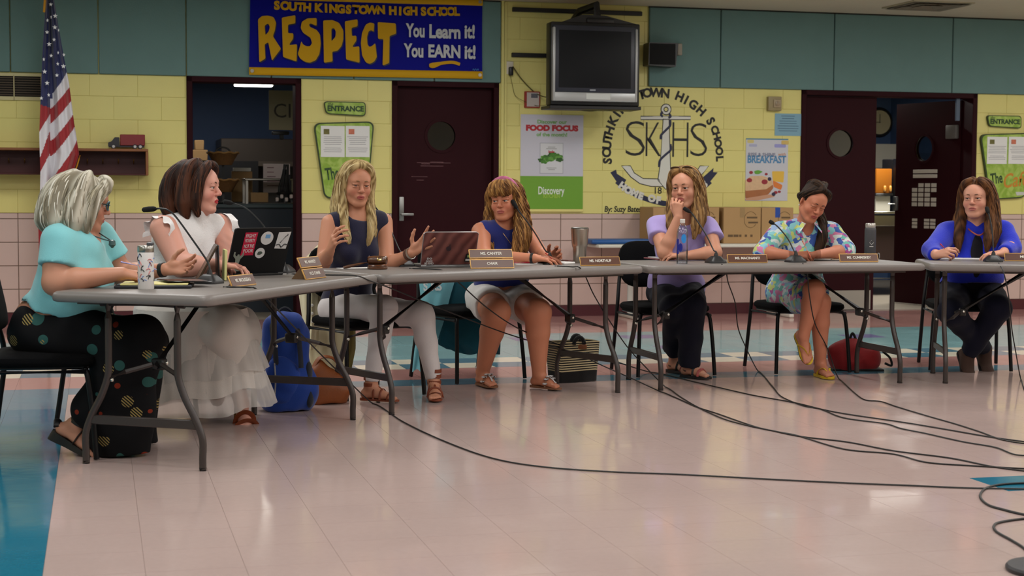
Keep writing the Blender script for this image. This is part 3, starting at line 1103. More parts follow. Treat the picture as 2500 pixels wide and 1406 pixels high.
for k, (outl, hole) in RES.items():
    for dx, dy, o_, m_, nm in ((2.0, 3.0, 0.062, M_GSH, 'letter_shadow'), (0, 0, 0.066, M_GOLD, 'letter')):
        bm = bmesh.new()
        def loop(pts):
            q = rounded([tuple(bpx(x + dx, y + dy, o_).xz) for x, y in pts], 0.012, 3)
            vs = [bm.verts.new((x, -o_, z)) for x, z in q]
            return [bm.edges.new((vs[i], vs[(i + 1) % len(vs)])) for i in range(len(vs))]
        es = loop(outl) + (loop(hole) if hole else [])
        bmesh.ops.triangle_fill(bm, edges=es, use_beauty=True)
        for f in bm.faces:
            if f.normal.y > 0:
                f.normal_flip()
        MB()._bm(bm).build(nm, m_, bn, smooth=False)
M_BW = mat('banner_white', (190, 192, 196), .5)
for s_, x, y, w_, sz in (('You', 1015, 76, 46, .165), ('Learn', 1086, 79, 76, .165), ('it!', 1147, 79, 25, .165), ('You', 1011, 125, 48, .165), ('EARN', 1085, 127, 78, .155), ('it!', 1148, 129, 27, .165)):
    w_m = bpx(x + w_ / 2, y).x - bpx(x - w_ / 2, y).x
    text(s_, sz, M_BW, bn, T(*bpx(x, y)), bold=0.006, fit=w_m)
sw = smooth_path([bpx(1048, 160), bpx(1060, 159), bpx(1080, 154), bpx(1105, 152), bpx(1123, 157)], 5)
MB().tube(sw, [0.008 + 0.012 * math.sin(math.pi * min(1, i / 9)) * (1 - .7 * i / len(sw)) + .006 for i in range(len(sw))], 8, flat=.1, up=(0, 1, 0)).build('underline', M_GOLD, bn)
MB().tube(smooth_path([bpx(x, y) for x, y in ((1153, 172), (1156, 168), (1158, 172), (1161, 168), (1164, 172), (1167, 168), (1168, 172))], 4), .0035, 5).build('signature', mat('banner_sig', (60, 110, 190), .5), bn)

# entrance sign + cafe board
M_LIME = None


def lime_mat():
    m = mat('lime_board', (146, 176, 58), .45)
    nt = m.node_tree
    b = nt.nodes['Principled BSDF']
    tc = nt.nodes.new('ShaderNodeTexCoord')
    w = nt.nodes.new('ShaderNodeTexNoise')
    w.inputs['Scale'].default_value = 9; w.inputs['Distortion'].default_value = 1.6
    nt.links.new(tc.outputs['Object'], w.inputs['Vector'])
    r = nt.nodes.new('ShaderNodeValToRGB')
    r.color_ramp.elements[0].position = .38; r.color_ramp.elements[0].color = lin((132, 166, 48))
    r.color_ramp.elements[1].position = .66; r.color_ramp.elements[1].color = lin((170, 194, 92))
    nt.links.new(w.outputs['Fac'], r.inputs[0])
    nt.links.new(r.outputs[0], b.inputs['Base Color'])
    return m


M_LIME = lime_mat()
M_LIMED = mat('lime_edge', (40, 58, 20), .5)
M_INKG = mat('dark_green_ink', (34, 66, 24), .5)


def entrance_sign(dx, dy, k, label):
    def q(x, y):
        return wl(x, y, .03) if k == 0 else wl(2410 + (x - 790) * 84 / 103, 281 + (y - 247) * 32 / 36, .03)
    o = wthing('entrance_sign', label, 'sign', 0, 0, 0, 'lime green entrance signs')
    P = [q(*p) for p in ((790, 247), (893, 249), (893, 284), (796, 278))]
    MB().prism(rounded(P, .035, 5), -.028, 0).build('edge', M_LIMED, o)
    c = (sum(p[0] for p in P) / 4, sum(p[1] for p in P) / 4)
    P2 = [(c[0] + (p[0] - c[0]) * .955, c[1] + (p[1] - c[1]) * .86) for p in P]
    MB().prism(rounded(P2, .03, 5), -.031, -.02).build('face', M_LIME, o)
    a, b = q(799, 265), q(888, 265)
    text('ENTRANCE', .065, M_INKG, o, T((a[0] + b[0]) / 2, -.033, a[1]), bold=.003, fit=(b[0] - a[0]))
    a = q(806, 255)
    text('the', .04, M_INKG, o, T(a[0], -.033, a[1] + .004), shear=.3)


entrance_sign(0, 0, 0, 'small lime green entrance sign on the pier between two maroon doorways')
entrance_sign(0, 0, 1, 'small lime green entrance sign past the open double door')


def cafe_board(k, label):
    def q(x, y):
        return wl(x, y, .03) if k == 0 else wl(2393 + (x - 765) * .86, 325 + (y - 297) * .87, .03)
    o = wthing('cafe_board', label, 'sign', 0, 0, 0, 'lime green cafe boards')
    P = [q(*p) for p in ((765, 300), (914, 296), (897, 488 if k == 0 else 478), (792, 484))]
    R = [.07, .07, .09, .06]
    MB().prism(rounded(P, R, 6), -.03, 0).build('edge', M_LIMED, o)
    c = (sum(p[0] for p in P) / 4, sum(p[1] for p in P) / 4)
    P2 = [(c[0] + (p[0] - c[0]) * .95, c[1] + (p[1] - c[1]) * .965) for p in P]
    MB().prism(rounded(P2, [r * .9 for r in R], 6), -.033, -.02).build('face', M_LIME, o)
    for j, (xa, xb) in enumerate(((783, 841), (844, 902))):
        a, b = q(xa, 383), q(xb, 308)
        pp = MB().box((a[0], -.037, a[1]), (b[0], -.033, b[1])).build('paper', M_PAPER, o, smooth=False)
        w, h = b[0] - a[0], b[1] - a[1]
        MB().box((a[0] + w * .12, -.0378, b[1] - h * .27), (a[0] + w * .36, -.037, b[1] - h * .1)).build('picture', mat('menu_photo%d' % j, ((110, 104, 50), (196, 110, 84))[j], .6, var=(40, .5)), pp, smooth=False)
        m2 = MB()
        for r in range(9):
            zz = b[1] - h * (.36 + .06 * r)
            if r in (5,):
                continue
            i = random.uniform(.08, .3)
            m2.box((a[0] + w * i * .6, -.0376, zz), (b[0] - w * i * .6, -.037, zz + .005))
        lo = m2.build('print', mat('menu_print', (160, 158, 162), .7), pp, smooth=False)
        lo['kind'] = 'stuff'
    a = q(811, 425)
    text('The', .15, M_INKG, o, T(a[0], -.0345, a[1]) @ RY(-.14), bold=.004, fit=q(828, 425)[0] - q(794, 425)[0])
    a = q(862, 430)
    text('Cafe', .2, mat('cafe_orange', (196, 130, 36), .5), o, T(a[0], -.0345, a[1]) @ RY(-.12), bold=.003, shear=.35, fit=q(905, 425)[0] - q(834, 425)[0])
    cup = [q(x, y) for x, y in ((865, 462), (902, 462), (898, 470), (868, 472))]
    MB().prism(cup, -.036, -.033).build('cup_print', mat('cup_print', (196, 196, 190), .5), o, smooth=False)


cafe_board(0, 'lime green cafe menu board on the pier between two maroon doorways')
cafe_board(1, 'lime green cafe menu board past the open double door')

# ---- television on its bracket
TO = 0.62
tv = wthing('television', 'boxy black tube television with silver trim on a wall bracket', 'television', 0, 0, 0)
a, b = wl(1347, 255, TO), wl(1566, 58, TO)
a2, b2 = wl(1350, 246, TO), wl(1556, 66, TO)
X0, Z0, X1, Z1 = a[0], a[1], b[0], b[1]
mb = MB().rbox((X0, -TO + .035, Z0), (X1, -TO + .20, Z1), .012, 2)
mb.build('shell', M_BLACKM, tv)
n = 12
mb = MB().ring([[Vector((X0 + .05, -TO + .2, Z0 + .03)), Vector((X1 - .05, -TO + .2, Z0 + .03)), Vector((X1 - .05, -TO + .2, Z1 - .03)), Vector((X0 + .05, -TO + .2, Z1 - .03))],
                [Vector((X0 + .2, -TO + .46, Z0 + .12)), Vector((X1 - .2, -TO + .46, Z0 + .12)), Vector((X1 - .2, -TO + .46, Z1 - .1)), Vector((X0 + .2, -TO + .46, Z1 - .1))]])
mb.build('tube_housing', M_BLACKM, tv, smooth=False)
MB().prism([(X0 + .1, Z1), (X1 - .02, Z1), ((X0 + X1) / 2 + .09, Z1 + .07), ((X0 + X1) / 2 - .12, Z1 + .07)], -TO + .06, -TO + .3).build('top_hump', M_BLACKM, tv, smooth=False)
M_BEZ = mat('tv_bezel', (38, 40, 52), .4)
M_SIL = mat('tv_silver', (172, 172, 172), .35, metal=.3)
fx0, fz0 = a2
fx1, fz1 = b2
zc_ = wl(1450, 226, TO)[1]
MB().rbox((fx0, -TO, zc_), (fx1, -TO + .05, fz1), .008, 2).build('bezel', M_BEZ, tv)
sa, sb = wl(1364, 213, TO), wl(1541, 78, TO)
sc_ = MB()
sc_.grid(lambda u, v: Vector((sa[0] + (sb[0] - sa[0]) * u, -TO - .004 - .012 * (1 - (2 * u - 1) ** 2) * (1 - (2 * v - 1) ** 2), sa[1] + (sb[1] - sa[1]) * v)), 12, 10)
sc_.build('screen', mat('tv_screen', (24, 25, 28), .35, spec=.15), tv)
for xx in (fx0 - .004, fx1 - .018):
    MB().rbox((xx, -TO - .012, fz0), (xx + .022, -TO + .05, fz1 - .02), .008, 2).build('side_trim', M_SIL, tv)
MB().rbox((fx0 + .005, -TO - .008, fz0), (fx1 - .005, -TO + .05, zc_), .008, 2).build('speaker_bar', M_SIL, tv)
pa, pb = wl(1430, 243, TO), wl(1490, 229, TO)
MB().rbox((pa[0], -TO - .012, pa[1]), (pb[0], -TO, pb[1]), .003, 1).build('control_flap', mat('tv_flap', (200, 200, 196), .4), tv)
pl = wl(1447, 220, TO)
MB().rbox((pl[0] - .028, -TO - .004, pl[1] - .007), (pl[0] + .028, -TO + .002, pl[1] + .007), .003, 1).build('maker_badge', mat('tv_logo', (150, 152, 160), .4), tv)
# bracket with arm: part of wall mount
br_ = wthing('tv_mount', 'black tv wall mount with two long rails and a bent arm', 'mount', 0, 0, 0)
for (xa, ya, xb, yb) in ((1252, 22, 1568, 36), (1250, 133, 1400, 139)):
    p, q = wl(xa, ya, .03), wl(xb, yb, .03)
    MB().rbox((p[0], -.035, p[1] - .022), (q[0], 0, p[1] + .018), .004, 1).build('rail', M_BLACKM, br_)
p = wl(1412, 50, .3); q = wl(1420, 20, .3); r3 = wl(1462, 12, .5); r4 = wl(1458, 40, .5)
MB().tube([(p[0], -.02, p[1] - .1), (p[0], -.1, p[1]), (q[0], -.25, q[1] - .02), (r3[0] - .02, -.5, r3[1]), (r4[0], -.5, r4[1])], .034, 8).build('arm', M_BLACKM, br_)
MB().rbox((r4[0] - .12, -.58, r4[1] - .07), (r4[0] + .14, -.36, r4[1] - .02), .015, 2).build('yoke', M_BLACKM, br_)
MB().rbox((X0 - .012, -TO + .02, Z0 - .035), (X1 + .012, -TO + .32, Z0 - .004), .004, 1).build('cradle_tray', M_BLACKM, br_)
MB().rbox((X1 + .002, -TO + .1, Z0 - .03), (X1 + .014, -TO + .3, Z1), .004, 1).build('cradle_side', M_BLACKM, br_)
# tv cable + outlet
ou = wthing('wall_outlet', 'white wall outlet with a black plug beside the yellow corner strip', 'outlet', 0, 0, 0)
a, b = wl(1234, 181), wl(1253, 150)
MB().rbox((a[0], -.012, a[1]), (b[0], 0, b[1]), .004, 1).build('plate', mat('outlet_white', (214, 206, 188), .4), ou)
p = wl(1245, 172)
o = MB().rbox((p[0] - .02, -.06, p[1] - .05), (p[0] + .02, -.012, p[1] + .03), .01, 2).build('power_plug', M_BLACKM, None, M=MW)
tag(o, 'black power plug pushed into the outlet by the television', 'plug')
M_CORD = mat('cord_black', (16, 16, 16), .5)
M_CORDY = mat('cord_yellowed', (84, 76, 26), .5)
o = MB().tube(smooth_path([MW @ Vector((wl(x, y, d)[0], -d, wl(x, y, d)[1])) for x, y, d in ((1252, 162, .04), (1275, 195, .02), (1305, 225, .02), (1328, 236, .1), (1350, 237, .4))], 6), .005, 6).build('television_cable', M_CORDY, None)
tag(o, 'dull yellow power cable running from outlet to television', 'cable')
o = MB().tube(smooth_path([MW @ Vector((wl(x, y, d)[0], -d, wl(x, y, d)[1])) for x, y, d in ((1246, 183, .05), (1252, 212, .02), (1258, 233, .02), (1275, 245, .04), (1310, 258, .05), (1345, 255, .4))], 6), .0025, 6).build('thin_cable', M_CORDY, None)
tag(o, 'very thin cable hanging from the plug past the red framed notice', 'cable')
o = MB().tube(smooth_path([MW @ Vector((wl(x, y, .35)[0], -.35, wl(x, y, .35)[1])) for x, y in ((1388, 259), (1410, 268), (1445, 271), (1475, 266), (1490, 257))], 6), .0045, 6).build('looped_cable', M_CORDY, None)
tag(o, 'cable sagging in a loop under the television', 'cable')
# red framed notice
rf = wthing('framed_notice', 'small red framed notice on the yellow wall below the outlet', 'notice', 0, 0, 0)
a, b = wl(1279, 263), wl(1317, 224)
MB().rbox((a[0], -.03, a[1]), (b[0], 0, b[1]), .004, 1).build('frame', mat('notice_red', (150, 44, 34), .5), rf)
MB().box((a[0] + .02, -.033, a[1] + .01), (b[0] - .012, -.03, b[1] - .01)).build('paper', mat('notice_paper', (186, 174, 168), .6), rf, smooth=False)
MB().box((a[0] + .06, -.0335, b[1] - .06), (b[0] - .025, -.033, b[1] - .02)).build('print', mat('notice_print', (90, 88, 96), .6, var=(60, .5)), rf, smooth=False)

# food poster
fp = wthing('food_poster', 'white and green food focus poster with a bunch of kale', 'poster', 0, 0, 0)
c = [wl(1271, 279), wl(1424, 277), wl(1423, 515), wl(1269, 515)]
x0, x1, z1, z0 = c[0][0], c[1][0], c[0][1], wl(1345, 510)[1]
zg = wl(1345, 430)[1]
MB().box((x0, -.006, zg), (x1, 0, z1)).build('sheet', mat('poster_white', (196, 194, 206), .35), fp, smooth=False)
MB().box((x0, -.006, z0), (x1, 0, zg)).build('green_band', mat('poster_green', (108, 158, 44), .35), fp, smooth=False)
MB().rbox((x0, -.02, z0 - .028), (x1, 0, z0 - .001), .004, 1).build('ledge', M_YEL, fp)
PG, PR = mat('poster_green_ink', (120, 172, 92), .5), mat('poster_red_ink', (176, 30, 44), .5)


def ptext(s, px, py, wpx, size, m, parent, out=.0075, **kw):
    a, b = wl(px - wpx / 2, py), wl(px + wpx / 2, py)
    return text(s, size, m, parent, T((a[0] + b[0]) / 2, -out, (a[1] + b[1]) / 2), fit=b[0] - a[0], **kw)


ptext('Discover our', 1347, 298, 72, .048, PG, fp, bold=.0015)
ptext('FOOD FOCUS', 1347, 313.5, 128, .068, PR, fp, bold=.005)
ptext('of the month!', 1347, 329, 75, .048, PG, fp, bold=.0015)
a, b = wl(1317, 424), wl(1375, 349)
MB().box((a[0], -.0065, a[1]), (b[0], -.006, b[1])).build('card_edge', mat('card_grey', (166, 166, 176), .5), fp, smooth=False)
cd = MB().box((a[0] + .006, -.0072, a[1] + .006), (b[0] - .006, -.006, b[1] - .006)).build('card', mat('card_white', (206, 206, 210), .4), fp, smooth=False)
ptext('kale', 1346, 371, 15, .035, PR, fp, out=.0078, bold=.002)
for yy_, w_ in ((359, 18), (363, 26), (410, 24), (414, 16)):
    p_, q_ = wl(1346 - w_ / 2, yy_), wl(1346 + w_ / 2, yy_)
    MB().box((p_[0], -.0078, p_[1] - .003), (q_[0], -.0072, p_[1] + .003)).build('print_line', mat('tiny_ink', (150, 150, 150), .6), fp, smooth=False)
M_KALE = [mat('kale%d' % k, cc, .6, var=(50, .3)) for k, cc in enumerate(((40, 84, 22), (66, 120, 34), (96, 150, 60)))]
for k in range(16):
    t = k / 15
    px, py = 1324 + 42 * t + random.uniform(-2, 2), 391 - 9 * math.sin(math.pi * t) + random.uniform(-5, 6)
    cx, cz = wl(px, py)
    R = random.uniform(.028, .045)
    pl = []
    for j in range(14):
        q = 2 * math.pi * j / 14
        rr = R * (1 + .2 * math.sin(5 * q + k))
        pl.append((cx + rr * math.cos(q) * 1.2, cz + rr * math.sin(q) * .65))
    MB().prism(pl, -.0074 - .0002 * k, -.0072).build('kale_leaf', M_KALE[k % 3], fp, smooth=False)
ptext('Discovery', 1345, 466, 64, .1, mat('poster_print_white', (220, 226, 214), .5), fp, bold=.002)
ptext('KITCHEN', 1346, 479, 40, .05, mat('poster_print_lime', (150, 186, 60), .5), fp, bold=.002)

# speaker
sp = wthing('wall_speaker', 'black loudspeaker fixed to the green panel beside the television', 'speaker', 0, 0, 0)
a, b = wl(1583, 162, .22), wl(1654, 105, .22)
MB().prism(rounded([(a[0], a[1] + .01), (b[0] - .015, a[1]), (b[0] + .01, b[1]), (a[0] + .005, b[1])], .01, 2), -.22, -.06).build('cabinet', M_BLACKM, sp, smooth=False)
MB().box((a[0] + .012, -.223, a[1] + .02), (b[0] - .02, -.22, b[1] - .01)).build('grille', mat('speaker_cloth', (12, 12, 13), .9, bump=(400, .4)), sp, smooth=False)
p = wl(1659, 121, .05)
MB().rbox((p[0] - .03, -.08, p[1] - .055), (p[0] + .018, -.03, p[1] + .055), .006, 1).build('bracket', mat('bracket_beige', (150, 142, 128), .5), sp)
# alarm box
al = wthing('alarm_box', 'beige square sounder box on the yellow wall by the double door', 'alarm', 0, 0, 0)
a, b = wl(1875, 270, .04), wl(1908, 236, .04)
MB().rbox((a[0], -.05, a[1]), (b[0], 0, b[1]), .006, 2).build('case', mat('alarm_beige', (150, 134, 96), .5), al)
p = wl(1897, 253, .05)
MB().rbox((p[0] - .038, -.062, p[1] - .038), (p[0] + .038, -.05, p[1] + .04), .01, 2).build('cover', mat('alarm_cover', (168, 148, 118), .5), al)
MB().lathe([(.02, 0), (.024, .008), (.008, .012)], 20, T(p[0], -.062, p[1]) @ RX(math.pi / 2)).build('lens', mat('alarm_lens', (150, 130, 104), .3), al)
# blue paper
bp = wthing('blue_notice', 'pale blue paper notice taped beside the double door', 'notice', 0, 0, 0)
a, b = wl(1891, 331), wl(1956, 278)
MB().box((a[0], -.004, a[1]), (b[0], 0, b[1])).build('sheet', mat('paper_blue', (124, 164, 184), .6), bp, smooth=False)
m2 = MB()
for k in range(7):
    y = 284 + k * 6
    i = random.uniform(6, 18)
    p, q = wl(1891 + i, y), wl(1956 - i, y)
    m2.box((p[0], -.0048, p[1]), (q[0], -.004, p[1] + .006))
lo = m2.build('print', mat('blue_print', (74, 104, 128), .6), bp, smooth=False)
lo['kind'] = 'stuff'
# breakfast poster
kp = wthing('breakfast_poster', 'breakfast poster with a berry cereal bowl and orange juice', 'poster', 0, 0, 0)
a, b = wl(1819, 490), wl(1924, 339)
MB().box((a[0], -.005, a[1]), (b[0], 0, b[1])).build('sheet', mat('bk_white', (198, 198, 206), .3), kp, smooth=False)
p = wl(1870, 341)
MB().box((a[0], -.006, p[1]), (b[0], -.005, b[1])).build('top_band', mat('bk_blue', (70, 124, 150), .4), kp, smooth=False)
M_BKB = mat('bk_ink_blue', (70, 130, 176), .4)
ptext('BREAKFAST', 1871, 390, 94, .1, M_BKB, kp, out=.007, bold=.003)
ptext('RISE & SHINE', 1859, 378, 66, .05, mat('bk_ink_grey', (120, 124, 150), .4), kp, out=.007, bold=.001)
ptext('with', 1908, 377, 18, .045, mat('bk_ink_orange', (206, 130, 70), .4), kp, out=.007, shear=.2)
for px, py, w_, h_, c_ in ((1832, 345, 8, 4, (206, 190, 120)), (1916, 348, 9, 5, (206, 176, 100)), (1904, 356, 14, 4, (150, 150, 206)), (1838, 355, 10, 3, (170, 172, 200))):
    p, q = wl(px - w_, py + h_), wl(px + w_, py - h_)
    MB().prism(rounded([(p[0], p[1]), (q[0], p[1]), (q[0], q[1]), (p[0], q[1])], .012, 3), -.006, -.005).build('print_patch', mat('bkp%d' % px, c_, .5), kp, smooth=False)


def blob(pts, m, nm, parent, out, r=.012):
    MB().prism(rounded([wl(x, y) for x, y in pts], r, 4), -out, -.005).build(nm, m, parent, smooth=False)


blob([(1819, 458), (1886, 450), (1888, 458), (1876, 474), (1850, 482), (1819, 484)], mat('bowl_wood', (168, 104, 60), .4, var=(10, .2)), 'bowl_print', kp, .0062)
blob([(1819, 440), (1832, 430), (1860, 429), (1882, 436), (1887, 450), (1870, 462), (1819, 466)], mat('cereal', (214, 178, 140), .6, var=(40, .15)), 'cereal_print', kp, .0066)
blob([(1884, 418), (1914, 418), (1912, 446), (1886, 442)], mat('juice', (224, 180, 66), .4), 'juice_print', kp, .0062)
blob([(1886, 440), (1910, 452), (1906, 464), (1888, 456)], mat('orange_slice', (216, 120, 50), .4), 'orange_print', kp, .0068)
blob([(1819, 484), (1880, 474), (1892, 480), (1850, 489), (1819, 489)], mat('napkin', (200, 150, 120), .5), 'board_print', kp, .0064)
for px, py, r_ in ((1829, 440, 7), (1866, 444, 8), (1833, 421, 5), (1870, 425, 4), (1893, 470, 5), (1902, 468, 4)):
    blob([(px + r_ * math.cos(t), py + r_ * .8 * math.sin(t)) for t in np.linspace(0, 6.28, 9)[:-1]], mat('berry', (150, 34, 50), .35), 'berry_print', kp, .0072, .01)
for px, py, r_ in ((1878, 437, 5), (1888, 474, 5)):
    blob([(px + r_ * math.cos(t), py + r_ * math.sin(t)) for t in np.linspace(0, 6.28, 9)[:-1]], mat('blueberry', (44, 34, 66), .35), 'berry_print', kp, .0074, .01)
blob([(1840, 418), (1850, 415), (1862, 419), (1852, 425), (1843, 425)], mat('mint', (96, 160, 50), .4), 'mint_print', kp, .0074)

# ---- painted mural
mu = wthing('wall_mural', 'painted school crest with a white anchor and navy ribbon on the yellow wall', 'mural', 0, 0, 0)
M_MW = mat('mural_white', (214, 212, 204), .5)
cx, cy, RX_, RY_ = 1619, 372, 138, 142


def mtext(ch, px, py, size, rot, m=M_INKB, bold=.006, xs=1.0, nm='letter', out=.0022):
    p = wl(px, py)
    text(ch, size, m, mu, T(p[0], -out, p[1]) @ RY(rot), name=nm, bold=bold, xs=xs)


# arc lettering; visible letters placed where the photo shows them
arc = [('S', 1484, 393, -86), ('O', 1482, 372, -88), ('U', 1483, 354, -84), ('T', 1485, 336, -78), ('H', 1489, 319, -72),
       ('K', 1497, 296, -62), ('I', 1507, 279, -56), ('N', 1520, 264, -46), ('G', 1536, 251, -34), ('S', 1551, 240, -26), ('T', 1567, 232, -16), ('O', 1580, 228, -8), ('W', 1602, 227, 2), ('N', 1624, 229, 6),
       ('H', 1659, 237, 22), ('I', 1675, 245, 28), ('G', 1692, 256, 34), ('H', 1711, 271, 42), ('S', 1734, 296, 58), ('C', 1744, 316, 66), ('H', 1749, 332, 74), ('O', 1752, 350, 80), ('O', 1755, 369, 84), ('L', 1756, 387, 86)]
for ch, px, py, deg in arc:
    mtext(ch, px, py, .118 if py < 300 or px < 1600 else .1, math.radians(deg), bold=.005)
for ch, px, py, w_, h_ in (('S', 1551, 338, 48, 84), ('K', 1595, 340, 38, 82), ('H', 1661, 341, 40, 84), ('S', 1706, 341, 42, 80)):
    me = text_mesh(ch, .4, -0.008)
    co = np.array([v.co[:] for v in me.vertices])
    w0, h0 = np.ptp(co[:, 0]), np.ptp(co[:, 1])
    a, b = wl(px - w_ / 2, py + h_ / 2), wl(px + w_ / 2, py - h_ / 2)
    c0 = (co[:, 0].min() + w0 / 2, co[:, 1].min() + h0 / 2)
    for v in me.vertices:
        v.co = Vector(((a[0] + b[0]) / 2 + (v.co.x - c0[0]) / w0 * (b[0] - a[0]), -.002, (a[1] + b[1]) / 2 + (v.co.y - c0[1]) / h0 * (b[1] - a[1])))
    obj('letter', me, M_INKB, mu)


def mpoly(pts, m, nm, out, r=.01, grow=0):
    MB().prism(rounded([wl(x, y) for x, y in pts], r, 3), -out, 0).build(nm, m, mu, smooth=False)


def outline(pts, w, m, nm, out, closed=True):
    q = [Vector((wl(x, y)[0], -out, wl(x, y)[1])) for x, y in pts]
    MB().tube(q, w, 6, closed=closed, flat=.2, up=(0, 1, 0)).build(nm, m, mu)


shank = [(1619, 290), (1633, 290), (1637, 420), (1648, 450), (1625, 462), (1606, 440), (1612, 400)]
fluke_l = [(1517, 405), (1539, 405), (1548, 422), (1570, 436), (1608, 437), (1618, 455), (1590, 455), (1562, 448), (1540, 432), (1526, 415)]
fluke_r = [(1730, 405), (1709, 405), (1700, 420), (1676, 440), (1648, 445), (1640, 458), (1668, 455), (1696, 444), (1714, 425)]
bar = [(1564, 284), (1686, 284), (1686, 292), (1564, 292)]
for P_, nm in ((bar, 'stock'), (fluke_l, 'fluke'), (fluke_r, 'fluke'), (shank, 'shank')):
    mpoly(P_, M_MW, nm, .0022, .012)
    outline(P_, .0045, M_INKB, nm + '_outline', .0018)
p = wl(1626, 267)
MB().ring([[Vector((p[0] + r * math.cos(t), y, p[1] + r * math.sin(t))) for t in np.linspace(0, 2 * math.pi, 33)[:-1]] for r, y in ((.022, -.0024), (.05, -.0024), (.05, 0), (.022, 0))], closed=True).build('ring', M_MW, mu, smooth=False)
for rr in (.05, .022):
    MB().tube([(p[0] + rr * math.cos(t), -.002, p[1] + rr * math.sin(t)) for t in np.linspace(0, 2 * math.pi, 33)[:-1]], .0045, 6, closed=True, flat=.3, up=(0, 1, 0)).build('ring_outline', M_INKB, mu)
for pts in (((1636, 292), (1636, 306), (1625, 318), (1614, 330), (1613, 340)), ((1637, 352), (1637, 366), (1624, 378), (1611, 392), (1609, 408)), ((1617, 272), (1614, 280), (1618, 285)), ((1634, 278), (1637, 284), (1632, 288))):
    q = smooth_path([Vector((wl(x, y)[0], -.003, wl(x, y)[1])) for x, y in pts], 5)
    MB().tube(q, .011, 6, flat=.2, up=(0, 1, 0)).build('rope', M_INKN, mu)
ribbon = [(1490, 421), (1504, 414), (1506, 424), (1529, 439), (1524, 447), (1550, 468), (1590, 484), (1625, 491), (1660, 484), (1690, 468), (1715, 446), (1717, 432), (1742, 410), (1741, 420), (1752, 421), (1734, 443), (1738, 447),
          (1712, 470), (1680, 488), (1650, 500), (1620, 503), (1590, 496), (1555, 484), (1520, 462), (1502, 447), (1505, 443)]
MB().prism([wl(x, y) for x, y in ribbon], -.0016, 0).build('ribbon', M_INKN, mu, smooth=False)
for ch, px, py, deg in (('H', 1519, 455, 36), ('O', 1533, 465, 30), ('M', 1549, 472, 24), ('E', 1564, 479, 18), ('O', 1591, 485, 12), ('F', 1607, 489, 8), ('L', 1709, 461, -36), ('S', 1720, 450, -40)):
    mtext(ch, px, py, .088, math.radians(deg), M_MW, .007, out=.0026)
mtext('18', 1605, 466, .09, 0, bold=.001)
ptext('By: Suzy Bates', 1520, 511, 90, .075, M_INKB, mu, out=.0022, bold=.002, shear=.15)

# ---- flag
FO = 0.5
fg = wthing('flag_on_pole', 'american flag with gold fringe hanging from a floor pole', 'flag', 0, 0, 0)
Ledge = [(-60, 112), (0, 112), (60, 108), (140, 103), (250, 99), (330, 96), (420, 99), (480, 98), (520, 95), (560, 94), (640, 96)]
Redge = [(-60, 128), (0, 132), (60, 142), (140, 156), (200, 168), (300, 181), (375, 193), (400, 186), (440, 170), (480, 152), (520, 140), (560, 130), (640, 122)]


def interp(tab, y):
    return float(np.interp(y, [t[0] for t in tab], [t[1] for t in tab]))


def flag_pt(u, v):
    y = -60 + 700 * v
    x = interp(Ledge, y) * (1 - u) + interp(Redge, y) * u
    d = FO + .035 * math.sin(u * 11 + .5) * (.4 + v) + .02 * math.sin(u * 23 + v * 3) - .05 * math.exp(-((x - 121) / 5.0) ** 2)
    s, z = wl(x, y, FO)
    return Vector((s, -d, z)), x, y


def flag_col(x, y):
    fold = 122 - 6 * max(0, (y - 400) / 140)
    if x < fold:
        B = [(256, 262), (322, 278), (388, 318), (425, 374), (480, 440), (700, 700)]
        t = min(1, max(0, (x - 97) / 25.0))
        yy = [a * (1 - t) + b * t for a, b in B]
        seq = [2, 0, 1, 0, 1, 0]
    else:
        t = min(1, max(0, (x - fold) / max(8.0, interp(Redge, min(y, 376)) - fold)))
        t2 = t ** 1.15
        R_, L_ = [175, 211, 245, 279, 308, 342, 377], [262 - 30, 265, 301, 344, 382, 440, 490]
        yy = [l * (1 - t2) + r * t2 for r, l in zip(R_, L_)]
        if x < 128:
            yy[0] = 240
        seq = [2, 1, 0, 1, 0, 1, 0, 0]
        k = sum(1 for b in yy if y > b)
        return seq[min(k, 7)]
    k = sum(1 for b in yy if y > b)
    return seq[min(k, 5)]


NU, NV = 60, 260
vs, fs, ms = [], [], []
for j in range(NV):
    for i in range(NU):
        vs.append(flag_pt(i / (NU - 1), j / (NV - 1))[0])
for j in range(NV - 1):
    for i in range(NU - 1):
        a = j * NU + i
        fs.append((a, a + 1, a + 1 + NU, a + NU))
        _, x, y = flag_pt((i + .5) / (NU - 1), (j + .5) / (NV - 1))
        ms.append(flag_col(x, y))
mb = MB().add(vs, fs)
me = mb.mesh('cloth', angle=3)
o = obj('cloth', me, [mat('flag_red', (150, 18, 28), .6, sheen=.3), mat('flag_white', (212, 208, 214), .6, sheen=.3), mat('flag_blue', (22, 30, 84), .6, sheen=.3)], fg)
me.polygons.foreach_set('material_index', ms)
star2 = [(.5 * math.sin(k * math.pi / 5) * (1 if k % 2 == 0 else .4), .5 * math.cos(k * math.pi / 5) * (1 if k % 2 == 0 else .4)) for k in range(10)]
for px, py, w_ in ((124, 11, 10), (135, 39, 12), (116, 50, 7), (134, 67, 12), (115, 79, 10), (132, 97, 9), (120, 108, 12), (125, 136, 9), (142, 129, 5), (156, 134, 7), (107, 145, 7), (141, 156, 8), (155, 162, 12), (109, 175, 12), (139, 184, 10), (115, 203, 12), (119, 232, 8), (101, 240, 9), (125, 42, 4), (143, 74, 4)):
    s, z = wl(px, py, FO + .055)
    sx = w_ / 290.0
    MB().prism([(s + x * sx, z + zz * max(sx, .035)) for x, zz in star2], -FO - .063, -FO - .058).build('star', mat('flag_star', (222, 220, 222), .6), fg, smooth=False)
M_FR = mat('gold_fringe', (214, 150, 30), .6, bump=(200, .5))
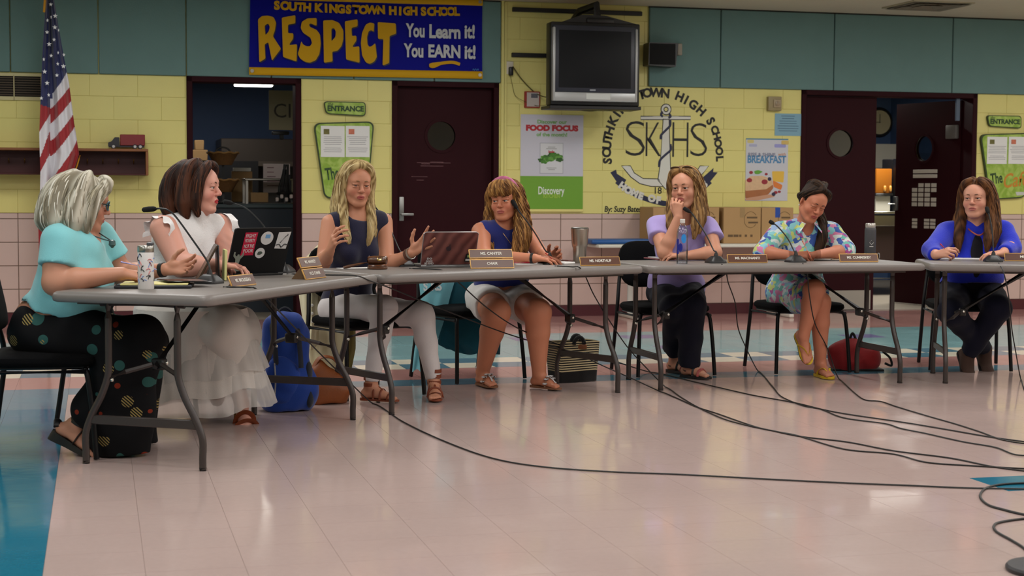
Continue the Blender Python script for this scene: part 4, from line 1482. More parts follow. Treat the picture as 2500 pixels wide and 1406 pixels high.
fr = [flag_pt(1.0, v)[0] for v in np.linspace(.622, .80, 16)]
MB().tube([p + Vector((.008, -.01, -.012)) for p in fr], .016, 6, flat=.4).build('fringe', M_FR, fg)
fr = [flag_pt(0.0, v)[0] for v in np.linspace(0, .13, 8)]
MB().tube([p + Vector((-.004, -.01, 0)) for p in fr], .012, 6, flat=.5).build('fringe', M_FR, fg)
ps, _ = wl(112, 300, FO)
MB().cyl((ps - .005, -FO + .09, 0.05), (ps + .012, -FO + .09, 2.82), .013, n=12).build('pole', mat('pole_wood', (120, 84, 40), .4), fg)
MB().lathe([(.16, 0), (.16, .02), (.06, .05), (.03, .1), (.02, .1)], 24, T(ps - .005, -FO + .09, 0)).build('stand', mat('brass', (150, 118, 50), .3, metal=.8), fg)
# ================================================================== TABLES AND CHAIRS
TT = 0.745
M_TOP = mat('grey_plastic_top', (118, 112, 108), 0.42, bump=(240, 0.08), var=(30, .03))
M_LEG = mat('grey_leg_enamel', (58, 50, 48), 0.38)
M_BRK = mat('dark_brace', (22, 20, 20), 0.4)
M_BOLT = mat('bright_bolt', (210, 208, 200), 0.25, metal=.9)
TABLES = [(-1.3201, 7.4803, 1.2634), (-0.1746, 9.0552, 0.6574), (1.5721, 9.9217, 0.2730), (3.5100, 10.0385, -0.1229)]
LABT = ['grey folding table with the black stickered laptop on it', 'grey folding table with the gavel and wood-look laptop on it',
        'grey folding table with the clear water bottle on it', 'grey folding table in front of the person in a royal blue cardigan']


def table_top(Lx, Wy, r, z0, z1):
    mb = MB()
    base = rounded([(-Lx / 2, -Wy / 2), (Lx / 2, -Wy / 2), (Lx / 2, Wy / 2), (-Lx / 2, Wy / 2)], r, 7)
    prof = [(-.012, z0), (-.003, z0 + .004), (0, z0 + .012), (0, z1 - .018), (-.004, z1 - .007), (-.012, z1 - .001), (-.02, z1)]
    rings = []
    for off, z in prof:
        rings.append([Vector((x * (1 + 2 * off / Lx), y * (1 + 2 * off / Wy), z)) for x, y in base])
    return mb.ring(rings)


def make_table():
    t = thing('folding_table', '', 'table', group='grey folding tables set end to end')
    table_top(1.83, .76, .06, .70, TT).build('tabletop', M_TOP, t, angle=.9)
    MB().box((-.80, -.31, .686), (.80, .31, .701)).build('underside', M_LEG, t, smooth=False)
    fx, fy, uy = .7913, .28, .165
    for sx in (-1, 1):
        for sy in (-1, 1):
            p = smooth_path([(sx * fx, sy * uy, .69), (sx * fx, sy * uy, .46), (sx * fx, sy * (uy + .004), .385), (sx * fx, sy * (uy + .035), .30), (sx * fx, sy * (fy - .03), .21), (sx * fx, sy * fy, .13), (sx * fx, sy * fy, .05), (sx * fx, sy * fy, .004)], 4)
            lg = MB().tube(p, .0152, 12).build('leg', M_LEG, t)
            MB().cyl((sx * fx, sy * fy, 0), (sx * fx, sy * fy, .012), .0165, n=12).build('foot_cap', M_BRK, lg)
            MB().lathe([(.009, 0), (.008, .006), (.003, .009)], 10, T(sx * fx, sy * uy - .014, .365) @ RX(math.pi / 2)).build('bolt', M_BOLT, lg)
            # link from the leg to the middle of the brace
            MB().tube([(sx * fx, sy * uy, .372), (sx * (fx - .06), sy * .12, .395), (sx * (fx - .115), sy * .022, .425)], .008, 6, flat=1.4).build('link', M_LEG, t)
        MB().rbox((sx * fx - .007, -fy + .012, .172), (sx * fx + .007, fy - .012, .212), .004, 1).build('crossbar', M_LEG, t)
        MB().tube([(sx * (fx - .10), 0, .415), (sx * .26, 0, .688)], .0125, 4, flat=1.3).build('brace', M_BRK, t)
        MB().rbox((sx * (fx - .135) - .02, -.03, .40), (sx * (fx - .135) + .02, .03, .45), .006, 1).build('brace_hinge', M_BRK, t)
        MB().lathe([(.008, 0), (.007, .006), (.003, .008)], 10, T(sx * (fx - .14), -.032, .43) @ RX(math.pi / 2)).build('bolt', M_BOLT, t)
        MB().cyl((sx * fx, -.2, .690), (sx * fx, .2, .690), .012, n=8).build('pivot_bar', M_LEG, t)
    return t


tab0 = make_table()
tabs = []
for k, (x, y, a) in enumerate(TABLES):
    t = tab0 if k == 0 else copy_tree(tab0)
    t.location, t.rotation_euler = (x, y, 0), (0, 0, a)
    t['label'] = LABT[k]
    tabs.append(t)


def tdir(k):
    a = TABLES[k][2]
    return Vector((math.cos(a), math.sin(a), 0)), Vector((-math.sin(a), math.cos(a), 0))


# ---- chairs
M_CLOTH = mat('black_upholstery', (8, 8, 10), 0.95, bump=(300, .3), spec=.15)
M_CLEG = mat('black_chair_tube', (8, 8, 12), 0.45, spec=.3)


def cushion(w, d, h, r, crown, M):
    mb = MB()
    base = rounded([(-w / 2, -d / 2), (w / 2, -d / 2), (w / 2, d / 2), (-w / 2, d / 2)], r, 6)
    rings = []
    for k, (s, z) in enumerate(((.93, 0), (.985, .012), (1, h * .4), (.985, h * .75), (.93, h * .95), (.6, h + crown * .7), (.2, h + crown))):
        rings.append([M @ Vector((x * s, y * s, z)) for x, y in base])
    return mb.ring(rings)


def make_chair():
    c = thing('stacking_chair', '', 'chair', group='black upholstered stacking chairs at the tables')
    cushion(.49, .47, .052, .09, .012, T(0, 0, .405)).build('seat', M_CLOTH, c)
    MB().rbox((-.22, -.2, .392), (.22, .2, .41), .006, 1).build('seat_pan', M_CLEG, c)
    Mb = T(0, .235, .70) @ RX(math.radians(90 - 12))
    cushion(.46, .31, .045, .13, .012, Mb @ T(0, 0, -.02)).build('backrest', M_CLOTH, c)
    for sx in (-1, 1):
        MB().tube(smooth_path([(sx * .225, -.18, .40), (sx * .24, -.195, .36), (sx * .252, -.215, .2), (sx * .262, -.23, .004)], 4), .0125, 10).build('front_leg', M_CLEG, c)
        MB().tube(smooth_path([(sx * .19, .275, .78), (sx * .22, .25, .6), (sx * .245, .215, .42), (sx * .255, .24, .2), (sx * .262, .27, .004)], 4), .0125, 10).build('back_leg', M_CLEG, c)
        MB().tube([(sx * .243, -.19, .385), (sx * .243, .22, .385)], .011, 8).build('side_rail', M_CLEG, c)
    return c


CH = [  # front-leg midpoint, turn, label
    ((-1.86, 7.15), 1.75, 'black chair under the person in the aqua top'),
    ((-1.70, 7.93), 1.30, 'black chair under the person in the white dress'),
    ((-.715, 9.0), .657, 'black chair with a cream jacket over its back'),
    ((-.13, 9.83), .657, 'black chair with a teal garment over its back'),
    ((1.05, 10.15), .28, 'black chair under the person in the lilac shirt'),
    ((1.96, 10.36), .27, 'black chair under the person in the bright floral dress'),
    ((3.04, 10.54), -.10, 'black chair under the person in the royal blue cardigan')]
ch0 = make_chair()
CHAIRS = []
for k, ((x, y), a, lab) in enumerate(CH):
    c = ch0 if k == 0 else copy_tree(ch0)
    f = Vector((math.sin(a), -math.cos(a), 0))
    c.location = Vector((x, y, 0)) - f * .22
    c.rotation_euler = (0, 0, a)
    c['label'] = lab
    CHAIRS.append((c.location.copy(), a, f, Vector((math.cos(a), math.sin(a), 0))))

# ================================================================== THINGS ON THE TABLES
M_PBLK = mat('matte_black_plastic', (20, 20, 22), .45)
M_FOAM = mat('black_foam', (10, 10, 11), .95, bump=(500, .5))
M_PLATE = mat('nameplate_brown', (92, 58, 44), .35, var=(30, .06))
M_PGOLD = mat('nameplate_gold', (214, 166, 96), .35, metal=.35)
M_PTXT = mat('nameplate_text', (226, 222, 212), .5)


def nameplate(px, py, k, texts, label, w=.254, h=.056, turn=0.0):
    """py is the foot of the plate's front edge"""
    p = onz(px, py, TT)
    o = thing('name_plate', label, 'name plate', p, TABLES[k][2] + turn, 'brown and gold name plates')
    n = len(texts)
    for i, s in enumerate(texts):
        top = i == n - 2 if n > 1 else True
        M_ = T(0, 0, .002) @ RX(math.radians(-24)) @ T(0, 0, (n - 1 - i) * (h + .004))
        f = MB().rbox((-w / 2, 0, 0), (w / 2, .007, h), .002, 1, M_).build('frame', M_PGOLD, o)
        MB().box((-w / 2 + .004, -.0015, .005), (w / 2 - .004, .001, h - .005), M_).build('face', M_PLATE, f, smooth=False)
        text(s, .022, M_PTXT, f, M_ @ T(0, -.0028, h / 2), bold=.0006, fit=min(w * .62, .0125 * len(s)))
    M2 = T(0, 0, .002) @ RX(math.radians(-24))
    e = M2 @ Vector((0, .007, n * h * .9))
    MB().add([(-w / 2 + .06, .004, 0), (w / 2 - .06, .004, 0), (w / 2 - .06, e.y, e.z * .8), (-w / 2 + .06, e.y, e.z * .8), (-w / 2 + .06, e.y + .03 * n, 0), (w / 2 - .06, e.y + .03 * n, 0)],
             [(2, 3, 4, 5), (0, 1, 5, 4), (1, 2, 5), (0, 4, 3)]).build('rest', mat('plate_rest', (96, 70, 44), .5), o, smooth=False)
    return o


nameplate(598, 699, 0, ['MS. BROUSSEAU'], 'brown name plate lettered MS. BROUSSEAU', w=.235)
nameplate(773, 681, 0, ['MS. MARKEY', 'VICE CHAIR'], 'double brown name plate lettered MS. MARKEY VICE CHAIR', w=.235)
nameplate(1203, 656, 1, ['MS. CANTER', 'CHAIR'], 'double brown name plate lettered MS. CANTER CHAIR', turn=-.35)
nameplate(1467, 649, 1, ['MS. NORTHUP'], 'brown name plate lettered MS. NORTHUP', turn=-.3)
nameplate(1826, 642, 2, ['MS. MACINANTI'], 'brown name plate lettered MS. MACINANTI', turn=-.1)
nameplate(2098, 640, 2, ['MS. CUMMISKEY'], 'brown name plate lettered MS. CUMMISKEY', turn=-.1)
nameplate(2503, 638, 3, ['MS. C'], 'brown name plate starting MS. C cut by the picture edge')


def mic(px, py, k, neck, label, cap=.05, turn=0.0, r=.0045):
    """neck: list of (px, py, depth offset from the base)"""
    p = onz(px, py, TT)
    o = thing('desk_microphone', label, 'microphone', p, 0, 'gooseneck desk microphones')
    a = TABLES[k][2] + turn
    R = RZ(a)
    base = rounded([(-.055, -.055), (.055, -.055), (.06, .06), (-.06, .06)], .03, 5)
    mb = MB().ring([[R @ Vector((x * s, y * s, z)) for x, y in base] for s, z in ((1, 0), (1, .008), (.92, .016), (.55, .036), (.42, .042), (.1, .043))])
    mb.build('base', M_PBLK, o)
    MB().lathe([(.016, .03), (.013, .05), (.008, .065)], 14).build('socket', M_PBLK, o)
    pts = [Vector((0, 0, .045)), Vector((0, 0, .07))] + [at(x, y, p.y + d) - p for x, y, d in neck]
    sp_ = smooth_path(pts, 6)
    MB().tube(sp_, r, 8).build('gooseneck', M_PBLK, o)
    d = (sp_[-1] - sp_[-3]).normalized()
    e = sp_[-1]
    MB().tube([e - d * .012, e, e + d * .012, e + d * cap * .5, e + d * cap * .9, e + d * cap], [.005, .009, .0125, .0135, .012, .006], 12).build('windscreen', M_FOAM, o)
    return p


MICS = [
    mic(512, 692, 0, [(505, 636, .06), (470, 585, .10), (430, 530, .14), (410, 513, .15), (392, 509, .16), (380, 509.5, .17)], 'gooseneck microphone reaching towards the person in the aqua top', cap=.075),
    mic(692, 665, 0, [(672, 620, .06), (650, 562, .1), (625, 530, .14), (600, 508, .18), (575, 498, .22), (567, 496, .22)], 'gooseneck microphone standing behind the black stickered laptop'),
    mic(985, 650, 1, [(975, 610, .06), (955, 565, .1), (935, 530, .14), (920, 510, .16), (914, 503, .17)], 'gooseneck microphone beside the gavel block', cap=.04),
    mic(1342, 645, 1, [(1332, 612, .06), (1310, 575, .1), (1290, 545, .12), (1270, 520, .14), (1262, 508, .15)], 'gooseneck microphone between the two name plates of one table', cap=.06),
    mic(1748, 642, 2, [(1742, 610, .08), (1725, 575, .12), (1706, 545, .15), (1690, 522, .18), (1684, 517, .19)], 'gooseneck microphone beside the clear water bottle'),
    mic(1943, 640, 2, [(1940, 615, .06), (1925, 585, .1), (1908, 563, .12), (1895, 550, .14), (1889, 546, .15)], 'gooseneck microphone in front of the person in the floral dress', cap=.035),
    mic(2425, 639, 3, [(2425, 612, .08), (2424, 585, .12), (2421, 555, .16), (2416, 530, .2), (2413, 520, .22)], 'gooseneck microphone in front of the royal blue cardigan')]

# tumbler with confetti print
p = onz(352, 707, TT) + Vector((0, .035, 0))
tm = thing('travel_tumbler', 'white travel tumbler with black, pink and blue confetti marks', 'tumbler', p)
R0 = .0345
MB().lathe([(R0 * .94, 0), (R0, .004), (R0, .158), (R0 * .985, .16)], 32).build('body', mat('tumbler_white', (224, 220, 218), .4), tm)
MB().lathe([(R0 * .99, .16), (R0 * 1.02, .163), (R0 * 1.02, .186), (R0 * .96, .189), (.01, .190)], 32).build('steel_collar', M_STEEL, tm)
MB().rbox((.006, -.015, .188), (.034, .015, .203), .005, 2).build('lid_spout', mat('lid_grey', (70, 70, 74), .4), tm)
cols = [mat('confetti_black', (26, 26, 32), .5), mat('confetti_pink', (214, 130, 130), .5), mat('confetti_blue', (96, 130, 196), .5)]
rr = random.Random(3)
for k in range(40):
    a0 = rr.uniform(0, 2 * math.pi)
    z = .03 + .12 * ((k * .37) % 1)
    s = rr.uniform(-1, 1)
    pts = [((R0 + .0004) * math.cos(a0 + t * .28 * (1 - abs(s) * .5)), (R0 + .0004) * math.sin(a0 + t * .28 * (1 - abs(s) * .5)), z + .009 * s * t + .004 * math.cos(t * 2)) for t in np.linspace(-1, 1, 6)]
    MB().tube(pts, .0022 if k % 3 < 2 else .0015, 5).build('mark', cols[k % 3], tm)

# portfolio with yellow pad, a dark folder lying on it
A_, B_ = tdir(0)
p = (onz(265, 706, TT) + onz(460, 704, TT)) / 2 + Vector((0, .12, 0))
pf = thing('portfolio', 'open black portfolio holding a yellow legal pad', 'portfolio', p, math.radians(8))
MB().rbox((-.165, -.12, 0), (.165, .12, .014), .005, 2).build('cover', mat('portfolio_black', (18, 18, 26), .5), pf)
MB().rbox((-.14, -.105, .014), (.148, .105, .021), .002, 1).build('legal_pad', mat('legal_yellow', (222, 212, 140), .6), pf)
o = MB().rbox((-.1, -.09, 0), (.1, .09, .006), .003, 1).build('tablet', mat('tablet_black', (14, 14, 18), .2), None, M=T(p.x + .12, p.y + .05, TT + .024) @ RZ(.5) @ RY(.03))
tag(o, 'dark glossy tablet lying across the yellow legal pad', 'tablet')
# tablet case propped like a tent, with a yellow pad
p = onz(514, 690, TT) + Vector((-.02, .22, 0))
tc_ = thing('tablet_case', 'bronze edged tablet case propped open like a tent', 'tablet case', p, .25)
MB().rbox((-.004, -.09, 0), (.006, .09, .19), .003, 1, T(-.085, 0, .003) @ RY(.50)).build('screen_half', mat('case_bronze', (66, 50, 34), .35), tc_)
MB().rbox((-.003, -.09, 0), (.005, .09, .168), .003, 1, T(.012, 0, .002) @ RY(-.02)).build('stand_half', M_PBLK, tc_)
o = MB().rbox((-.004, -.08, 0), (.008, .08, .145), .002, 1).build('note_pad', mat('note_yellow', (210, 206, 140), .6), None, M=T(p.x + .042, p.y, TT + .002) @ RZ(.25) @ RY(.03))
tag(o, 'yellow note pad standing against the propped tablet case', 'note pad')


def laptop(name, label, H1, H2, depth, hgt, lean, m_lid, m_base, r=.01):
    """H1,H2: hinge ends left/right as seen at the lid's back; user sits beyond"""
    x = (H2 - H1)
    w = x.length
    x.normalize()
    up = Vector((0, 0, 1))
    y = up.cross(x)                      # away from the viewer, towards the user
    mid = (H1 + H2) / 2
    R = Matrix((x, y, up)).transposed().to_4x4()
    o = thing(name, label, 'laptop', mid)
    o.rotation_euler = R.to_euler()
    MB().rbox((-w / 2, 0, 0), (w / 2, depth, .016), .005, 2).build('keyboard_base', m_base, o)
    Ml = T(0, .004, .014) @ RX(lean)
    lid = MB().prism(rounded([(-w / 2, 0), (w / 2, 0), (w / 2, hgt), (-w / 2, hgt)], [.004, .004, .014, .014], 4), 0, .008, Ml).build('lid', m_lid, o, angle=.5)
    MB().cyl((-w * .4, .006, .012), (w * .4, .006, .012), .007, n=8).build('hinge', m_base, o)
    return o, lid, Ml, w


H1, H2 = onz(553, 676, TT), onz(692, 671, TT)
lp, lid, Ml, w = laptop('laptop', 'black laptop with stickers on its lid', H1, H2, .24, .245, math.radians(22), mat('laptop_black', (9, 9, 11), .5, spec=.3), M_PBLK)
print('laptop1 width', w)


def lq(u, v, d=-.0012):
    return Ml @ T((u - .5) * w, d, v * .245)


M_STR, M_STW = mat('sticker_red', (186, 24, 62), .4), mat('sticker_white', (206, 206, 206), .4)
st = MB().prism([(-.038, -.062), (.034, -.062), (.038, .062), (-.034, .062)], -.0004, 0, lq(.29, .66)).build('red_sticker', M_STR, lid, smooth=False)
for s_, dz in (('FIGHT', .043), ('POVERTY', .017), ('NOT THE', -.013), ('POOR', -.038)):
    text(s_, .026, M_STW, lid, lq(.29, .66, -.002) @ T(0, 0, dz), fit=.056, name='sticker_text', bold=.0004)
for u, v, r_ in ((.58, .78, .036), (.51, .45, .028)):
    MB().lathe([(r_, 0), (r_, .0006)], 28, lq(u, v, -.0006) @ RX(math.pi / 2)).build('round_sticker', M_STW, lid)
MB().box((-.014, -.0006, 0), (.014, 0, .02), lq(.59, .78, -.0014)).build('sticker_print', mat('sticker_blue', (110, 160, 206), .4), lid, smooth=False)
MB().prism(rounded([(-.016, -.008), (.0, -.01), (.016, .0), (.006, .01), (-.012, .008)], .004, 2), -.0006, 0, lq(.51, .45, -.0014)).build('sticker_print', mat('sticker_grey', (70, 84, 74), .4), lid, smooth=False)
MB().prism([(-.038, -.042), (.03, -.045), (.042, .048), (-.03, .046)], -.0006, 0, lq(.86, .72)).build('square_sticker', M_STW, lid, smooth=False)
M_STK = mat('sticker_ink', (60, 60, 64), .5)
MB().tube([lq(.86, .72, -.0022) @ Vector(q) for q in ((-.012, 0, -.012), (.018, 0, .026), (.026, 0, .03), (.024, 0, .037))], .0022, 5).build('sticker_print', M_STK, lid)
for sx in (-1, 1):
    MB().tube(smooth_path([lq(.86, .72, -.0022) @ Vector(q) for q in ((0, 0, -.038), (sx * .015, 0, -.02), (sx * .034, 0, -.024))], 4), .0028, 5).build('sticker_print', M_STK, lid)
fig = [(-.022, 0), (.024, 0), (.022, .006), (.012, .008), (.012, .045), (.016, .066), (.03, .082), (.032, .1), (.024, .102), (.02, .088), (.008, .08), (.008, .09), (-.003, .092), (-.006, .08), (-.018, .088), (-.018, .104), (-.027, .104), (-.027, .082), (-.012, .066), (-.009, .045), (-.016, .008)]
MB().prism(fig, -.0006, 0, lq(.14, .06)).build('figure_sticker', mat('sticker_sage', (132, 140, 128), .5), lid, smooth=False)

# gavel and block
p = onz(920, 658, TT) + Vector((0, .04, 0))
gb = thing('gavel_block', 'round dark wood gavel block', 'block', p)
M_MAH = mat('mahogany', (84, 48, 24), .3, var=(30, .15), coat=.4)
MB().lathe([(.052, 0), (.056, .004), (.056, .01), (.052, .013), (.054, .018), (.05, .024), (.03, .026)], 32).build('disc', M_MAH, gb)
gv = thing('gavel', 'wooden gavel with a brass band lying on its block', 'gavel', p + Vector((0, 0, .027)))
MB().tube([(-.052, .006, .023), (-.046, .005, .023), (-.04, .004, .023), (-.02, .002, .023), (.02, -.002, .023), (.04, -.004, .023), (.046, -.005, .023), (.052, -.006, .023)], [.02, .024, .021, .0235, .0235, .021, .024, .02], 20).build('head', M_MAH, gv)
MB().tube([(.004, -.0005, .023), (.026, -.003, .023)], .0242, 20).build('band', mat('brass_band', (206, 174, 96), .25, metal=.8), gv)
g2 = at(838, 650, p.y - .03) - (p + Vector((0, 0, .027)))
g2.z = -.018
MB().tube([(-.03, 0, .016), Vector((-.03, 0, .016)) * .6 + g2 * .4, Vector((-.03, 0, .016)) * .2 + g2 * .8, g2], [.006, .0065, .009, .007], 10).build('handle', M_MAH, gv)
o = MB().rbox((-.1, -.05, 0), (.1, .05, .004), .001, 1).build('paper_sheet', M_PAPER, None, smooth=False, M=T(p.x - .12, p.y + .06, TT) @ RZ(.5))
tag(o, 'cream paper lying beside the gavel block', 'paper')

# laptop 2 with wood-look skin
H1, H2 = onz(1026, 653, TT), onz(1116, 653, TT)
H1 = onz(1028, 653, TT); xv = Vector((math.cos(.28), math.sin(.28), 0)); H2 = H1 + xv * .31
m_w = mat('wood_skin', (112, 62, 56), .4)
nt = m_w.node_tree
tcn = nt.nodes.new('ShaderNodeTexCoord'); wv = nt.nodes.new('ShaderNodeTexWave')
mp = nt.nodes.new('ShaderNodeMapping'); mp.inputs['Rotation'].default_value = (0, -.5, 0)
nt.links.new(tcn.outputs['Object'], mp.inputs['Vector']); nt.links.new(mp.outputs['Vector'], wv.inputs['Vector'])
wv.inputs['Scale'].default_value = 5; wv.inputs['Distortion'].default_value = 11; wv.inputs['Detail'].default_value = 3; wv.inputs['Detail Scale'].default_value = .6
rp = nt.nodes.new('ShaderNodeValToRGB')
rp.color_ramp.elements[0].color = lin((88, 46, 44)); rp.color_ramp.elements[1].color = lin((124, 74, 68))
nt.links.new(wv.outputs['Fac'], rp.inputs[0]); nt.links.new(rp.outputs[0], nt.nodes['Principled BSDF'].inputs['Base Color'])
lp2, lid2, Ml, w = laptop('laptop', 'silver laptop with a wood-look lid skin', H1, H2, .21, .205, math.radians(26), m_w, mat('alu_grey', (150, 150, 152), .35, metal=.7))
MB().tube([Ml @ Vector((x, .004, z)) for x, z in ((-w / 2, 0), (-w / 2, .198), (-w / 2 + .012, .205), (w / 2 - .012, .205), (w / 2, .198), (w / 2, 0))], .0045, 6).build('rim', mat('alu_rim', (176, 170, 172), .3, metal=.6), lid2)
ap = rounded([(-.012, -.012), (-.004, -.016), (.004, -.016), (.012, -.011), (.014, .0), (.009, .006), (.012, .012), (.004, .014), (-.004, .012), (-.013, .01), (-.016, 0)], .005, 3)
MB().prism(ap, -.0008, 0, Ml @ T(-.005, -.0008, .105)).build('lid_emblem', mat('emblem_dark', (52, 34, 40), .3), lid2, smooth=False)
MB().prism(rounded([(.0, .016), (.007, .018), (.008, .026), (.001, .024)], .003, 2), -.0008, 0, Ml @ T(-.005, -.0008, .105)).build('lid_emblem', mat('emblem_dark', (52, 34, 40), .3), lid2, smooth=False)
for s_, dz in (('DO', .040), ('GOOD', .024), ('BE KIND', .010)):
    text(s_, .016, M_STW, lid2, Ml @ T(-.11, -.0012, dz), fit=.02 + .0045 * len(s_), name='sticker_text', bold=.0006)
MB().prism(rounded([(-.022, -.026), (.018, -.026), (.024, .026), (-.016, .026)], .006, 2), -.0006, 0, Ml @ T(.115, -.0006, .045)).build('badge_sticker', M_PBLK, lid2, smooth=False)
MB().box((-.010, -.0006, .002), (.012, 0, .018), Ml @ T(.118, -.0014, .045)).build('sticker_print', mat('sticker_lime', (150, 176, 110), .4), lid2, smooth=False)
MB().box((-.014, -.0006, -.020), (.012, 0, -.008), Ml @ T(.113, -.0014, .045)).build('sticker_print', M_STW, lid2, smooth=False)

# small things on table B
p = onz(1128, 648, TT) + Vector((0, .1, 0))
o = thing('notebook', 'small open notebook with yellow-green pages beside the wood-look laptop', 'notebook', p, .5)
MB().rbox((-.07, -.05, 0), (.07, .05, .008), .003, 1).build('cover', M_PBLK, o)
MB().rbox((-.065, -.046, .008), (.065, .046, .02), .004, 1).build('pages', mat('notebook_page', (190, 186, 120), .6), o)
p = onz(1300, 646, TT) + Vector((0, .08, 0))
o = MB().rbox((-.12, -.07, 0), (.12, .07, .005), .001, 1).build('paper_sheet', M_PAPER, None, smooth=False, M=T(p.x, p.y, TT) @ RZ(.3))
tag(o, 'white papers under the hands of the person with the headband', 'paper')
p = onz(1275, 646, TT) + Vector((0, .02, .011))
o = MB().tube([(-.05, 0, 0), (.03, 0, 0), (.05, 0, 0), (.058, 0, 0)], [.0055, .0055, .004, .001], 10).build('red_pen', mat('pen_red', (150, 24, 44), .3), None, M=T(*p) @ RZ(.2))
tag(o, 'dark red pen lying on white papers', 'pen')
p = onz(1380, 645, TT) + Vector((0, .05, 0))
o = MB().rbox((-.06, -.04, 0), (.05, .05, .012), .003, 1).build('folded_paper', M_PAPER, None, smooth=False, M=T(p.x, p.y, TT) @ RZ(.9))
tag(o, 'folded white paper beside the steel tumbler', 'paper')
p = onz(1416, 643, TT) + Vector((0, .06, 0))
sm = thing('steel_tumbler', 'tall stainless steel tumbler with a stepped waist', 'tumbler', p)
S_ = 1.03
MB().lathe([(.036 * S_, 0), (.0375 * S_, .003), (.040 * S_, .09), (.044 * S_, .098), (.047 * S_, .115), (.0525 * S_, .2), (.0535 * S_, .205), (.051 * S_, .207), (.049 * S_, .2), (.04, .19)], 40).build('body', mat('brushed_steel', (176, 170, 160), .3, metal=1.0), sm)
MB().lathe([(.051 * S_, .2), (.052 * S_, .212), (.048 * S_, .215), (.01, .214)], 32).build('lid', mat('clear_lid', (90, 88, 84), .2), sm)
p = onz(1392, 641, TT) + Vector((0, .12, 0))
o = MB().rbox((-.035, -.05, 0), (.035, .05, .012), .004, 1).build('wallet', mat('brown_leather', (92, 44, 34), .5), None, M=T(p.x, p.y, TT) @ RZ(.4))
tag(o, 'small brown wallet beside the steel tumbler', 'wallet')

# table C things
p = onz(1660, 634, TT) + Vector((0, .10, 0))
fo = thing('folder', 'maroon folder with white papers under the clear water bottle', 'folder', p, .27)
MB().rbox((-.19, -.13, 0), (.15, .13, .006), .002, 1).build('cover', mat('maroon_card', (140, 70, 76), .5), fo)
MB().rbox((-.165, -.12, .006), (.17, .12, .012), .002, 1).build('papers', M_PAPER, fo)
p = onz(1667, 645, TT) + Vector((0, .045, 0))
wb = thing('water_bottle', 'clear plastic water bottle with blue label and white cap', 'bottle', p)
prof = [(.030, 0), (.0335, .004), (.0345, .02), (.033, .045), (.0345, .07), (.0345, .175), (.033, .19), (.028, .212), (.018, .232), (.0135, .242), (.0135, .25)]
M_BTL = glass('bottle_plastic', (248, 250, 252), .06)
MB().lathe(prof, 32, caps=False).build('body', M_BTL, wb)
MB().lathe([(.0325, .003), (.0335, .06), (.0335, .085)], 32).build('water', glass('water_in_bottle', (240, 244, 248), .03), wb)
MB().lathe([(.0150, .246), (.0155, .248), (.0155, .268), (.013, .27)], 20).build('cap', mat('cap_white', (220, 218, 214), .4), wb)


def curved_label(a0, a1, z0, z1, m, nm, R=.0352, rnd=False):
    def fn(u, v):
        if rnd:
            q, rad = 2 * math.pi * u, v
            a = (a0 + a1) / 2 + (a1 - a0) / 2 * rad * math.cos(q)
            z = (z0 + z1) / 2 + (z1 - z0) / 2 * rad * math.sin(q)
        else:
            a, z = a0 + (a1 - a0) * u, z0 + (z1 - z0) * v
        return Vector((R * math.cos(a), R * math.sin(a), z))
    MB().grid(fn, 24, 5, closed_u=rnd).build(nm, m, wb)


curved_label(-2.75, -2.3, .06, .15, mat('label_navy', (18, 34, 140), .4), 'label_strip')
curved_label(-1.85, -.95, .125, .18, mat('label_sky', (40, 140, 220), .4), 'label_disc', .0354, True)
curved_label(-2.35, -1.6, .075, .125, mat('label_navy', (18, 34, 140), .4), 'label_disc', .0355, True)
p = onz(2010, 636, TT) + Vector((0, .09, 0))
pp = thing('writing_papers', 'white papers on a dark clipboard under the writing hand', 'papers', p, .27)
MB().rbox((-.18, -.11, 0), (.2, .11, .005), .002, 1).build('clipboard', M_PBLK, pp)
MB().rbox((-.19, -.10, .005), (.02, .1, .010), .001, 1).build('sheet', M_PAPER, pp)
MB().rbox((.03, -.10, .005), (.19, .1, .009), .001, 1).build('folder_sheet', mat('manila', (206, 186, 160), .6), pp)
p = onz(2124, 634, TT)
p = Vector((2.335, 10.30, TT)); p.x = (2124 - 1250) / FPX * p.y
fk = thing('flask', 'dark grey insulated flask with a steel cap and white emblem', 'flask', p)
R_ = .0365
MB().lathe([(R_ * .95, 0), (R_, .004), (R_, .19), (R_ * .97, .2), (R_ * .86, .208)], 32).build('body', mat('flask_grey', (66, 66, 70), .5), fk)
MB().lathe([(R_ * .84, .206), (R_ * .88, .21), (R_ * .88, .232), (R_ * .8, .236), (.004, .237)], 28).build('cap', mat('flask_steel', (190, 186, 180), .3, metal=.6), fk)
M_FE = mat('flask_emblem', (196, 194, 192), .5)
MB().tube([Vector((x, -R_ - .001, .112 + z)) for x, z in ((0, .014), (.012, 0), (0, -.014), (-.012, 0))], .0022, 5, closed=True).build('emblem', M_FE, fk)
MB().box((-.012, -R_ - .0015, .085), (.012, -R_ + .002, .089)).build('emblem', M_FE, fk, smooth=False)
MB().tube(smooth_path([(.035, -.02, .03), (.05, -.03, .045), (.055, -.03, .02), (.05, -.02, .004)], 5), .003, 6).build('strap', mat('strap_pale', (150, 146, 142), .5), fk)

# table D
p = onz(2350, 634, TT) + Vector((0, .10, 0))
pp = thing('writing_papers', 'white papers in front of the royal blue cardigan', 'papers', p, -.12)
MB().rbox((-.13, -.1, 0), (.15, .1, .008), .002, 1).build('sheet', M_PAPER, pp)
# ================================================================== BODY ENGINE (signed distance fields -> one continuous skin)
def V(*a):
    return np.array(a, dtype=np.float64)


def nv(v):
    v = np.asarray(v, dtype=np.float64)
    return v / max(np.linalg.norm(v), 1e-9)


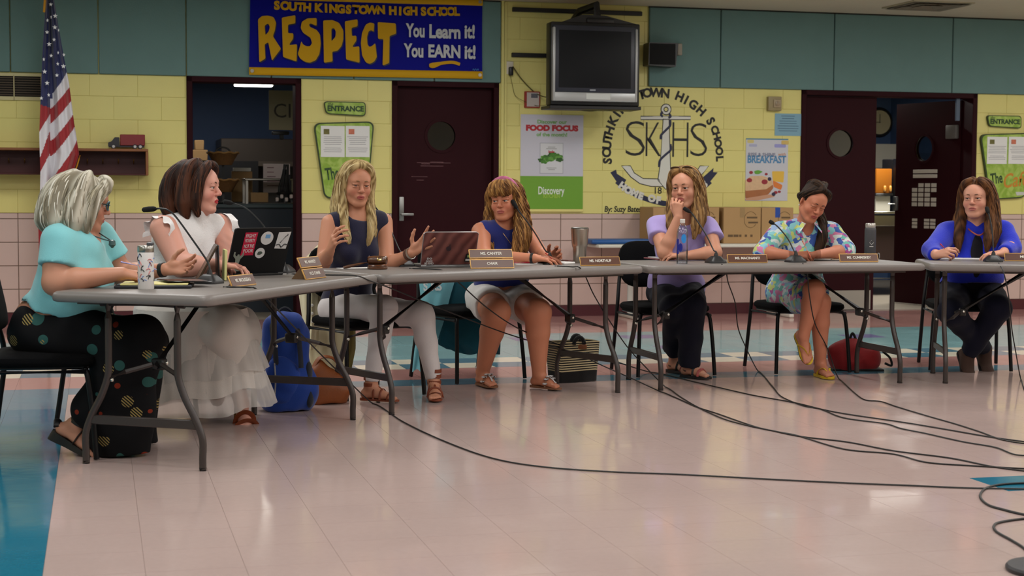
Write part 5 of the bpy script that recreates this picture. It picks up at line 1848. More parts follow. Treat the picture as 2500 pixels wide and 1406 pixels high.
class Field:
    def __init__(self):
        self.p = []
        self.folds = None

    def cone(self, a, b, ra, rb=None, k=.02, flat=None, clip=None, op='u'):
        """tapered limb a->b; flat=(axis, factor); clip=[(point, outward normal)]"""
        self.p.append(('c', V(*a), V(*b), ra, ra if rb is None else rb, flat, clip, k, op))
        return self

    def ell(self, c, ax, r, k=.02, clip=None, op='u'):
        """ellipsoid; ax rows are its axes"""
        self.p.append(('e', V(*c), np.asarray(ax, dtype=np.float64), V(*r), None, None, clip, k, op))
        return self

    def chain(self, pts, rs, k=.02, **kw):
        for i in range(len(pts) - 1):
            self.cone(pts[i], pts[i + 1], rs[i], rs[i + 1], k=k, **kw)
        return self

    def _bb(self, q):
        if q[0] == 'c':
            r = max(q[3], q[4]) * (max(1.0, q[5][1]) if q[5] else 1.0)
            return np.minimum(q[1], q[2]) - r, np.maximum(q[1], q[2]) + r
        r = np.sqrt(((q[2] * q[3][:, None]) ** 2).sum(0))
        return q[1] - r, q[1] + r

    def bounds(self):
        bs = [self._bb(q) for q in self.p if q[8] == 'u']
        return np.min([b[0] for b in bs], 0), np.max([b[1] for b in bs], 0)

    def grid(self, h, lo=None, hi=None):
        l0, h0 = self.bounds()
        l0, h0 = l0 - 2.5 * h, h0 + 2.5 * h
        if lo is not None:
            l0, h0 = np.maximum(l0, lo), np.minimum(h0, hi)
        # align to a common lattice
        l0 = np.floor(l0 / h) * h
        n = np.ceil((h0 - l0) / h).astype(int) + 1
        F = np.full(n, .08, dtype=np.float32)
        ax = [(l0[i] + h * np.arange(n[i])).astype(np.float32) for i in range(3)]
        for q in self.p:
            b0, b1 = self._bb(q)
            m = q[7] + .03
            i0 = np.clip(np.floor((b0 - m - l0) / h).astype(int), 0, n)
            i1 = np.clip(np.ceil((b1 + m - l0) / h).astype(int) + 1, 0, n)
            if (i1 <= i0).any():
                continue
            X, Y, Z = ax[0][i0[0]:i1[0], None, None], ax[1][None, i0[1]:i1[1], None], ax[2][None, None, i0[2]:i1[2]]
            if q[0] == 'c':
                a, b, ra, rb, fl = q[1], q[2], q[3], q[4], q[5]
                x, y, z = X - a[0], Y - a[1], Z - a[2]
                d = b - a
                sc = 1.0
                if fl is not None:
                    nn, f = nv(fl[0]), fl[1]
                    t = (x * nn[0] + y * nn[1] + z * nn[2]) * (1 / f - 1)
                    x, y, z = x + t * nn[0], y + t * nn[1], z + t * nn[2]
                    d = d + nn * (d @ nn) * (1 / f - 1)
                    sc = min(1.0, f)
                L = max(d @ d, 1e-12)
                t = np.clip((x * d[0] + y * d[1] + z * d[2]) / L, 0, 1)
                D = (np.sqrt((x - t * d[0]) ** 2 + (y - t * d[1]) ** 2 + (z - t * d[2]) ** 2) - (ra + (rb - ra) * t)) * sc
            else:
                c, A, r = q[1], q[2], q[3]
                x, y, z = X - c[0], Y - c[1], Z - c[2]
                u = [(x * A[i][0] + y * A[i][1] + z * A[i][2]) for i in range(3)]
                k0 = np.sqrt(sum((u[i] / r[i]) ** 2 for i in range(3)))
                k1 = np.sqrt(sum((u[i] / r[i] ** 2) ** 2 for i in range(3))) + 1e-9
                D = k0 * (k0 - 1) / k1
                D = np.where(k0 < .05, -float(min(r)), D)
            if q[6]:
                for cp, cn in q[6]:
                    cn = nv(cn)
                    D = np.maximum(D, (X - cp[0]) * cn[0] + (Y - cp[1]) * cn[1] + (Z - cp[2]) * cn[2])
            S = F[i0[0]:i1[0], i0[1]:i1[1], i0[2]:i1[2]]
            k = max(q[7], 1e-4)
            if q[8] == 'u':
                hh = np.maximum(k - np.abs(S - D), 0) / k
                S[...] = np.minimum(S, D) - hh * hh * k * .25
            else:
                D = -D
                hh = np.maximum(k - np.abs(S - D), 0) / k
                S[...] = np.maximum(S, D) + hh * hh * k * .25
        if self.folds is not None:
            amp, fr, seed = self.folds
            rs = np.random.default_rng(seed)
            X, Y, Z = ax[0][:, None, None], ax[1][None, :, None], ax[2][None, None, :]
            for j in range(4):
                d = nv(rs.normal(size=3)) * fr * rs.uniform(.6, 1.5)
                e = nv(rs.normal(size=3)) * fr * .5
                F += (amp * .5) * np.sin(X * d[0] + Y * d[1] + Z * d[2] + 1.3 * np.sin(X * e[0] + Y * e[1] + Z * e[2] + j))
        return F, l0, h


def nets(F, lo, h):
    """surface nets: grid -> vertices, quads"""
    s = F < 0
    nx, ny, nz = F.shape
    c = np.zeros((nx - 1, ny - 1, nz - 1), dtype=np.int8)
    for i in (0, 1):
        for j in (0, 1):
            for k in (0, 1):
                c += s[i:nx - 1 + i, j:ny - 1 + j, k:nz - 1 + k]
    act = (c > 0) & (c < 8)
    ids = np.full(act.shape, -1, dtype=np.int64)
    I = np.argwhere(act)
    ids[act] = np.arange(len(I))
    acc = np.zeros((len(I), 3))
    cnt = np.zeros(len(I))
    for axs in range(3):
        o = [0, 1, 2]
        o.remove(axs)
        for p in (0, 1):
            for q in (0, 1):
                a = np.zeros(3, dtype=int)
                a[o[0]], a[o[1]] = p, q
                b = a.copy()
                b[axs] = 1
                fa = F[tuple((I + a).T)]
                fb = F[tuple((I + b).T)]
                m = (fa < 0) != (fb < 0)
                t = np.where(m, fa / np.where(np.abs(fa - fb) < 1e-12, 1, fa - fb), 0)
                pos = np.tile(a.astype(float), (len(I), 1))
                pos[:, axs] = t
                acc[m] += pos[m]
                cnt[m] += 1
    vs = lo + h * (I + acc / np.maximum(cnt, 1)[:, None])
    quads = []
    for axs in range(3):
        o = [0, 1, 2]
        o.remove(axs)
        sl0, sl1 = [slice(None)] * 3, [slice(None)] * 3
        sl0[axs], sl1[axs] = slice(0, -1), slice(1, None)
        A, B = s[tuple(sl0)], s[tuple(sl1)]
        E = np.argwhere(A != B)
        E = E[(E[:, o[0]] > 0) & (E[:, o[1]] > 0) & (E[:, o[0]] < F.shape[o[0]] - 1) & (E[:, o[1]] < F.shape[o[1]] - 1)]
        if not len(E):
            continue
        q = []
        for p, r in ((-1, -1), (0, -1), (0, 0), (-1, 0)):
            e = E.copy()
            e[:, o[0]] += p
            e[:, o[1]] += r
            q.append(ids[tuple(e.T)])
        q = np.stack(q, 1)
        ins = A[tuple(E.T)]
        flip = ins if axs != 1 else ~ins
        q[~flip] = q[~flip][:, ::-1]
        quads.append(q)
    Q = np.concatenate(quads) if quads else np.zeros((0, 4), dtype=int)
    Q = Q[(Q >= 0).all(1)]
    return vs, Q


def np_mesh(name, vs, Q, cols=None):
    me = bpy.data.meshes.new(name)
    me.vertices.add(len(vs))
    me.vertices.foreach_set('co', np.asarray(vs, dtype=np.float32).ravel())
    n = len(Q)
    me.loops.add(4 * n)
    me.loops.foreach_set('vertex_index', Q.astype(np.int32).ravel())
    me.polygons.add(n)
    me.polygons.foreach_set('loop_start', np.arange(0, 4 * n, 4, dtype=np.int32))
    me.polygons.foreach_set('use_smooth', np.ones(n, dtype=bool))
    me.update(calc_edges=True)
    me.validate()
    if cols is not None:
        ca = me.color_attributes.new('Col', 'FLOAT_COLOR', 'POINT')
        ca.data.foreach_set('color', np.asarray(cols, dtype=np.float32).ravel())
    return me


def sub_mesh(vs, Q, keep):
    Q = Q[keep]
    u, inv = np.unique(Q.ravel(), return_inverse=True)
    return vs[u], inv.reshape(-1, 4)


def field_mesh(f, h, fine=()):
    """coarse mesh of the field with finer boxes [(lo, hi, h)] joined in"""
    F, lo, hh = f.grid(h)
    vs, Q = nets(F, lo, hh)
    parts = []
    cen = vs[Q].mean(1)
    keep = np.ones(len(Q), dtype=bool)
    for l, u, hf in fine:
        l, u = V(*l), V(*u)
        keep &= ~((cen > l + h * .8) & (cen < u - h * .8)).all(1)
    parts.append(sub_mesh(vs, Q, keep))
    for l, u, hf in fine:
        l, u = V(*l), V(*u)
        F, lo, hh = f.grid(hf, l - 3 * hf, u + 3 * hf)
        v2, Q2 = nets(F, lo, hh)
        if len(Q2):
            c2 = v2[Q2].mean(1)
            parts.append(sub_mesh(v2, Q2, ((c2 >= l) & (c2 <= u)).all(1)))
    o, VS, QS = 0, [], []
    for v, q in parts:
        VS.append(v)
        QS.append(q + o)
        o += len(v)
    return np.concatenate(VS), np.concatenate(QS)


def relax(vs, Q, n=2, w=.5):
    for _ in range(n):
        s = np.zeros_like(vs)
        c = np.zeros(len(vs))
        for a, b in ((0, 1), (1, 2), (2, 3), (3, 0)):
            np.add.at(s, Q[:, a], vs[Q[:, b]])
            np.add.at(s, Q[:, b], vs[Q[:, a]])
            np.add.at(c, Q[:, a], 1)
            np.add.at(c, Q[:, b], 1)
        m = c > 0
        vs = vs.copy()
        vs[m] += w * (s[m] / c[m][:, None] - vs[m])
    return vs


def frame(fwd, up=(0, 0, 1)):
    """rows: right, forward, up"""
    f = nv(fwd)
    r = nv(np.cross(f, nv(up)))
    return np.array([r, f, np.cross(r, f)])


def head_frame(yawdir, pitch=0.0, roll=0.0):
    """pitch > 0 looks down; roll > 0 tilts to the person's right"""
    R = frame((yawdir[0], yawdir[1], 0))
    r, f, u = R
    f2 = f * math.cos(pitch) - u * math.sin(pitch)
    u2 = u * math.cos(pitch) + f * math.sin(pitch)
    r3 = r * math.cos(roll) - u2 * math.sin(roll)
    u3 = u2 * math.cos(roll) + r * math.sin(roll)
    return np.array([r3, f2, u3])


def head_prims(f, C, A, s=1.0, wide=1.0, open_mouth=0.0, lid=0.0):
    """C centre at eye height between the ears, A rows right/forward/up"""
    def L(x, y, z):
        return C + s * (A[0] * x * wide + A[1] * y + A[2] * z)

    def e(c, r, k=.015, op='u'):
        f.ell(L(*c), A, (r[0] * s * wide, r[1] * s, r[2] * s), k * s, op=op)

    def c(a, b, ra, rb, k=.012):
        f.cone(L(*a), L(*b), ra * s, rb * s, k * s)
    e((0, -.014, .026), (.075, .097, .090))
    e((0, .024, -.042), (.060, .064, .074), .03)
    e((0, .046, .040), (.060, .046, .046), .03)
    for q in (-1, 1):
        e((q * .037, .054, -.030), (.027, .026, .026), .025)
        c((q * .056, -.006, -.060), (q * .022, .060, -.098), .017, .015, .025)
    e((0, .068, -.101), (.024, .019, .017), .022)
    c((-.032, .078, .024), (.032, .078, .024), .0145, .0145, .02)
    e((0, .077, -.061), (.027, .019, .021), .016)
    for q in (-1, 1):
        e((q * .031, .098, .003), (.0185, .0165, .0115), .012, 's')
        e((q * .031, .0825 + .0012 * lid, .0112 - .0040 * lid), (.0175, .0115, .0068 + .0012 * lid), .006)       # upper lid
        e((q * .031, .0810, -.0060), (.0155, .0102, .0048), .006)      # lower lid
    c((0, .084, .014), (0, .1075, -.026), .0070, .0108, .010)
    for q in (-1, 1):
        e((q * .0115, .0965, -.0300), (.0082, .0100, .0072), .006)
    e((0, .0915, -.0570), (.0215, .0085, .0050), .0035)
    e((0, .0900, -.0675 - .004 * open_mouth), (.0185, .0090, .0062), .0035)
    e((0, .104, -.0622), (.020, .0120, .0014 + .003 * open_mouth), .003, 's')
    for q in (-1, 1):
        f.ell(L(q * .0765 / wide, -.012, -.008), np.array([nv(A[0] * q * .8 + A[1] * -.45), nv(np.cross(A[2], nv(A[0] * q * .8 + A[1] * -.45))), A[2]]), (.0075 * s, .020 * s, .030 * s), .006 * s)
        c((q * .074, -.008, -.030), (q * .072, -.002, -.038), .006, .006, .006)


def head_color(vs, C, A, s, skin, lips, blush, wide=1.0):
    q = (vs - C) / s
    x, y, z = q @ A[0] / wide, q @ A[1], q @ A[2]
    col = np.tile(np.array(skin)[None, :3], (len(vs), 1))
    face = y > .03
    # cheeks
    for sx in (-1, 1):
        w = np.exp(-(((x - sx * .038) / .022) ** 2 + ((z + .036) / .020) ** 2)) * face
        col += (np.array(blush)[None, :3] - col) * (w * .55)[:, None]
    w = np.exp(-((x / .012) ** 2 + ((z + .026) / .012) ** 2)) * (y > .09)
    col += (np.array(blush)[None, :3] - col) * (w * .35)[:, None]
    lip = (((x / .0230) ** 2 + ((z + .0625) / .0115) ** 2) < 1) & (y > .072)
    col[lip] = np.array(lips)[:3]
    # lash line: darker lid margin
    for sx in (-1, 1):
        m = (((x - sx * .031) / .0175) ** 2 < 1) & (np.abs(z - .0065 + ((x - sx * .031) / .0175) ** 2 * .004) < .0022) & (y > .07)
        col[m] *= .45
    return col


def hand_prims(f, W, d, n, side, pose, s=1.0):
    """W wrist, d to the knuckles, n palm normal; returns thumb axis"""
    W, d = V(*W), nv(d)
    n = nv(V(*n) - d * (V(*n) @ d))
    t = np.cross(d, n) * (1 if side == 'R' else -1)
    cur, spr = pose['curl'], pose.get('spread', (.16, .04, -.06, -.18))
    ky = (.088, .091, .086, .078)
    kx = (.0285, .0095, -.0095, -.0270)
    Ls = ((.043, .026, .021), (.047, .030, .022), (.044, .028, .021), (.034, .021, .019))
    rs = (.0098, .0100, .0094, .0084)
    f.cone(W - d * .012 * s, W + d * .03 * s, .021 * s, .022 * s, .012, flat=(n, .72))
    for i in range(4):
        K = W + s * (d * ky[i] + t * kx[i] + n * (.004 if i in (0, 3) else -.001))
        f.cone(W + s * (d * .022 + t * kx[i] * .55), K, .0135 * s, .0112 * s, .012 * s)
        c = 0.0
        p = K
        dirn = nv(d * math.cos(spr[i]) + t * math.sin(spr[i]))
        cu = cur[i] if isinstance(cur[i], (tuple, list)) else (cur[i], cur[i] * 1.1, cur[i] * .7)
        for j in range(3):
            c += cu[j]
            v = nv(dirn * math.cos(c) + n * math.sin(c))
            q = p + v * Ls[i][j] * s
            f.cone(p, q, rs[i] * (1 - .12 * j) * s, rs[i] * (1 - .12 * (j + 1)) * s, .004 * s)
            p = q
    f.ell(W + s * (d * .035 + t * .020 + n * .010), np.array([d, t, n]), (.030 * s, .017 * s, .015 * s), .012 * s)
    td = pose.get('thumb', ((.55, .75, .35), (.8, .45, .4), (.9, .25, .35)))
    p = W + s * (d * .028 + t * .024 + n * .008)
    for j, (L_, r0, r1) in enumerate(((.040, .0125, .0108), (.032, .0108, .0098), (.026, .0098, .0078))):
        v = nv(d * td[j][0] + t * td[j][1] + n * td[j][2])
        q = p + v * L_ * s
        f.cone(p, q, r0 * s, r1 * s, .006 * s)
        p = q
    return t


POSE = {
    'rest': dict(curl=(.35, .4, .45, .5)),
    'flat': dict(curl=(.12, .14, .16, .2), spread=(.1, .02, -.05, -.14), thumb=((.6, .75, .1), (.85, .45, .1), (.95, .2, .1))),
    'pen': dict(curl=((.7, .8, .4), (.85, .95, .5), (1.0, 1.1, .6), (1.1, 1.1, .6)), thumb=((.6, .45, .7), (.85, .05, .6), (.95, -.1, .35))),
    'fist': dict(curl=((1.1, 1.3, .7), (1.15, 1.35, .7), (1.2, 1.35, .7), (1.2, 1.3, .7)), thumb=((.6, .5, .7), (.7, -.1, .75), (.5, -.6, .6))),
    'open': dict(curl=((.08, .12, .1), (.12, .18, .12), (.2, .25, .15), (.3, .3, .2)), spread=(.34, .1, -.16, -.42), thumb=((.45, .85, .2), (.75, .6, .15), (.85, .45, .1))),
    'claw': dict(curl=((.45, .5, .35), (.6, .55, .4), (.7, .6, .4), (.75, .6, .4)), spread=(.22, .06, -.1, -.26), thumb=((.55, .75, .35), (.8, .4, .3), (.9, .2, .25))),
}


def foot_prims(f, A, d, up=(0, 0, 1), s=1.0):
    """A ankle joint about 8 cm over the sole, d toe direction, up the sole's normal"""
    A, d = V(*A), nv(d)
    up = nv(V(*up) - d * (V(*up) @ d))
    r = np.cross(d, up)
    g = A - up * .075 * s
    f.ell(g + s * (d * -.028 + up * .030), np.array([d, r, up]), (.036 * s, .029 * s, .033 * s), .02)
    f.cone(A, g + s * (d * .085 + up * .024), .033 * s, .026 * s, .02, flat=(up, .9))
    f.cone(g + s * (d * -.02 + up * .026), g + s * (d * .1 + up * .02), .029 * s, .036 * s, .02, flat=(up, .62))
    for i in range(5):
        x = (.030, .014, .0, -.013, -.025)[i]
        L_ = (.168, .172, .164, .153, .139)[i]
        q = (.0125, .0092, .0088, .0084, .0080)[i]
        f.cone(g + s * (d * .115 + r * x * .9 + up * .018), g + s * (d * L_ + r * x * 1.05 + up * .012), q * 1.1 * s, q * s, .005)
    return g, d, r, up


def sole_outline(w=1.0):
    return [(-.068, 0), (-.062, .024), (-.03, .033), (.03, .030), (.085, .043), (.125, .046), (.160, .038), (.182, .018), (.186, -.004), (.172, -.026), (.135, -.042), (.085, -.040), (.03, -.027), (-.03, -.031), (-.062, -.024)]


def sandal_sole(g, d, r, up, s, h0, h1, parent, m, name='sole', top=.004, grow=1.0):
    """h0 thickness at toes, h1 at heel"""
    P = rounded([(x * s * grow, y * s * grow) for x, y in sole_outline()], .02, 2)
    rings = []
    for lev in (0, 1):
        ring = []
        for x, y in P:
            t = min(1, max(0, (.11 * s - x) / (.17 * s)))
            th = h0 + (h1 - h0) * t
            z = top if lev else top - th
            ring.append(Vector(g + d * x + r * y + up * z))
        rings.append(ring)
    return MB().ring(rings).build(name, m, parent, world=True, angle=.8)


SKINM = vmat('skin', .5, sss=.08, spec=.35)
HAIRM = vmat('hair', .62, spec=.22)
EYEW = mat('eye_white', (196, 186, 180), .25)
M_IRIS = {'brown': mat('iris_brown', (48, 30, 20), .15), 'blue': mat('iris_blue', (44, 58, 70), .15), 'dark': mat('iris_dark', (26, 18, 15), .15)}


def catmull(pts, n=6):
    P = [V(*p) for p in pts]
    P = [2 * P[0] - P[1]] + P + [2 * P[-1] - P[-2]]
    out = []
    for i in range(1, len(P) - 2):
        a, b, c, d = P[i - 1:i + 3]
        for k in range(n):
            t = k / n
            out.append(.5 * (2 * b + (c - a) * t + (2 * a - 5 * b + 4 * c - d) * t * t + (3 * b - a - 3 * c + d) * t ** 3))
    out.append(P[-2])
    return np.array(out)


def tube_np(path, rad, n, vs, qs, cs, col):
    """append a tapered tube to the lists (numpy, parallel frames)"""
    m = len(path)
    d = np.gradient(path, axis=0)
    d /= np.linalg.norm(d, axis=1)[:, None] + 1e-9
    x = np.cross(d[0], [0.3, 0.2, 1.0])
    x /= np.linalg.norm(x) + 1e-9
    ring = np.zeros((m, n, 3))
    ang = 2 * np.pi * np.arange(n) / n
    for i in range(m):
        x = x - d[i] * (x @ d[i])
        x /= np.linalg.norm(x) + 1e-9
        y = np.cross(d[i], x)
        ring[i] = path[i] + rad[i] * (np.cos(ang)[:, None] * x + np.sin(ang)[:, None] * y)
    o = sum(len(v) for v in vs)
    vs.append(ring.reshape(-1, 3))
    i, j = np.meshgrid(np.arange(m - 1), np.arange(n), indexing='ij')
    a, b = i * n + j, i * n + (j + 1) % n
    qs.append(np.stack([a, b, b + n, a + n], -1).reshape(-1, 4) + o)
    cs.append(np.tile(np.append(col, 1.0), (m * n, 1)))


def make_hair(parent, C, A, s, cap, guides, cols, seed, wave=.006, freq=55, strands=14, cut=None, rad=.0026, fine=.006, name='hair', capk=.012):
    """cap: ellipsoids [(centre, radii)] in head units; guides: [(points in head units, radii)];
    cut: ellipsoids carved away for the face; strands per guide follow its path"""
    rs = np.random.default_rng(seed)
    f = Field()

    def L(p):
        return C + s * (A[0] * p[0] + A[1] * p[1] + A[2] * p[2])
    for c, r in cap:
        f.ell(L(c), A, V(*r) * s, capk)
    for pts, rr in guides:
        P = catmull([L(p) for p in pts], 3)
        R = np.interp(np.linspace(0, 1, len(P)), np.linspace(0, 1, len(rr)), rr) * s
        f.chain(P, R, .012)
    for c, r in (cut or []):
        f.ell(L(c), A, V(*r) * s, .006, op='s')
    vs, Q = field_mesh(f, fine)
    vs = relax(vs, Q, 1)
    base = np.array([lin(c)[:3] for c in cols])
    mid = base[len(base) // 2]
    VS, QS = [vs], [Q]
    # streaks on the base volume run down the head
    q = (vs - C) @ A.T
    ang = np.arctan2(q[:, 0], q[:, 1]) * 17 + q[:, 2] * 9
    w = .5 + .5 * np.sin(ang + 2 * np.sin(ang * .37))
    cc = base[0] * (1 - w[:, None]) + mid * w[:, None]
    CS = [np.c_[cc, np.ones(len(vs))]]
    for pts, rr in guides:
        P = catmull([L(p) for p in pts], 7)
        T_ = np.linspace(0, 1, len(P))
        R = np.interp(T_, np.linspace(0, 1, len(rr)), rr) * s
        d = np.gradient(P, axis=0)
        d /= np.linalg.norm(d, axis=1)[:, None] + 1e-9
        x = np.cross(d, A[1] + .2 * A[0])
        x /= np.linalg.norm(x, axis=1)[:, None] + 1e-9
        y = np.cross(d, x)
        for k in range(strands * 2):
            a0 = rs.uniform(0, 2 * np.pi)
            off = rs.uniform(.84, 1.07)
            a = a0 + rs.normal(0, .25) * T_
            ph = rs.uniform(0, 2 * np.pi)
            ln = np.cumsum(np.r_[0, np.linalg.norm(np.diff(P, axis=0), axis=1)])
            wv = wave * np.sin(ln * freq + ph) * np.clip(T_ * 2.0, 0, 1)
            path = P + (x * np.cos(a)[:, None] + y * np.sin(a)[:, None]) * (R * off)[:, None] + x * wv[:, None] * .8 + y * (wave * np.cos(ln * freq + ph) * np.clip(T_ * 2, 0, 1))[:, None] * .8
            rad_ = rad * s * rs.uniform(.7, 1.3) * (1 - .75 * T_ ** 3) * np.clip(T_ * 6 + .35, 0, 1)
            col = base[rs.integers(0, len(base))] * rs.uniform(.8, 1.2)
            tube_np(path, rad_, 5, VS, QS, CS, col)
    # offsets: base mesh first
    me = np_mesh(name, np.concatenate(VS), np.concatenate(QS), np.concatenate(CS))
    return obj(name, me, HAIRM, parent, True)


class Person:
    def __init__(self, label, loc, skin, lips, blush, head=None):
        self.root = thing('person', label, 'person', loc, 0, 'people seated at the tables')
        self.f = Field()
        self.fine = []
        self.skin, self.lips, self.blush = lin(skin), lin(lips), lin(blush)

    def head(self, C, A, s=1.0, wide=1.0, neck=None, eye='brown', gaze=(0, 1, 0), brow=(90, 60, 40), neck_r=.052, browdz=0.0, lid=0.15, mouth=0.0):
        self.C, self.A, self.s, self.wide = V(*C), A, s, wide
        C = self.C
        head_prims(self.f, C, A, s, wide, mouth, lid)
        if neck is not None:
            self.f.cone(C + s * (A[1] * -.022 + A[2] * -.055), V(*neck), neck_r * s, neck_r * 1.12 * s, .03)
        self.fine.append((C - .135 * s, C + .135 * s, .0032))
        for sx in (-1, 1):
            E_ = C + s * (A[0] * sx * .031 * wide + A[1] * .0775 + A[2] * .003)
            g = nv(A[0] * gaze[0] + A[1] * gaze[1] + A[2] * gaze[2])
            eo = MB().lathe([(.0125 * s * math.sin(t), -.0125 * s * math.cos(t)) for t in np.linspace(.05, math.pi - .05, 12)], 16, Matrix.Translation(E_)).build('eye', EYEW, self.root, world=True, angle=3)
            q = Vector(g).to_track_quat('Z', 'Y').to_matrix().to_4x4()
            MB().lathe([(.0070 * s, 0), (.0064 * s, .0012), (.001, .0020)], 16, Matrix.Translation(Vector(E_ + g * .0112 * s)) @ q).build('iris', M_IRIS[eye], eo, world=True, angle=3)
            pts = [C + s * (A[0] * sx * x * wide + A[1] * y + A[2] * (z + browdz)) for x, y, z in ((.013, .0960, .0235), (.024, .0955, .0265), (.037, .0910, .0265), (.050, .0810, .0205))]
            MB().tube([Vector(p) for p in catmull(pts, 4)], [r * s for r in np.interp(np.linspace(0, 1, 13), (0, .3, 1), (.0034, .0040, .0018))], 6).build('eyebrow', mat('brow%d_%d_%d' % brow, brow, .7), self.root, world=True)

    def arm(self, S, E, W, r=(.048, .040, .036, .025), k=.02):
        S, E, W = V(*S), V(*E), V(*W)
        self.f.cone(S, E, r[0], r[1], k)
        m = E + (W - E) * .3
        self.f.cone(E, m, r[1], r[2] * 1.08, k)
        self.f.cone(m, W, r[2] * 1.08, r[3], k)

    def hand(self, W, d, n, side, pose, s=.95):
        W = V(*W)
        t = hand_prims(self.f, W, d, n, side, POSE[pose] if isinstance(pose, str) else pose, s)
        c = W + nv(d) * .085 * s
        self.fine.append((c - .115 * s, c + .115 * s, .0038))
        return t

    def leg(self, H, K, An, r=(.085, .06, .056, .034), k=.02):
        H, K, An = V(*H), V(*K), V(*An)
        self.f.cone(H, K, r[0], r[1], k)
        m = K + (An - K) * .32
        self.f.cone(K, m, r[1], r[2], k)
        self.f.cone(m, An, r[2], r[3], k)

    def foot(self, An, d, up=(0, 0, 1), s=.95):
        An = V(*An)
        if abs(d[2]) < .01:
            An[2] = .075 * s + .016
        q = foot_prims(self.f, An, d, up, s)
        c = q[0] + nv(d) * .11 * s
        self.fine.append((c - .09, c + .09, .0045))
        return q

    def torso(self, P, C, N, SL, SR, fwd, r, f=None, infl=0.0, belly=0.0, bust=.0, k=.04):
        """r = (hip half width, hip half depth, waist w, waist d, chest w, chest d)"""
        f = f or self.f
        P, C, N, SL, SR = V(*P), V(*C), V(*N), V(*SL), V(*SR)
        up = nv(N - P)
        lat = nv(SR - SL)
        fw = nv(V(fwd[0], fwd[1], 0) - up * (V(fwd[0], fwd[1], 0) @ up))
        A = np.array([lat, fw, up])
        L_ = np.linalg.norm(C - P)
        f.ell(P, A, (r[0] + infl, r[1] + infl, .13 + infl), k)
        f.ell(P * .5 + C * .5 + fw * belly, A, (r[2] + infl, r[3] + infl, L_ * .62 + infl), k)
        f.ell(C, A, (r[4] + infl, r[5] + infl, .155 + infl), k)
        mid = (SL + SR) / 2
        f.cone(SL * .86 + mid * .14 - up * .012, SR * .86 + mid * .14 - up * .012, .052 + infl, .052 + infl, k)
        f.cone(N + up * .015, SL * .75 + mid * .25 + up * .012, .038 + infl, .040 + infl, k)
        f.cone(N + up * .015, SR * .75 + mid * .25 + up * .012, .038 + infl, .040 + infl, k)
        if bust:
            for q in (-1, 1):
                f.ell(C + fw * (r[5] * .72) + lat * q * r[4] * .46 - up * .05, A, (bust + infl * .5, bust * .95 + infl * .5, bust * 1.05 + infl * .5), .035)
        return A

    def finish(self, h=.009, extra=None):
        vs, Q = field_mesh(self.f, h, self.fine)
        col = head_color(vs, self.C, self.A, self.s, self.skin, self.lips, self.blush, self.wide)
        d = np.linalg.norm(vs - self.C, axis=1) > .16 * self.s
        col[d] = np.array(self.skin[:3])
        if extra:
            col = extra(vs, col)
        me = np_mesh('body', vs, Q, np.c_[col, np.ones(len(vs))])
        return obj('body', me, SKINM, self.root, True)

    def cloth(self, name, f, m, h=.008, sm=2, label=None):
        vs, Q = field_mesh(f, h)
        vs = relax(vs, Q, sm)
        return obj(name, np_mesh(name, vs, Q), m, self.root, True, label)

    def part(self, name, mb, m, label=None, **kw):
        return mb.build(name, m, self.root, world=True, label=label, **kw)


def fabric(name, c, rough=.85, bump=(260, .15), var=(10, .06), sheen=.25):
    return mat(name, c, rough, bump=bump, var=var, sheen=sheen, spec=.25)


def lerp(a, b, t):
    return V(*a) * (1 - t) + V(*b) * t
# ================================================================== PEOPLE
def J(px, py, Y):
    p = at(px, py, Y)
    return V(p.x, p.y, p.z)


UP = V(0, 0, 1)


def R_(f):
    """person's right for a horizontal facing"""
    return nv(np.cross(V(f[0], f[1], 0), UP))


def strap(P, pts, r, m, name='strap', flat=.35):
    return P.part(name, MB().tube([Vector(q) for q in catmull(pts, 4)], r, 6, flat=flat), m)


def band(P, c, axis, rad, w, m, name):
    """bracelet-like band round a limb"""
    ax = nv(axis)
    x = nv(np.cross(ax, V(.3, .2, 1)))
    y = np.cross(ax, x)
    mb = MB().ring([[Vector(V(*c) + ax * q + (x * math.cos(t) + y * math.sin(t)) * rr) for t in np.linspace(0, 2 * math.pi, 21)[:-1]]
                    for q, rr in ((-w, rad), (-w, rad + .003), (w, rad + .003), (w, rad))], closed=True)
    return P.part(name, mb, m)


def around(q, d, r, up, x, h, w, lift=0.0):
    """strap points over the foot at length x, rising to height h"""
    g = q
    return [g + d * x + r * w * math.cos(t) + up * (.004 + lift + h * math.sin(t)) for t in np.linspace(0, math.pi, 7)]


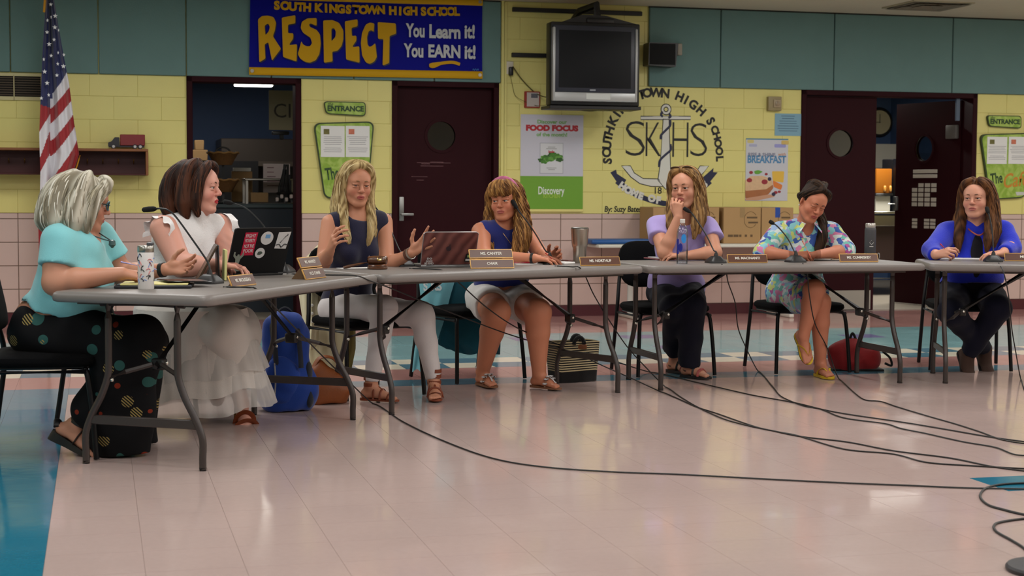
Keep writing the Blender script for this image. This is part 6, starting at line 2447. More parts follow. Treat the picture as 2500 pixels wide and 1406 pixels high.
# ------------------------------------------------------------------ 3: navy sleeveless top, white trousers, long blonde hair
def person3():
    f = nv((.52, -.85, 0)); r = R_(f)
    Pv, Cc, N = J(850, 742, 9.20), J(866, 596, 9.17), J(872, 533, 9.17)
    SR, SL = N + r * .172 - UP * .028, N - r * .172 - UP * .02
    P = Person('person in a navy sleeveless top with long blonde hair, hands raised talking', (Pv[0], Pv[1], 0), (192, 134, 106), (166, 84, 78), (194, 114, 94))
    A = head_frame((.40, -.92), .13, -.03)
    C = J(870, 449, 9.14)
    P.torso(Pv, Cc, N, SL, SR, f, (.155, .115, .125, .09, .135, .10), bust=.055)
    P.head(C, A, 1.04, .98, N, 'blue', (.1, .9, -.35), (120, 86, 52), lid=.75)
    ER, WR = J(789, 640, 8.99), J(806, 612, 8.83)
    EL, WL = J(946, 648, 9.12), J(1006, 617, 8.98)
    P.arm(SR, ER, WR, (.050, .041, .037, .026)); P.arm(SL, EL, WL, (.050, .041, .037, .026))
    P.hand(WR, (.28, -.62, .72), (.88, .45, .05), 'R', 'claw', 1.0)
    P.hand(WL, (.72, -.25, .55), (-.35, -.9, .1), 'L', 'open', 1.0)
    HR, HL = Pv + r * .085 - UP * .03, Pv - r * .085 - UP * .03
    KR, AR = J(938, 752, 8.82), J(905, 930, 8.86)
    KL, AL = J(1030, 768, 8.98), J(1060, 925, 8.98)
    AR[2] = AL[2] = .087
    P.leg(HR, KR, AR); P.leg(HL, KL, AL)
    qr = P.foot(AR, (.93, -.37, 0)); ql = P.foot(AL, (.12, -1, 0))
    P.finish()
    # top
    g = Field()
    P.torso(Pv, Cc, N, SL, SR, f, (.155, .115, .125, .09, .135, .10), f=g, infl=.011, bust=.057)
    for S, q in ((SR, 1), (SL, -1)):
        g.ell(S + r * q * .050, np.array([r, f, UP]), (.052, .09, .10), .012, op='s')
    g.ell(N + f * .045 + UP * .035, np.array([r, f, UP]), (.082, .085, .055), .01, op='s')
    g.ell(N + UP * .06, np.array([r, f, UP]), (.062, .07, .06), .01, op='s')
    g.cone(Pv - UP * .3, Pv - UP * .14, .3, .2, .01, op='s')
    g.folds = (.003, 34, 3)
    P.cloth('top', g, fabric('navy_cloth', (24, 24, 50)))
    # trousers
    t = Field()
    t.ell(Pv - UP * .02, np.array([r, f, UP]), (.162, .125, .10), .04)
    for H, K, An in ((HR, KR, AR), (HL, KL, AL)):
        t.cone(H, K, .094, .070, .04)
        e = lerp(K, An, .93)
        m = lerp(K, An, .35)
        t.cone(K, m, .068, .060, .03)
        t.cone(m, e, .060, .043, .02, clip=[(e, An - K)])
    t.folds = (.003, 45, 5)
    P.cloth('trousers', t, fabric('white_denim', (206, 200, 200)))
    # gladiator sandals
    mb_ = mat('tan_leather', (120, 54, 26), .5)
    for (q, d, rr, u), An in ((qr, AR), (ql, AL)):
        s = .95
        sandal_sole(q, d, rr, u, s, .010, .014, P.root, mb_)
        for x, h, w in ((.128, .034, .046), (.08, .056, .043), (.035, .078, .038)):
            strap(P, around(q, d, rr, u, x * s, h, w), .006, mb_)
        for dz in (.01, .045, .075):
            band(P, An + UP * dz, UP, .037 + .002 * (dz > .05), .010, mb_, 'ankle_strap')
        strap(P, [q + d * .11 * s + u * .03, q + d * .07 * s + u * .06, q + d * .03 * s + u * .09, An + d * .038 + UP * .07], .007, mb_)
    cap = [((0, -.022, .034), (.083, .103, .094))]
    gd = []
    for sx in (-1, 1):
        gd += [([(sx * .004, .055, .112), (sx * .050, .058, .096), (sx * .078, .028, .04), (sx * .080, .008, -.04), (sx * .078, .020, -.12), (sx * .080, .070, -.21), (sx * .060, .105, -.29), (sx * .048, .110, -.34)], (.012, .018, .020, .022, .026, .026, .014, .003)),
               ([(sx * .01, .0, .125), (sx * .06, -.01, .095), (sx * .084, -.03, .02), (sx * .086, -.03, -.08), (sx * .092, .0, -.17), (sx * .100, .05, -.25), (sx * .084, .085, -.33)], (.012, .020, .020, .022, .024, .018, .003)),
               ([(sx * .01, -.08, .10), (sx * .05, -.105, .03), (sx * .06, -.11, -.06), (sx * .07, -.11, -.15), (sx * .08, -.10, -.24)], (.02, .03, .036, .036, .012))]
    make_hair(P.root, C, A, 1.04, cap, gd, ((120, 96, 58), (170, 146, 98), (196, 174, 124), (212, 194, 150), (150, 124, 78)), 3, wave=.005, freq=48, strands=26, cut=[((0, .125, -.030), (.064, .070, .090)), ((0, .10, -.12), (.06, .09, .07))])
    # bracelets and ring
    band(P, WL - nv(WL - EL) * .012, WL - EL, .031, .006, mat('silver_bangle', (190, 186, 178), .3, metal=.9), 'bracelet')
    band(P, WL - nv(WL - EL) * .032, WL - EL, .032, .008, mat('brown_bangle', (92, 58, 44), .5), 'bracelet')
    return P


# ------------------------------------------------------------------ 1: aqua top, grey hair, wide black printed trousers
def person1():
    f = nv((.90, -.12, 0)); r = R_(f)
    Pv, Cc, N = J(122, 788, 7.16), J(178, 630, 7.14), J(196, 556, 7.14)
    SR, SL = N + r * .175 - UP * .055 - f * .03, N - r * .175 - UP * .045 + f * .02
    P = Person('person in an aqua top with grey bobbed hair and teal glasses, writing', (Pv[0], Pv[1], 0), (194, 138, 112), (164, 92, 88), (198, 118, 104))
    A = head_frame((.95, .31), .18, .0)
    C = J(205, 494, 7.13)
    tr = (.19, .16, .19, .165, .165, .135)
    P.torso(Pv, Cc, N, SL, SR, f, tr, belly=.04, bust=.075)
    P.head(C, A, 1.03, 1.0, N, 'blue', (0, .9, -.4), (130, 120, 104))
    ER, WR = J(135, 690, 6.93), J(298, 668, 6.98)
    EL, WL = J(300, 672, 7.36), J(405, 658, 7.28)
    P.arm(SR, ER, WR, (.066, .055, .048, .029)); P.arm(SL, EL, WL, (.062, .05, .044, .028))
    P.hand(WR, (.9, .25, -.08), (.0, .35, -.9), 'R', 'pen', .98)
    P.hand(WL, (.95, -.1, .10), (.15, -.85, .35), 'L', 'rest', .98)
    HR, HL = Pv + r * .10 - UP * .03, Pv - r * .10 - UP * .03
    KR, KL = J(338, 838, 7.02), J(345, 838, 7.28)
    AR, AL = J(190, 1035, 7.02), J(235, 1040, 7.30)
    P.leg(HR, KR, AR, (.1, .075, .06, .036)); P.leg(HL, KL, AL, (.1, .075, .06, .036))
    qr = P.foot(AR + V(-.02, 0, -.0), (.85, -.1, -.52), (.5, 0, .85)); ql = P.foot(AL, (.85, .1, -.5), (.5, 0, .85))
    P.finish()
    g = Field()
    P.torso(Pv, Cc, N, SL, SR, f, tr, f=g, infl=.013, belly=.045, bust=.078)
    for S, E in ((SR, ER), (SL, EL)):
        e = lerp(S, E, .58)
        g.cone(S, e, .070, .079, .035, clip=[(e, E - S)])
    g.ell(N + f * .075 + UP * .035, np.array([r, f, UP]), (.085, .085, .105), .008, op='s')
    g.ell(N + UP * .075, np.array([r, f, UP]), (.075, .08, .06), .008, op='s')
    g.cone(Pv - UP * .34, Pv - UP * .165, .36, .30, .012, op='s')
    g.folds = (.0045, 30, 8)
    P.cloth('top', g, fabric('aqua_jersey', (128, 196, 202)))
    # wide printed trousers
    t = Field()
    t.ell(Pv - UP * .03, np.array([r, f, UP]), (.205, .178, .125), .05)
    for H, K, hem, yy in ((HR, KR, J(300, 1085, 7.02), 1), (HL, KL, J(318, 1062, 7.30), -1)):
        t.cone(H, K, .125, .108, .05)
        b = V(hem[0], hem[1], .035)
        t.cone(K, b, .104, .128, .05, flat=(r, .75), clip=[(V(0, 0, .012), V(0, 0, -1))])
        sh = lerp(K, AR if yy == 1 else AL, .80)
        t.cone(K, sh, .10, .088, .05)
        t.cone(lerp(K, sh, .4), lerp(sh, b, .55), .09, .10, .06, clip=[(V(0, 0, .012), V(0, 0, -1))])
    t.folds = (.007, 26, 2)
    P.cloth('trousers', t, printed_mat(), label='wide black trousers printed with teal dots and small stripes')
    # sandals
    mk = mat('black_leather', (20, 19, 20), .45)
    for (q, d, rr, u), An in ((qr, AR), (ql, AL)):
        sandal_sole(q, d, rr, u, .98, .022, .045, P.root, mk)
        for x, h, w in ((.12, .036, .048), (.055, .07, .042)):
            strap(P, around(q, d, rr, u, x, h, w), .011, mk)
        strap(P, [q - d * .05 + rr * .03 + u * .03, q - d * .072 + u * .05, q - d * .05 - rr * .03 + u * .03], .014, mk, 'heel_strap')
        band(P, An + u * .01, u, .038, .010, mk, 'ankle_strap')
    for k in range(5):
        pass
    # hair: grey bob
    cap = [((0, -.025, .034), (.088, .108, .096)), ((0, -.06, -.03), (.088, .085, .085))]
    gd = []
    for sx in (-1, 1):
        gd += [([(sx * .012, .07, .108), (sx * .055, .072, .085), (sx * .088, .036, .02), (sx * .096, .016, -.06), (sx * .092, .020, -.12)], (.014, .022, .028, .034, .018)),
               ([(sx * .02, .0, .125), (sx * .075, -.02, .085), (sx * .104, -.04, .0), (sx * .108, -.04, -.08), (sx * .096, -.03, -.14)], (.016, .026, .034, .042, .020)),
               ([(sx * .02, -.06, .11), (sx * .06, -.105, .05), (sx * .080, -.125, -.03), (sx * .082, -.12, -.10), (sx * .07, -.10, -.15)], (.02, .032, .038, .042, .02))]
    gd.append(([(0, -.06, .115), (0, -.12, .06), (0, -.145, -.02), (0, -.14, -.1), (0, -.11, -.15)], (.02, .03, .038, .042, .02)))
    gd.append(([(-.02, .055, .115), (.02, .076, .105), (.055, .076, .075), (.078, .062, .035)], (.014, .020, .020, .010)))
    make_hair(P.root, C, A, 1.05, cap, gd, ((120, 112, 94), (168, 160, 140), (196, 190, 174), (214, 210, 198), (146, 138, 116)), 11, wave=.007, freq=42, strands=34, cut=[((0, .13, -.03), (.060, .062, .09)), ((0, .10, -.13), (.05, .07, .06))])
    # glasses
    mg = mat('teal_glasses', (30, 92, 104), .35)
    s = 1.03

    def H(x, y, z):
        return Vector(C + s * (A[0] * x + A[1] * y + A[2] * z))
    gl = thing('glasses', 'teal framed glasses on the grey haired person', 'glasses', H(0, .1, 0))
    for sx in (-1, 1):
        rim = [H(sx * (.033 + .026 * math.cos(t)), .104 - .012 * abs(math.cos(t)) * (sx * math.cos(t) > 0), .003 + .019 * math.sin(t)) for t in np.linspace(0, 2 * math.pi, 25)[:-1]]
        MB().tube(rim, .0028, 6, closed=True).build('rim', mg, gl, world=True)
        MB().tube([H(sx * .059, .095, .008), H(sx * .079, .06, .008), H(sx * .081, -.01, .006), H(sx * .078, -.03, -.01)], .0036, 6).build('temple', mg, gl, world=True)
    MB().tube([H(-.008, .106, .006), H(0, .109, .008), H(.008, .106, .006)], .0026, 6).build('bridge', mg, gl, world=True)
    # necklace
    pc = lerp(N, Cc, .42) + f * .155
    P.part('necklace', MB().tube([Vector(p) for p in catmull([N + r * .07 + f * .02 + UP * .0, N + r * .05 + f * .085 - UP * .035, pc + UP * .0, N - r * .05 + f * .085 - UP * .035, N - r * .07 + f * .02], 5)], .003, 6), mat('cord_teal', (40, 66, 70), .5))
    P.part('pendant', MB().lathe([(.004, -.024), (.016, -.01), (.014, .008), (.004, .014)], 12, Matrix.Translation(Vector(pc + f * .008 - UP * .008))), mat('pendant_teal', (58, 84, 84), .35))
    band(P, WL - nv(WL - EL) * .018, WL - EL, .031, .010, M_PBLK, 'wristband')
    # pen
    w = V(*WR) + V(.075, .02, .02)
    o = MB().tube([Vector(w + V(-.085, .0, .03)), Vector(w + V(.055, .02, .0)), Vector(w + V(.068, .022, -.004))], [.0042, .0042, .001], 8).build('pen', mat('pen_lilac', (150, 152, 206), .35), None)
    tag(o, 'pale lilac pen in the hand of the grey haired person', 'pen')
    return P


def printed_mat():
    """black cloth with teal discs, pale stripe patches and small red shapes"""
    m = mat('printed_black', (10, 10, 13), .85, spec=.2)
    nt = m.node_tree
    b = nt.nodes['Principled BSDF']
    tc = nt.nodes.new('ShaderNodeTexCoord')

    def vor(scale, rnd, off):
        mp = nt.nodes.new('ShaderNodeMapping')
        mp.inputs['Location'].default_value = off
        mp.inputs['Scale'].default_value = (1, .15, 1)
        nt.links.new(tc.outputs['Object'], mp.inputs['Vector'])
        v = nt.nodes.new('ShaderNodeTexVoronoi')
        v.inputs['Scale'].default_value = scale
        v.inputs['Randomness'].default_value = rnd
        nt.links.new(mp.outputs['Vector'], v.inputs['Vector'])
        return v

    def mth(op, a, bv):
        n = nt.nodes.new('ShaderNodeMath')
        n.operation = op
        for i, q in enumerate((a, bv)):
            if isinstance(q, (int, float)):
                n.inputs[i].default_value = q
            else:
                nt.links.new(q, n.inputs[i])
        return n.outputs[0]
    prev = None
    v1 = vor(8.5, .85, (0, 0, 0)); v2 = vor(12, .9, (.31, .2, .17)); v3 = vor(16, .9, (.7, .1, .4))
    sep = nt.nodes.new('ShaderNodeSeparateColor'); nt.links.new(v1.outputs['Color'], sep.inputs[0])
    sep2 = nt.nodes.new('ShaderNodeSeparateColor'); nt.links.new(v2.outputs['Color'], sep2.inputs[0])
    sep3 = nt.nodes.new('ShaderNodeSeparateColor'); nt.links.new(v3.outputs['Color'], sep3.inputs[0])
    dots = mth('MULTIPLY', mth('LESS_THAN', v1.outputs['Distance'], .27), mth('GREATER_THAN', sep.outputs[0], .4))
    wv = nt.nodes.new('ShaderNodeTexWave'); wv.inputs['Scale'].default_value = 30; wv.inputs['Distortion'].default_value = .5
    mp = nt.nodes.new('ShaderNodeMapping'); mp.inputs['Rotation'].default_value = (0, .8, 0)
    nt.links.new(tc.outputs['Object'], mp.inputs['Vector']); nt.links.new(mp.outputs['Vector'], wv.inputs['Vector'])
    strp = mth('MULTIPLY', mth('MULTIPLY', mth('LESS_THAN', v2.outputs['Distance'], .32), mth('GREATER_THAN', wv.outputs['Fac'], .55)), mth('GREATER_THAN', sep2.outputs[1], .35))
    red = mth('MULTIPLY', mth('LESS_THAN', v3.outputs['Distance'], .2), mth('GREATER_THAN', sep3.outputs[2], .6))

    def mix(fac, a, col):
        x = nt.nodes.new('ShaderNodeMix'); x.data_type = 'RGBA'
        nt.links.new(fac, x.inputs['Factor'])
        if isinstance(a, tuple):
            x.inputs['A'].default_value = a
        else:
            nt.links.new(a, x.inputs['A'])
        x.inputs['B'].default_value = col
        return x.outputs['Result']
    c = mix(dots, lin((10, 10, 13)), lin((44, 84, 80)))
    c = mix(strp, c, lin((150, 130, 78)))
    c = mix(red, c, lin((120, 40, 22)))
    nt.links.new(c, b.inputs['Base Color'])
    return m


# ------------------------------------------------------------------ 2: white dress, auburn bob
def person2():
    f = nv((.80, -.60, 0)); r = R_(f)
    Pv, Cc, N = J(432, 752, 8.06), J(447, 606, 8.05), J(470, 536, 8.05)
    SR, SL = N + r * .185 - UP * .045, N - r * .185 - UP * .035
    P = Person('person in a white ruffled dress with an auburn bob, seen in profile', (Pv[0], Pv[1], 0), (216, 158, 140), (176, 30, 40), (206, 112, 106))
    A = head_frame((.99, -.12), .0, .0)
    C = J(482, 459, 8.05)
    tr = (.19, .15, .17, .135, .16, .125)
    P.torso(Pv, Cc, N, SL, SR, f, tr, belly=.03, bust=.07)
    P.head(C, A, 1.07, 1.0, N, 'brown', (0, 1, 0), (84, 50, 36), .058)
    ER, WR = J(442, 648, 7.80), J(532, 648, 7.76)
    EL, WL = J(566, 640, 8.10), J(535, 650, 7.95)
    P.arm(SR, ER, WR, (.070, .056, .048, .030)); P.arm(SL, EL, WL, (.062, .05, .044, .029))
    P.hand(WR, (.9, .35, .0), (.1, .1, -1), 'R', 'rest', .98)
    P.hand(WL, (.3, -.75, .1), (.3, .1, -.9), 'L', 'rest', .98)
    HR, HL = Pv + r * .10 - UP * .03, Pv - r * .10 - UP * .03
    KR, KL = J(540, 802, 7.86), J(578, 806, 8.10)
    AR, AL = J(590, 985, 8.05), J(530, 975, 8.15)
    P.leg(HR, KR, AR, (.1, .075, .06, .036)); P.leg(HL, KL, AL, (.1, .075, .06, .036))
    q = P.foot(AR, (.35, -.85, -.42), (.1, -.4, .9))

    def tattoo(vs, col):
        w = np.exp(-((np.linalg.norm(vs - lerp(SL, EL, .55), axis=1)) / .05) ** 2) * (.5 + .5 * np.sin(vs[:, 2] * 160 + vs[:, 0] * 120))
        return col * (1 - .5 * w[:, None])
    P.finish(extra=tattoo)
    mw = fabric('white_lace', (230, 228, 228), .8, (120, .3))
    g = Field()
    P.torso(Pv, Cc, N, SL, SR, f, tr, f=g, infl=.013, belly=.03, bust=.073)
    g.cone(N - UP * .01, N + UP * .055 + f * .012, .074, .066, .03, clip=[(N + UP * .05, UP)])
    for S, qn in ((SR, 1), (SL, -1)):
        g.ell(S + r * qn * .066 - UP * .02, np.array([r, f, UP]), (.056, .10, .105), .012, op='s')
    g.cone(N + UP * .02, N + UP * .2, .060, .060, .006, op='s')
    g.folds = (.004, 40, 4)
    P.cloth('bodice', g, mw)
    # ruffled shoulder caps
    for S, qn in ((SR, 1), (SL, -1)):
        def rf(u, v, S=S, qn=qn):
            t = -1.9 + 3.8 * u
            b = S + r * qn * (.004 + .045 * v) + f * math.sin(t) * (.085 + .012 * v) + UP * (math.cos(t) * (.072 + .006 * v) - .005 - .012 * v)
            b = b + UP * .008 * v * math.sin(u * 34) + r * qn * .01 * v * math.cos(u * 27)
            return Vector(b)
        P.part('shoulder_ruffle', MB().grid(rf, 44, 5), mw)
    # skirt: lap part as a solid, then falling tiers
    t = Field()
    t.ell(Pv - UP * .02, np.array([r, f, UP]), (.205, .17, .125), .05)
    t.cone(HR, KR, .13, .112, .06); t.cone(HL, KL, .13, .112, .06)
    t.cone(KR, lerp(KR, AR, .4), .11, .10, .06); t.cone(KL, lerp(KL, AL, .4), .11, .10, .06)
    t.cone((HR + HL) / 2, (KR + KL) / 2, .12, .11, .06)
    t.folds = (.006, 30, 6)
    P.cloth('skirt_lap', t, fabric('white_tulle_solid', (212, 206, 200), .85))
    c0 = (KR + KL) / 2 - f * .10
    top = [J(300, 770, 8.0), ]

    def tier(v0, v1, z0, z1, a0, a1, b0, b1, amp, nm, m, cx0=None, cx1=None):
        """elliptical falling tier; centre moves from cx0 to cx1"""
        def fn(u, v):
            th = 2 * math.pi * u
            a, b_ = a0 + (a1 - a0) * v, b0 + (b1 - b0) * v
            c = cx0 * (1 - v) + cx1 * v
            w = 1 + amp * (.3 + .7 * v) * (.6 * math.sin(13 * th + 2 * v) + .4 * math.sin(29 * th + 1))
            x, y = math.cos(th) * a * w, math.sin(th) * b_ * w
            z = z0 + (z1 - z0) * v
            hem = .045 * math.cos(th - .2) * v
            return Vector((c[0] + x, c[1] + y, z + hem + .012 * v * math.sin(7 * th)))
        P.part(nm, MB().grid(fn, 150, 14, closed_u=True), m, angle=3)
    cA, cB, cC = J(468, 800, 8.0), J(468, 900, 8.05), J(476, 990, 8.08)
    ms = fabric('white_tulle_solid', (212, 206, 200), .85)
    mt = sheer_mat()
    tier(0, 1, cA[2] + .10, .15, .275, .375, .255, .275, .030, 'skirt', ms, cA, V(*cB))
    tier(0, 1, .42, .24, .33, .38, .265, .285, .045, 'ruffle', mt, lerp(cA, cB, .5), V(*cB))
    tier(0, 1, .26, .055, .37, .405, .275, .290, .045, 'hem_ruffle', mt, cB, V(*cC))
    # wedge
    mw2, mc = mat('tan_wedge', (132, 62, 28), .5), mat('cork', (190, 150, 84), .8)
    g0, d, rr, u = q
    sandal_sole(g0, d, rr, u, .98, .022, .06, P.root, mc)
    strap(P, around(g0, d, rr, u, .12, .04, .048), .022, mw2, flat=.25)
    strap(P, around(g0, d, rr, u, .075, .06, .044), .018, mw2, flat=.25)
    # hair
    cap = [((0, -.028, .034), (.088, .108, .097)), ((0, -.07, -.03), (.084, .075, .075))]
    gd = []
    for sx in (-1, 1):
        gd += [([(sx * .015, .06, .116), (sx * .06, .060, .094), (sx * .088, .034, .03), (sx * .094, .020, -.05), (sx * .090, .030, -.125)], (.014, .022, .026, .028, .012)),
               ([(sx * .02, .0, .126), (sx * .075, -.02, .088), (sx * .100, -.035, .0), (sx * .104, -.035, -.07), (sx * .096, -.02, -.135)], (.016, .026, .032, .036, .014)),
               ([(sx * .02, -.06, .11), (sx * .06, -.105, .05), (sx * .078, -.12, -.03), (sx * .08, -.112, -.09), (sx * .075, -.10, -.145)], (.02, .032, .036, .038, .016))]
    gd.append(([(0, -.06, .115), (0, -.12, .06), (0, -.14, -.02), (0, -.13, -.09), (0, -.11, -.14)], (.02, .03, .036, .038, .016)))
    make_hair(P.root, C, A, 1.08, cap, gd, ((32, 18, 14), (58, 32, 22), (78, 44, 28), (98, 58, 36), (46, 25, 18)), 21, wave=.004, freq=44, strands=34, cut=[((0, .128, -.03), (.068, .068, .1)), ((0, .09, -.14), (.06, .07, .06))])
    return P


def sheer_mat():
    m = bpy.data.materials.new('sheer_tulle')
    m.use_nodes = True
    nt = m.node_tree
    b = nt.nodes['Principled BSDF']
    b.inputs['Base Color'].default_value = lin((220, 216, 212))
    b.inputs['Roughness'].default_value = .8
    t = nt.nodes.new('ShaderNodeBsdfTransparent')
    mx = nt.nodes.new('ShaderNodeMixShader')
    mx.inputs[0].default_value = .55
    nt.links.new(t.outputs[0], mx.inputs[1])
    nt.links.new(b.outputs[0], mx.inputs[2])
    nt.links.new(mx.outputs[0], nt.nodes['Material Output'].inputs[0])
    return m
# ------------------------------------------------------------------ 4: royal blue sleeveless top, white shorts, long wavy hair, headband
def person4():
    f = nv((.50, -.86, 0)); r = R_(f)
    Pv, Cc, N = J(1216, 716, 9.86), J(1222, 612, 9.78), J(1228, 553, 9.74)
    SR, SL = N + r * .165 - UP * .03 + f * .02, N - r * .165 - UP * .035 - f * .01
    P = Person('person in a blue sleeveless top and white shorts with a pink headband', (Pv[0], Pv[1], 0), (196, 128, 98), (166, 88, 80), (198, 112, 90))
    A = head_frame((-.30, -.95), .04, .06)
    C = J(1232, 490, 9.70)
    tr = (.185, .14, .165, .125, .150, .115)
    P.torso(Pv, Cc, N, SL, SR, f, tr, belly=.03, bust=.065)
    P.head(C, A, 1.0, 1.03, N, 'blue', (.40, .9, 0), (122, 84, 48), .055)
    ER, WR = J(1180, 628, 9.52), J(1306, 631, 9.42)
    EL, WL = J(1322, 624, 9.74), J(1345, 631, 9.56)
    P.arm(SR, ER, WR, (.058, .047, .042, .028)); P.arm(SL, EL, WL, (.056, .046, .041, .028))
    P.hand(WR, (.92, -.2, .02), (.1, .25, -.95), 'R', 'rest', .95)
    P.hand(WL, (.45, -.55, .35), (-.6, -.6, -.4), 'L', 'claw', .95)
    HR, HL = Pv + r * .095 - UP * .03, Pv - r * .095 - UP * .03
    KR, AR = J(1212, 762, 9.36), J(1178, 898, 9.58)
    KL, AL = J(1312, 762, 9.42), J(1316, 906, 9.48)
    AR[2] = AL[2] = .087
    P.leg(HR, KR, AR, (.105, .082, .070, .040)); P.leg(HL, KL, AL, (.105, .082, .070, .040))
    qr = P.foot(AR, (.45, -.88, 0)); ql = P.foot(AL, (.72, -.69, 0))
    P.finish()
    g = Field()
    P.torso(Pv, Cc, N, SL, SR, f, tr, f=g, infl=.013, belly=.035, bust=.068)
    for S, q in ((SR, 1), (SL, -1)):
        g.ell(S + r * q * .052 - UP * .01, np.array([r, f, UP]), (.062, .085, .115), .012, op='s')
    g.ell(N + f * .05 + UP * .03, np.array([r, f, UP]), (.070, .075, .050), .01, op='s')
    g.ell(N + UP * .06, np.array([r, f, UP]), (.062, .07, .06), .01, op='s')
    g.cone(Pv - UP * .3, Pv - UP * .16, .36, .28, .01, op='s')
    g.folds = (.004, 34, 3)
    P.cloth('top', g, fabric('royal_cloth', (34, 44, 118)))
    t = Field()
    t.ell(Pv - UP * .02, np.array([r, f, UP]), (.192, .15, .11), .04)
    for H, K in ((HR, KR), (HL, KL)):
        e = lerp(H, K, .66)
        t.cone(H, e, .118, .108, .04, clip=[(e, K - H)])
    t.folds = (.003, 45, 5)
    P.cloth('shorts', t, fabric('white_cotton', (214, 212, 210)))
    mt, mf = mat('tan_flipflop', (126, 84, 58), .6), mat('white_flower', (196, 194, 196), .5)
    for q, d, rr, u in (qr, ql):
        sandal_sole(q, d, rr, u, .95, .010, .014, P.root, mt)
        pts = around(q, d, rr, u, .085, .058, .042)
        strap(P, pts, .005, mt)
        for k, c in enumerate(catmull(pts, 2)[1:-1:2]):
            P.part('flower', MB().tube([Vector(c + u * .006 + d * .010 * math.cos(a) + rr * .013 * math.sin(a)) for a in np.linspace(0, 6.28, 13)[:-1]], .005, 5, closed=True), mf)
        strap(P, [q + d * .135 + u * .03, q + d * .11 + u * .05, q + d * .085 + u * .06], .005, mf)
    band(P, AR + UP * .03, UP, .042, .005, mat('anklet_white', (200, 200, 204), .4), 'anklet')
    cap = [((0, -.022, .034), (.084, .104, .095)), ((0, .02, .06), (.078, .075, .062))]
    gd = []
    for sx in (-1, 1):
        gd += [([(sx * .03, .03, .118), (sx * .078, .028, .06), (sx * .090, .015, -.02), (sx * .094, .020, -.11), (sx * .098, .055, -.20), (sx * .088, .085, -.29), (sx * .082, .090, -.37)], (.014, .022, .026, .032, .036, .032, .008)),
               ([(sx * .02, -.02, .125), (sx * .08, -.02, .08), (sx * .098, -.03, -.01), (sx * .108, -.03, -.11), (sx * .118, .0, -.21), (sx * .118, .03, -.31)], (.014, .024, .030, .036, .038, .010)),
               ([(sx * .01, -.08, .10), (sx * .05, -.105, .03), (sx * .06, -.11, -.06), (sx * .08, -.11, -.16), (sx * .09, -.10, -.26)], (.02, .03, .036, .038, .012))]
    for x in (-.050, -.030, -.010, .010, .030, .050):       # fringe
        gd.append(([(x * .5, .060, .116), (x * .9, .088, .092), (x * 1.08, .098, .062), (x * 1.12, .098, .034)], (.012, .015, .015, .007)))
    make_hair(P.root, C, A, 1.02, cap, gd, ((84, 52, 26), (126, 84, 42), (156, 112, 60), (182, 140, 82), (104, 68, 34)), 31, wave=.010, freq=62, strands=24, cut=[((0, .130, -.045), (.064, .066, .085)), ((0, .10, -.13), (.055, .08, .07))])
    hb = [C + 1.02 * (A[0] * .091 * math.sin(t) + A[1] * .018 + A[2] * (.030 + .104 * math.cos(t))) for t in np.linspace(-1.75, 1.75, 23)]
    m = mat('headband_pink', (176, 92, 128), .6, var=(70, .6))
    P.part('headband', MB().tube([Vector(p) for p in hb], .015, 8, flat=.35, up=(0, 1, 0)), m, label='pink and purple patterned headband')
    pc = lerp(N, Cc, .75) + f * .148
    P.part('necklace', MB().tube([Vector(p) for p in catmull([N + r * .055 + f * .04, N + r * .04 + f * .09 - UP * .05, pc, N - r * .04 + f * .09 - UP * .05, N - r * .055 + f * .04], 5)], .0016, 5), mat('fine_gold', (176, 140, 86), .3, metal=.8))
    band(P, WR - nv(WR - ER) * .016, WR - ER, .030, .008, M_PBLK, 'watch')
    o = MB().tube([Vector(WR + V(.06, -.03, .035)), Vector(WR + V(.10, -.03, .0))], [.004, .003], 8).build('highlighter', mat('marker_red', (190, 50, 44), .4), None)
    tag(o, 'red marker held over the papers by the person with the headband', 'marker')


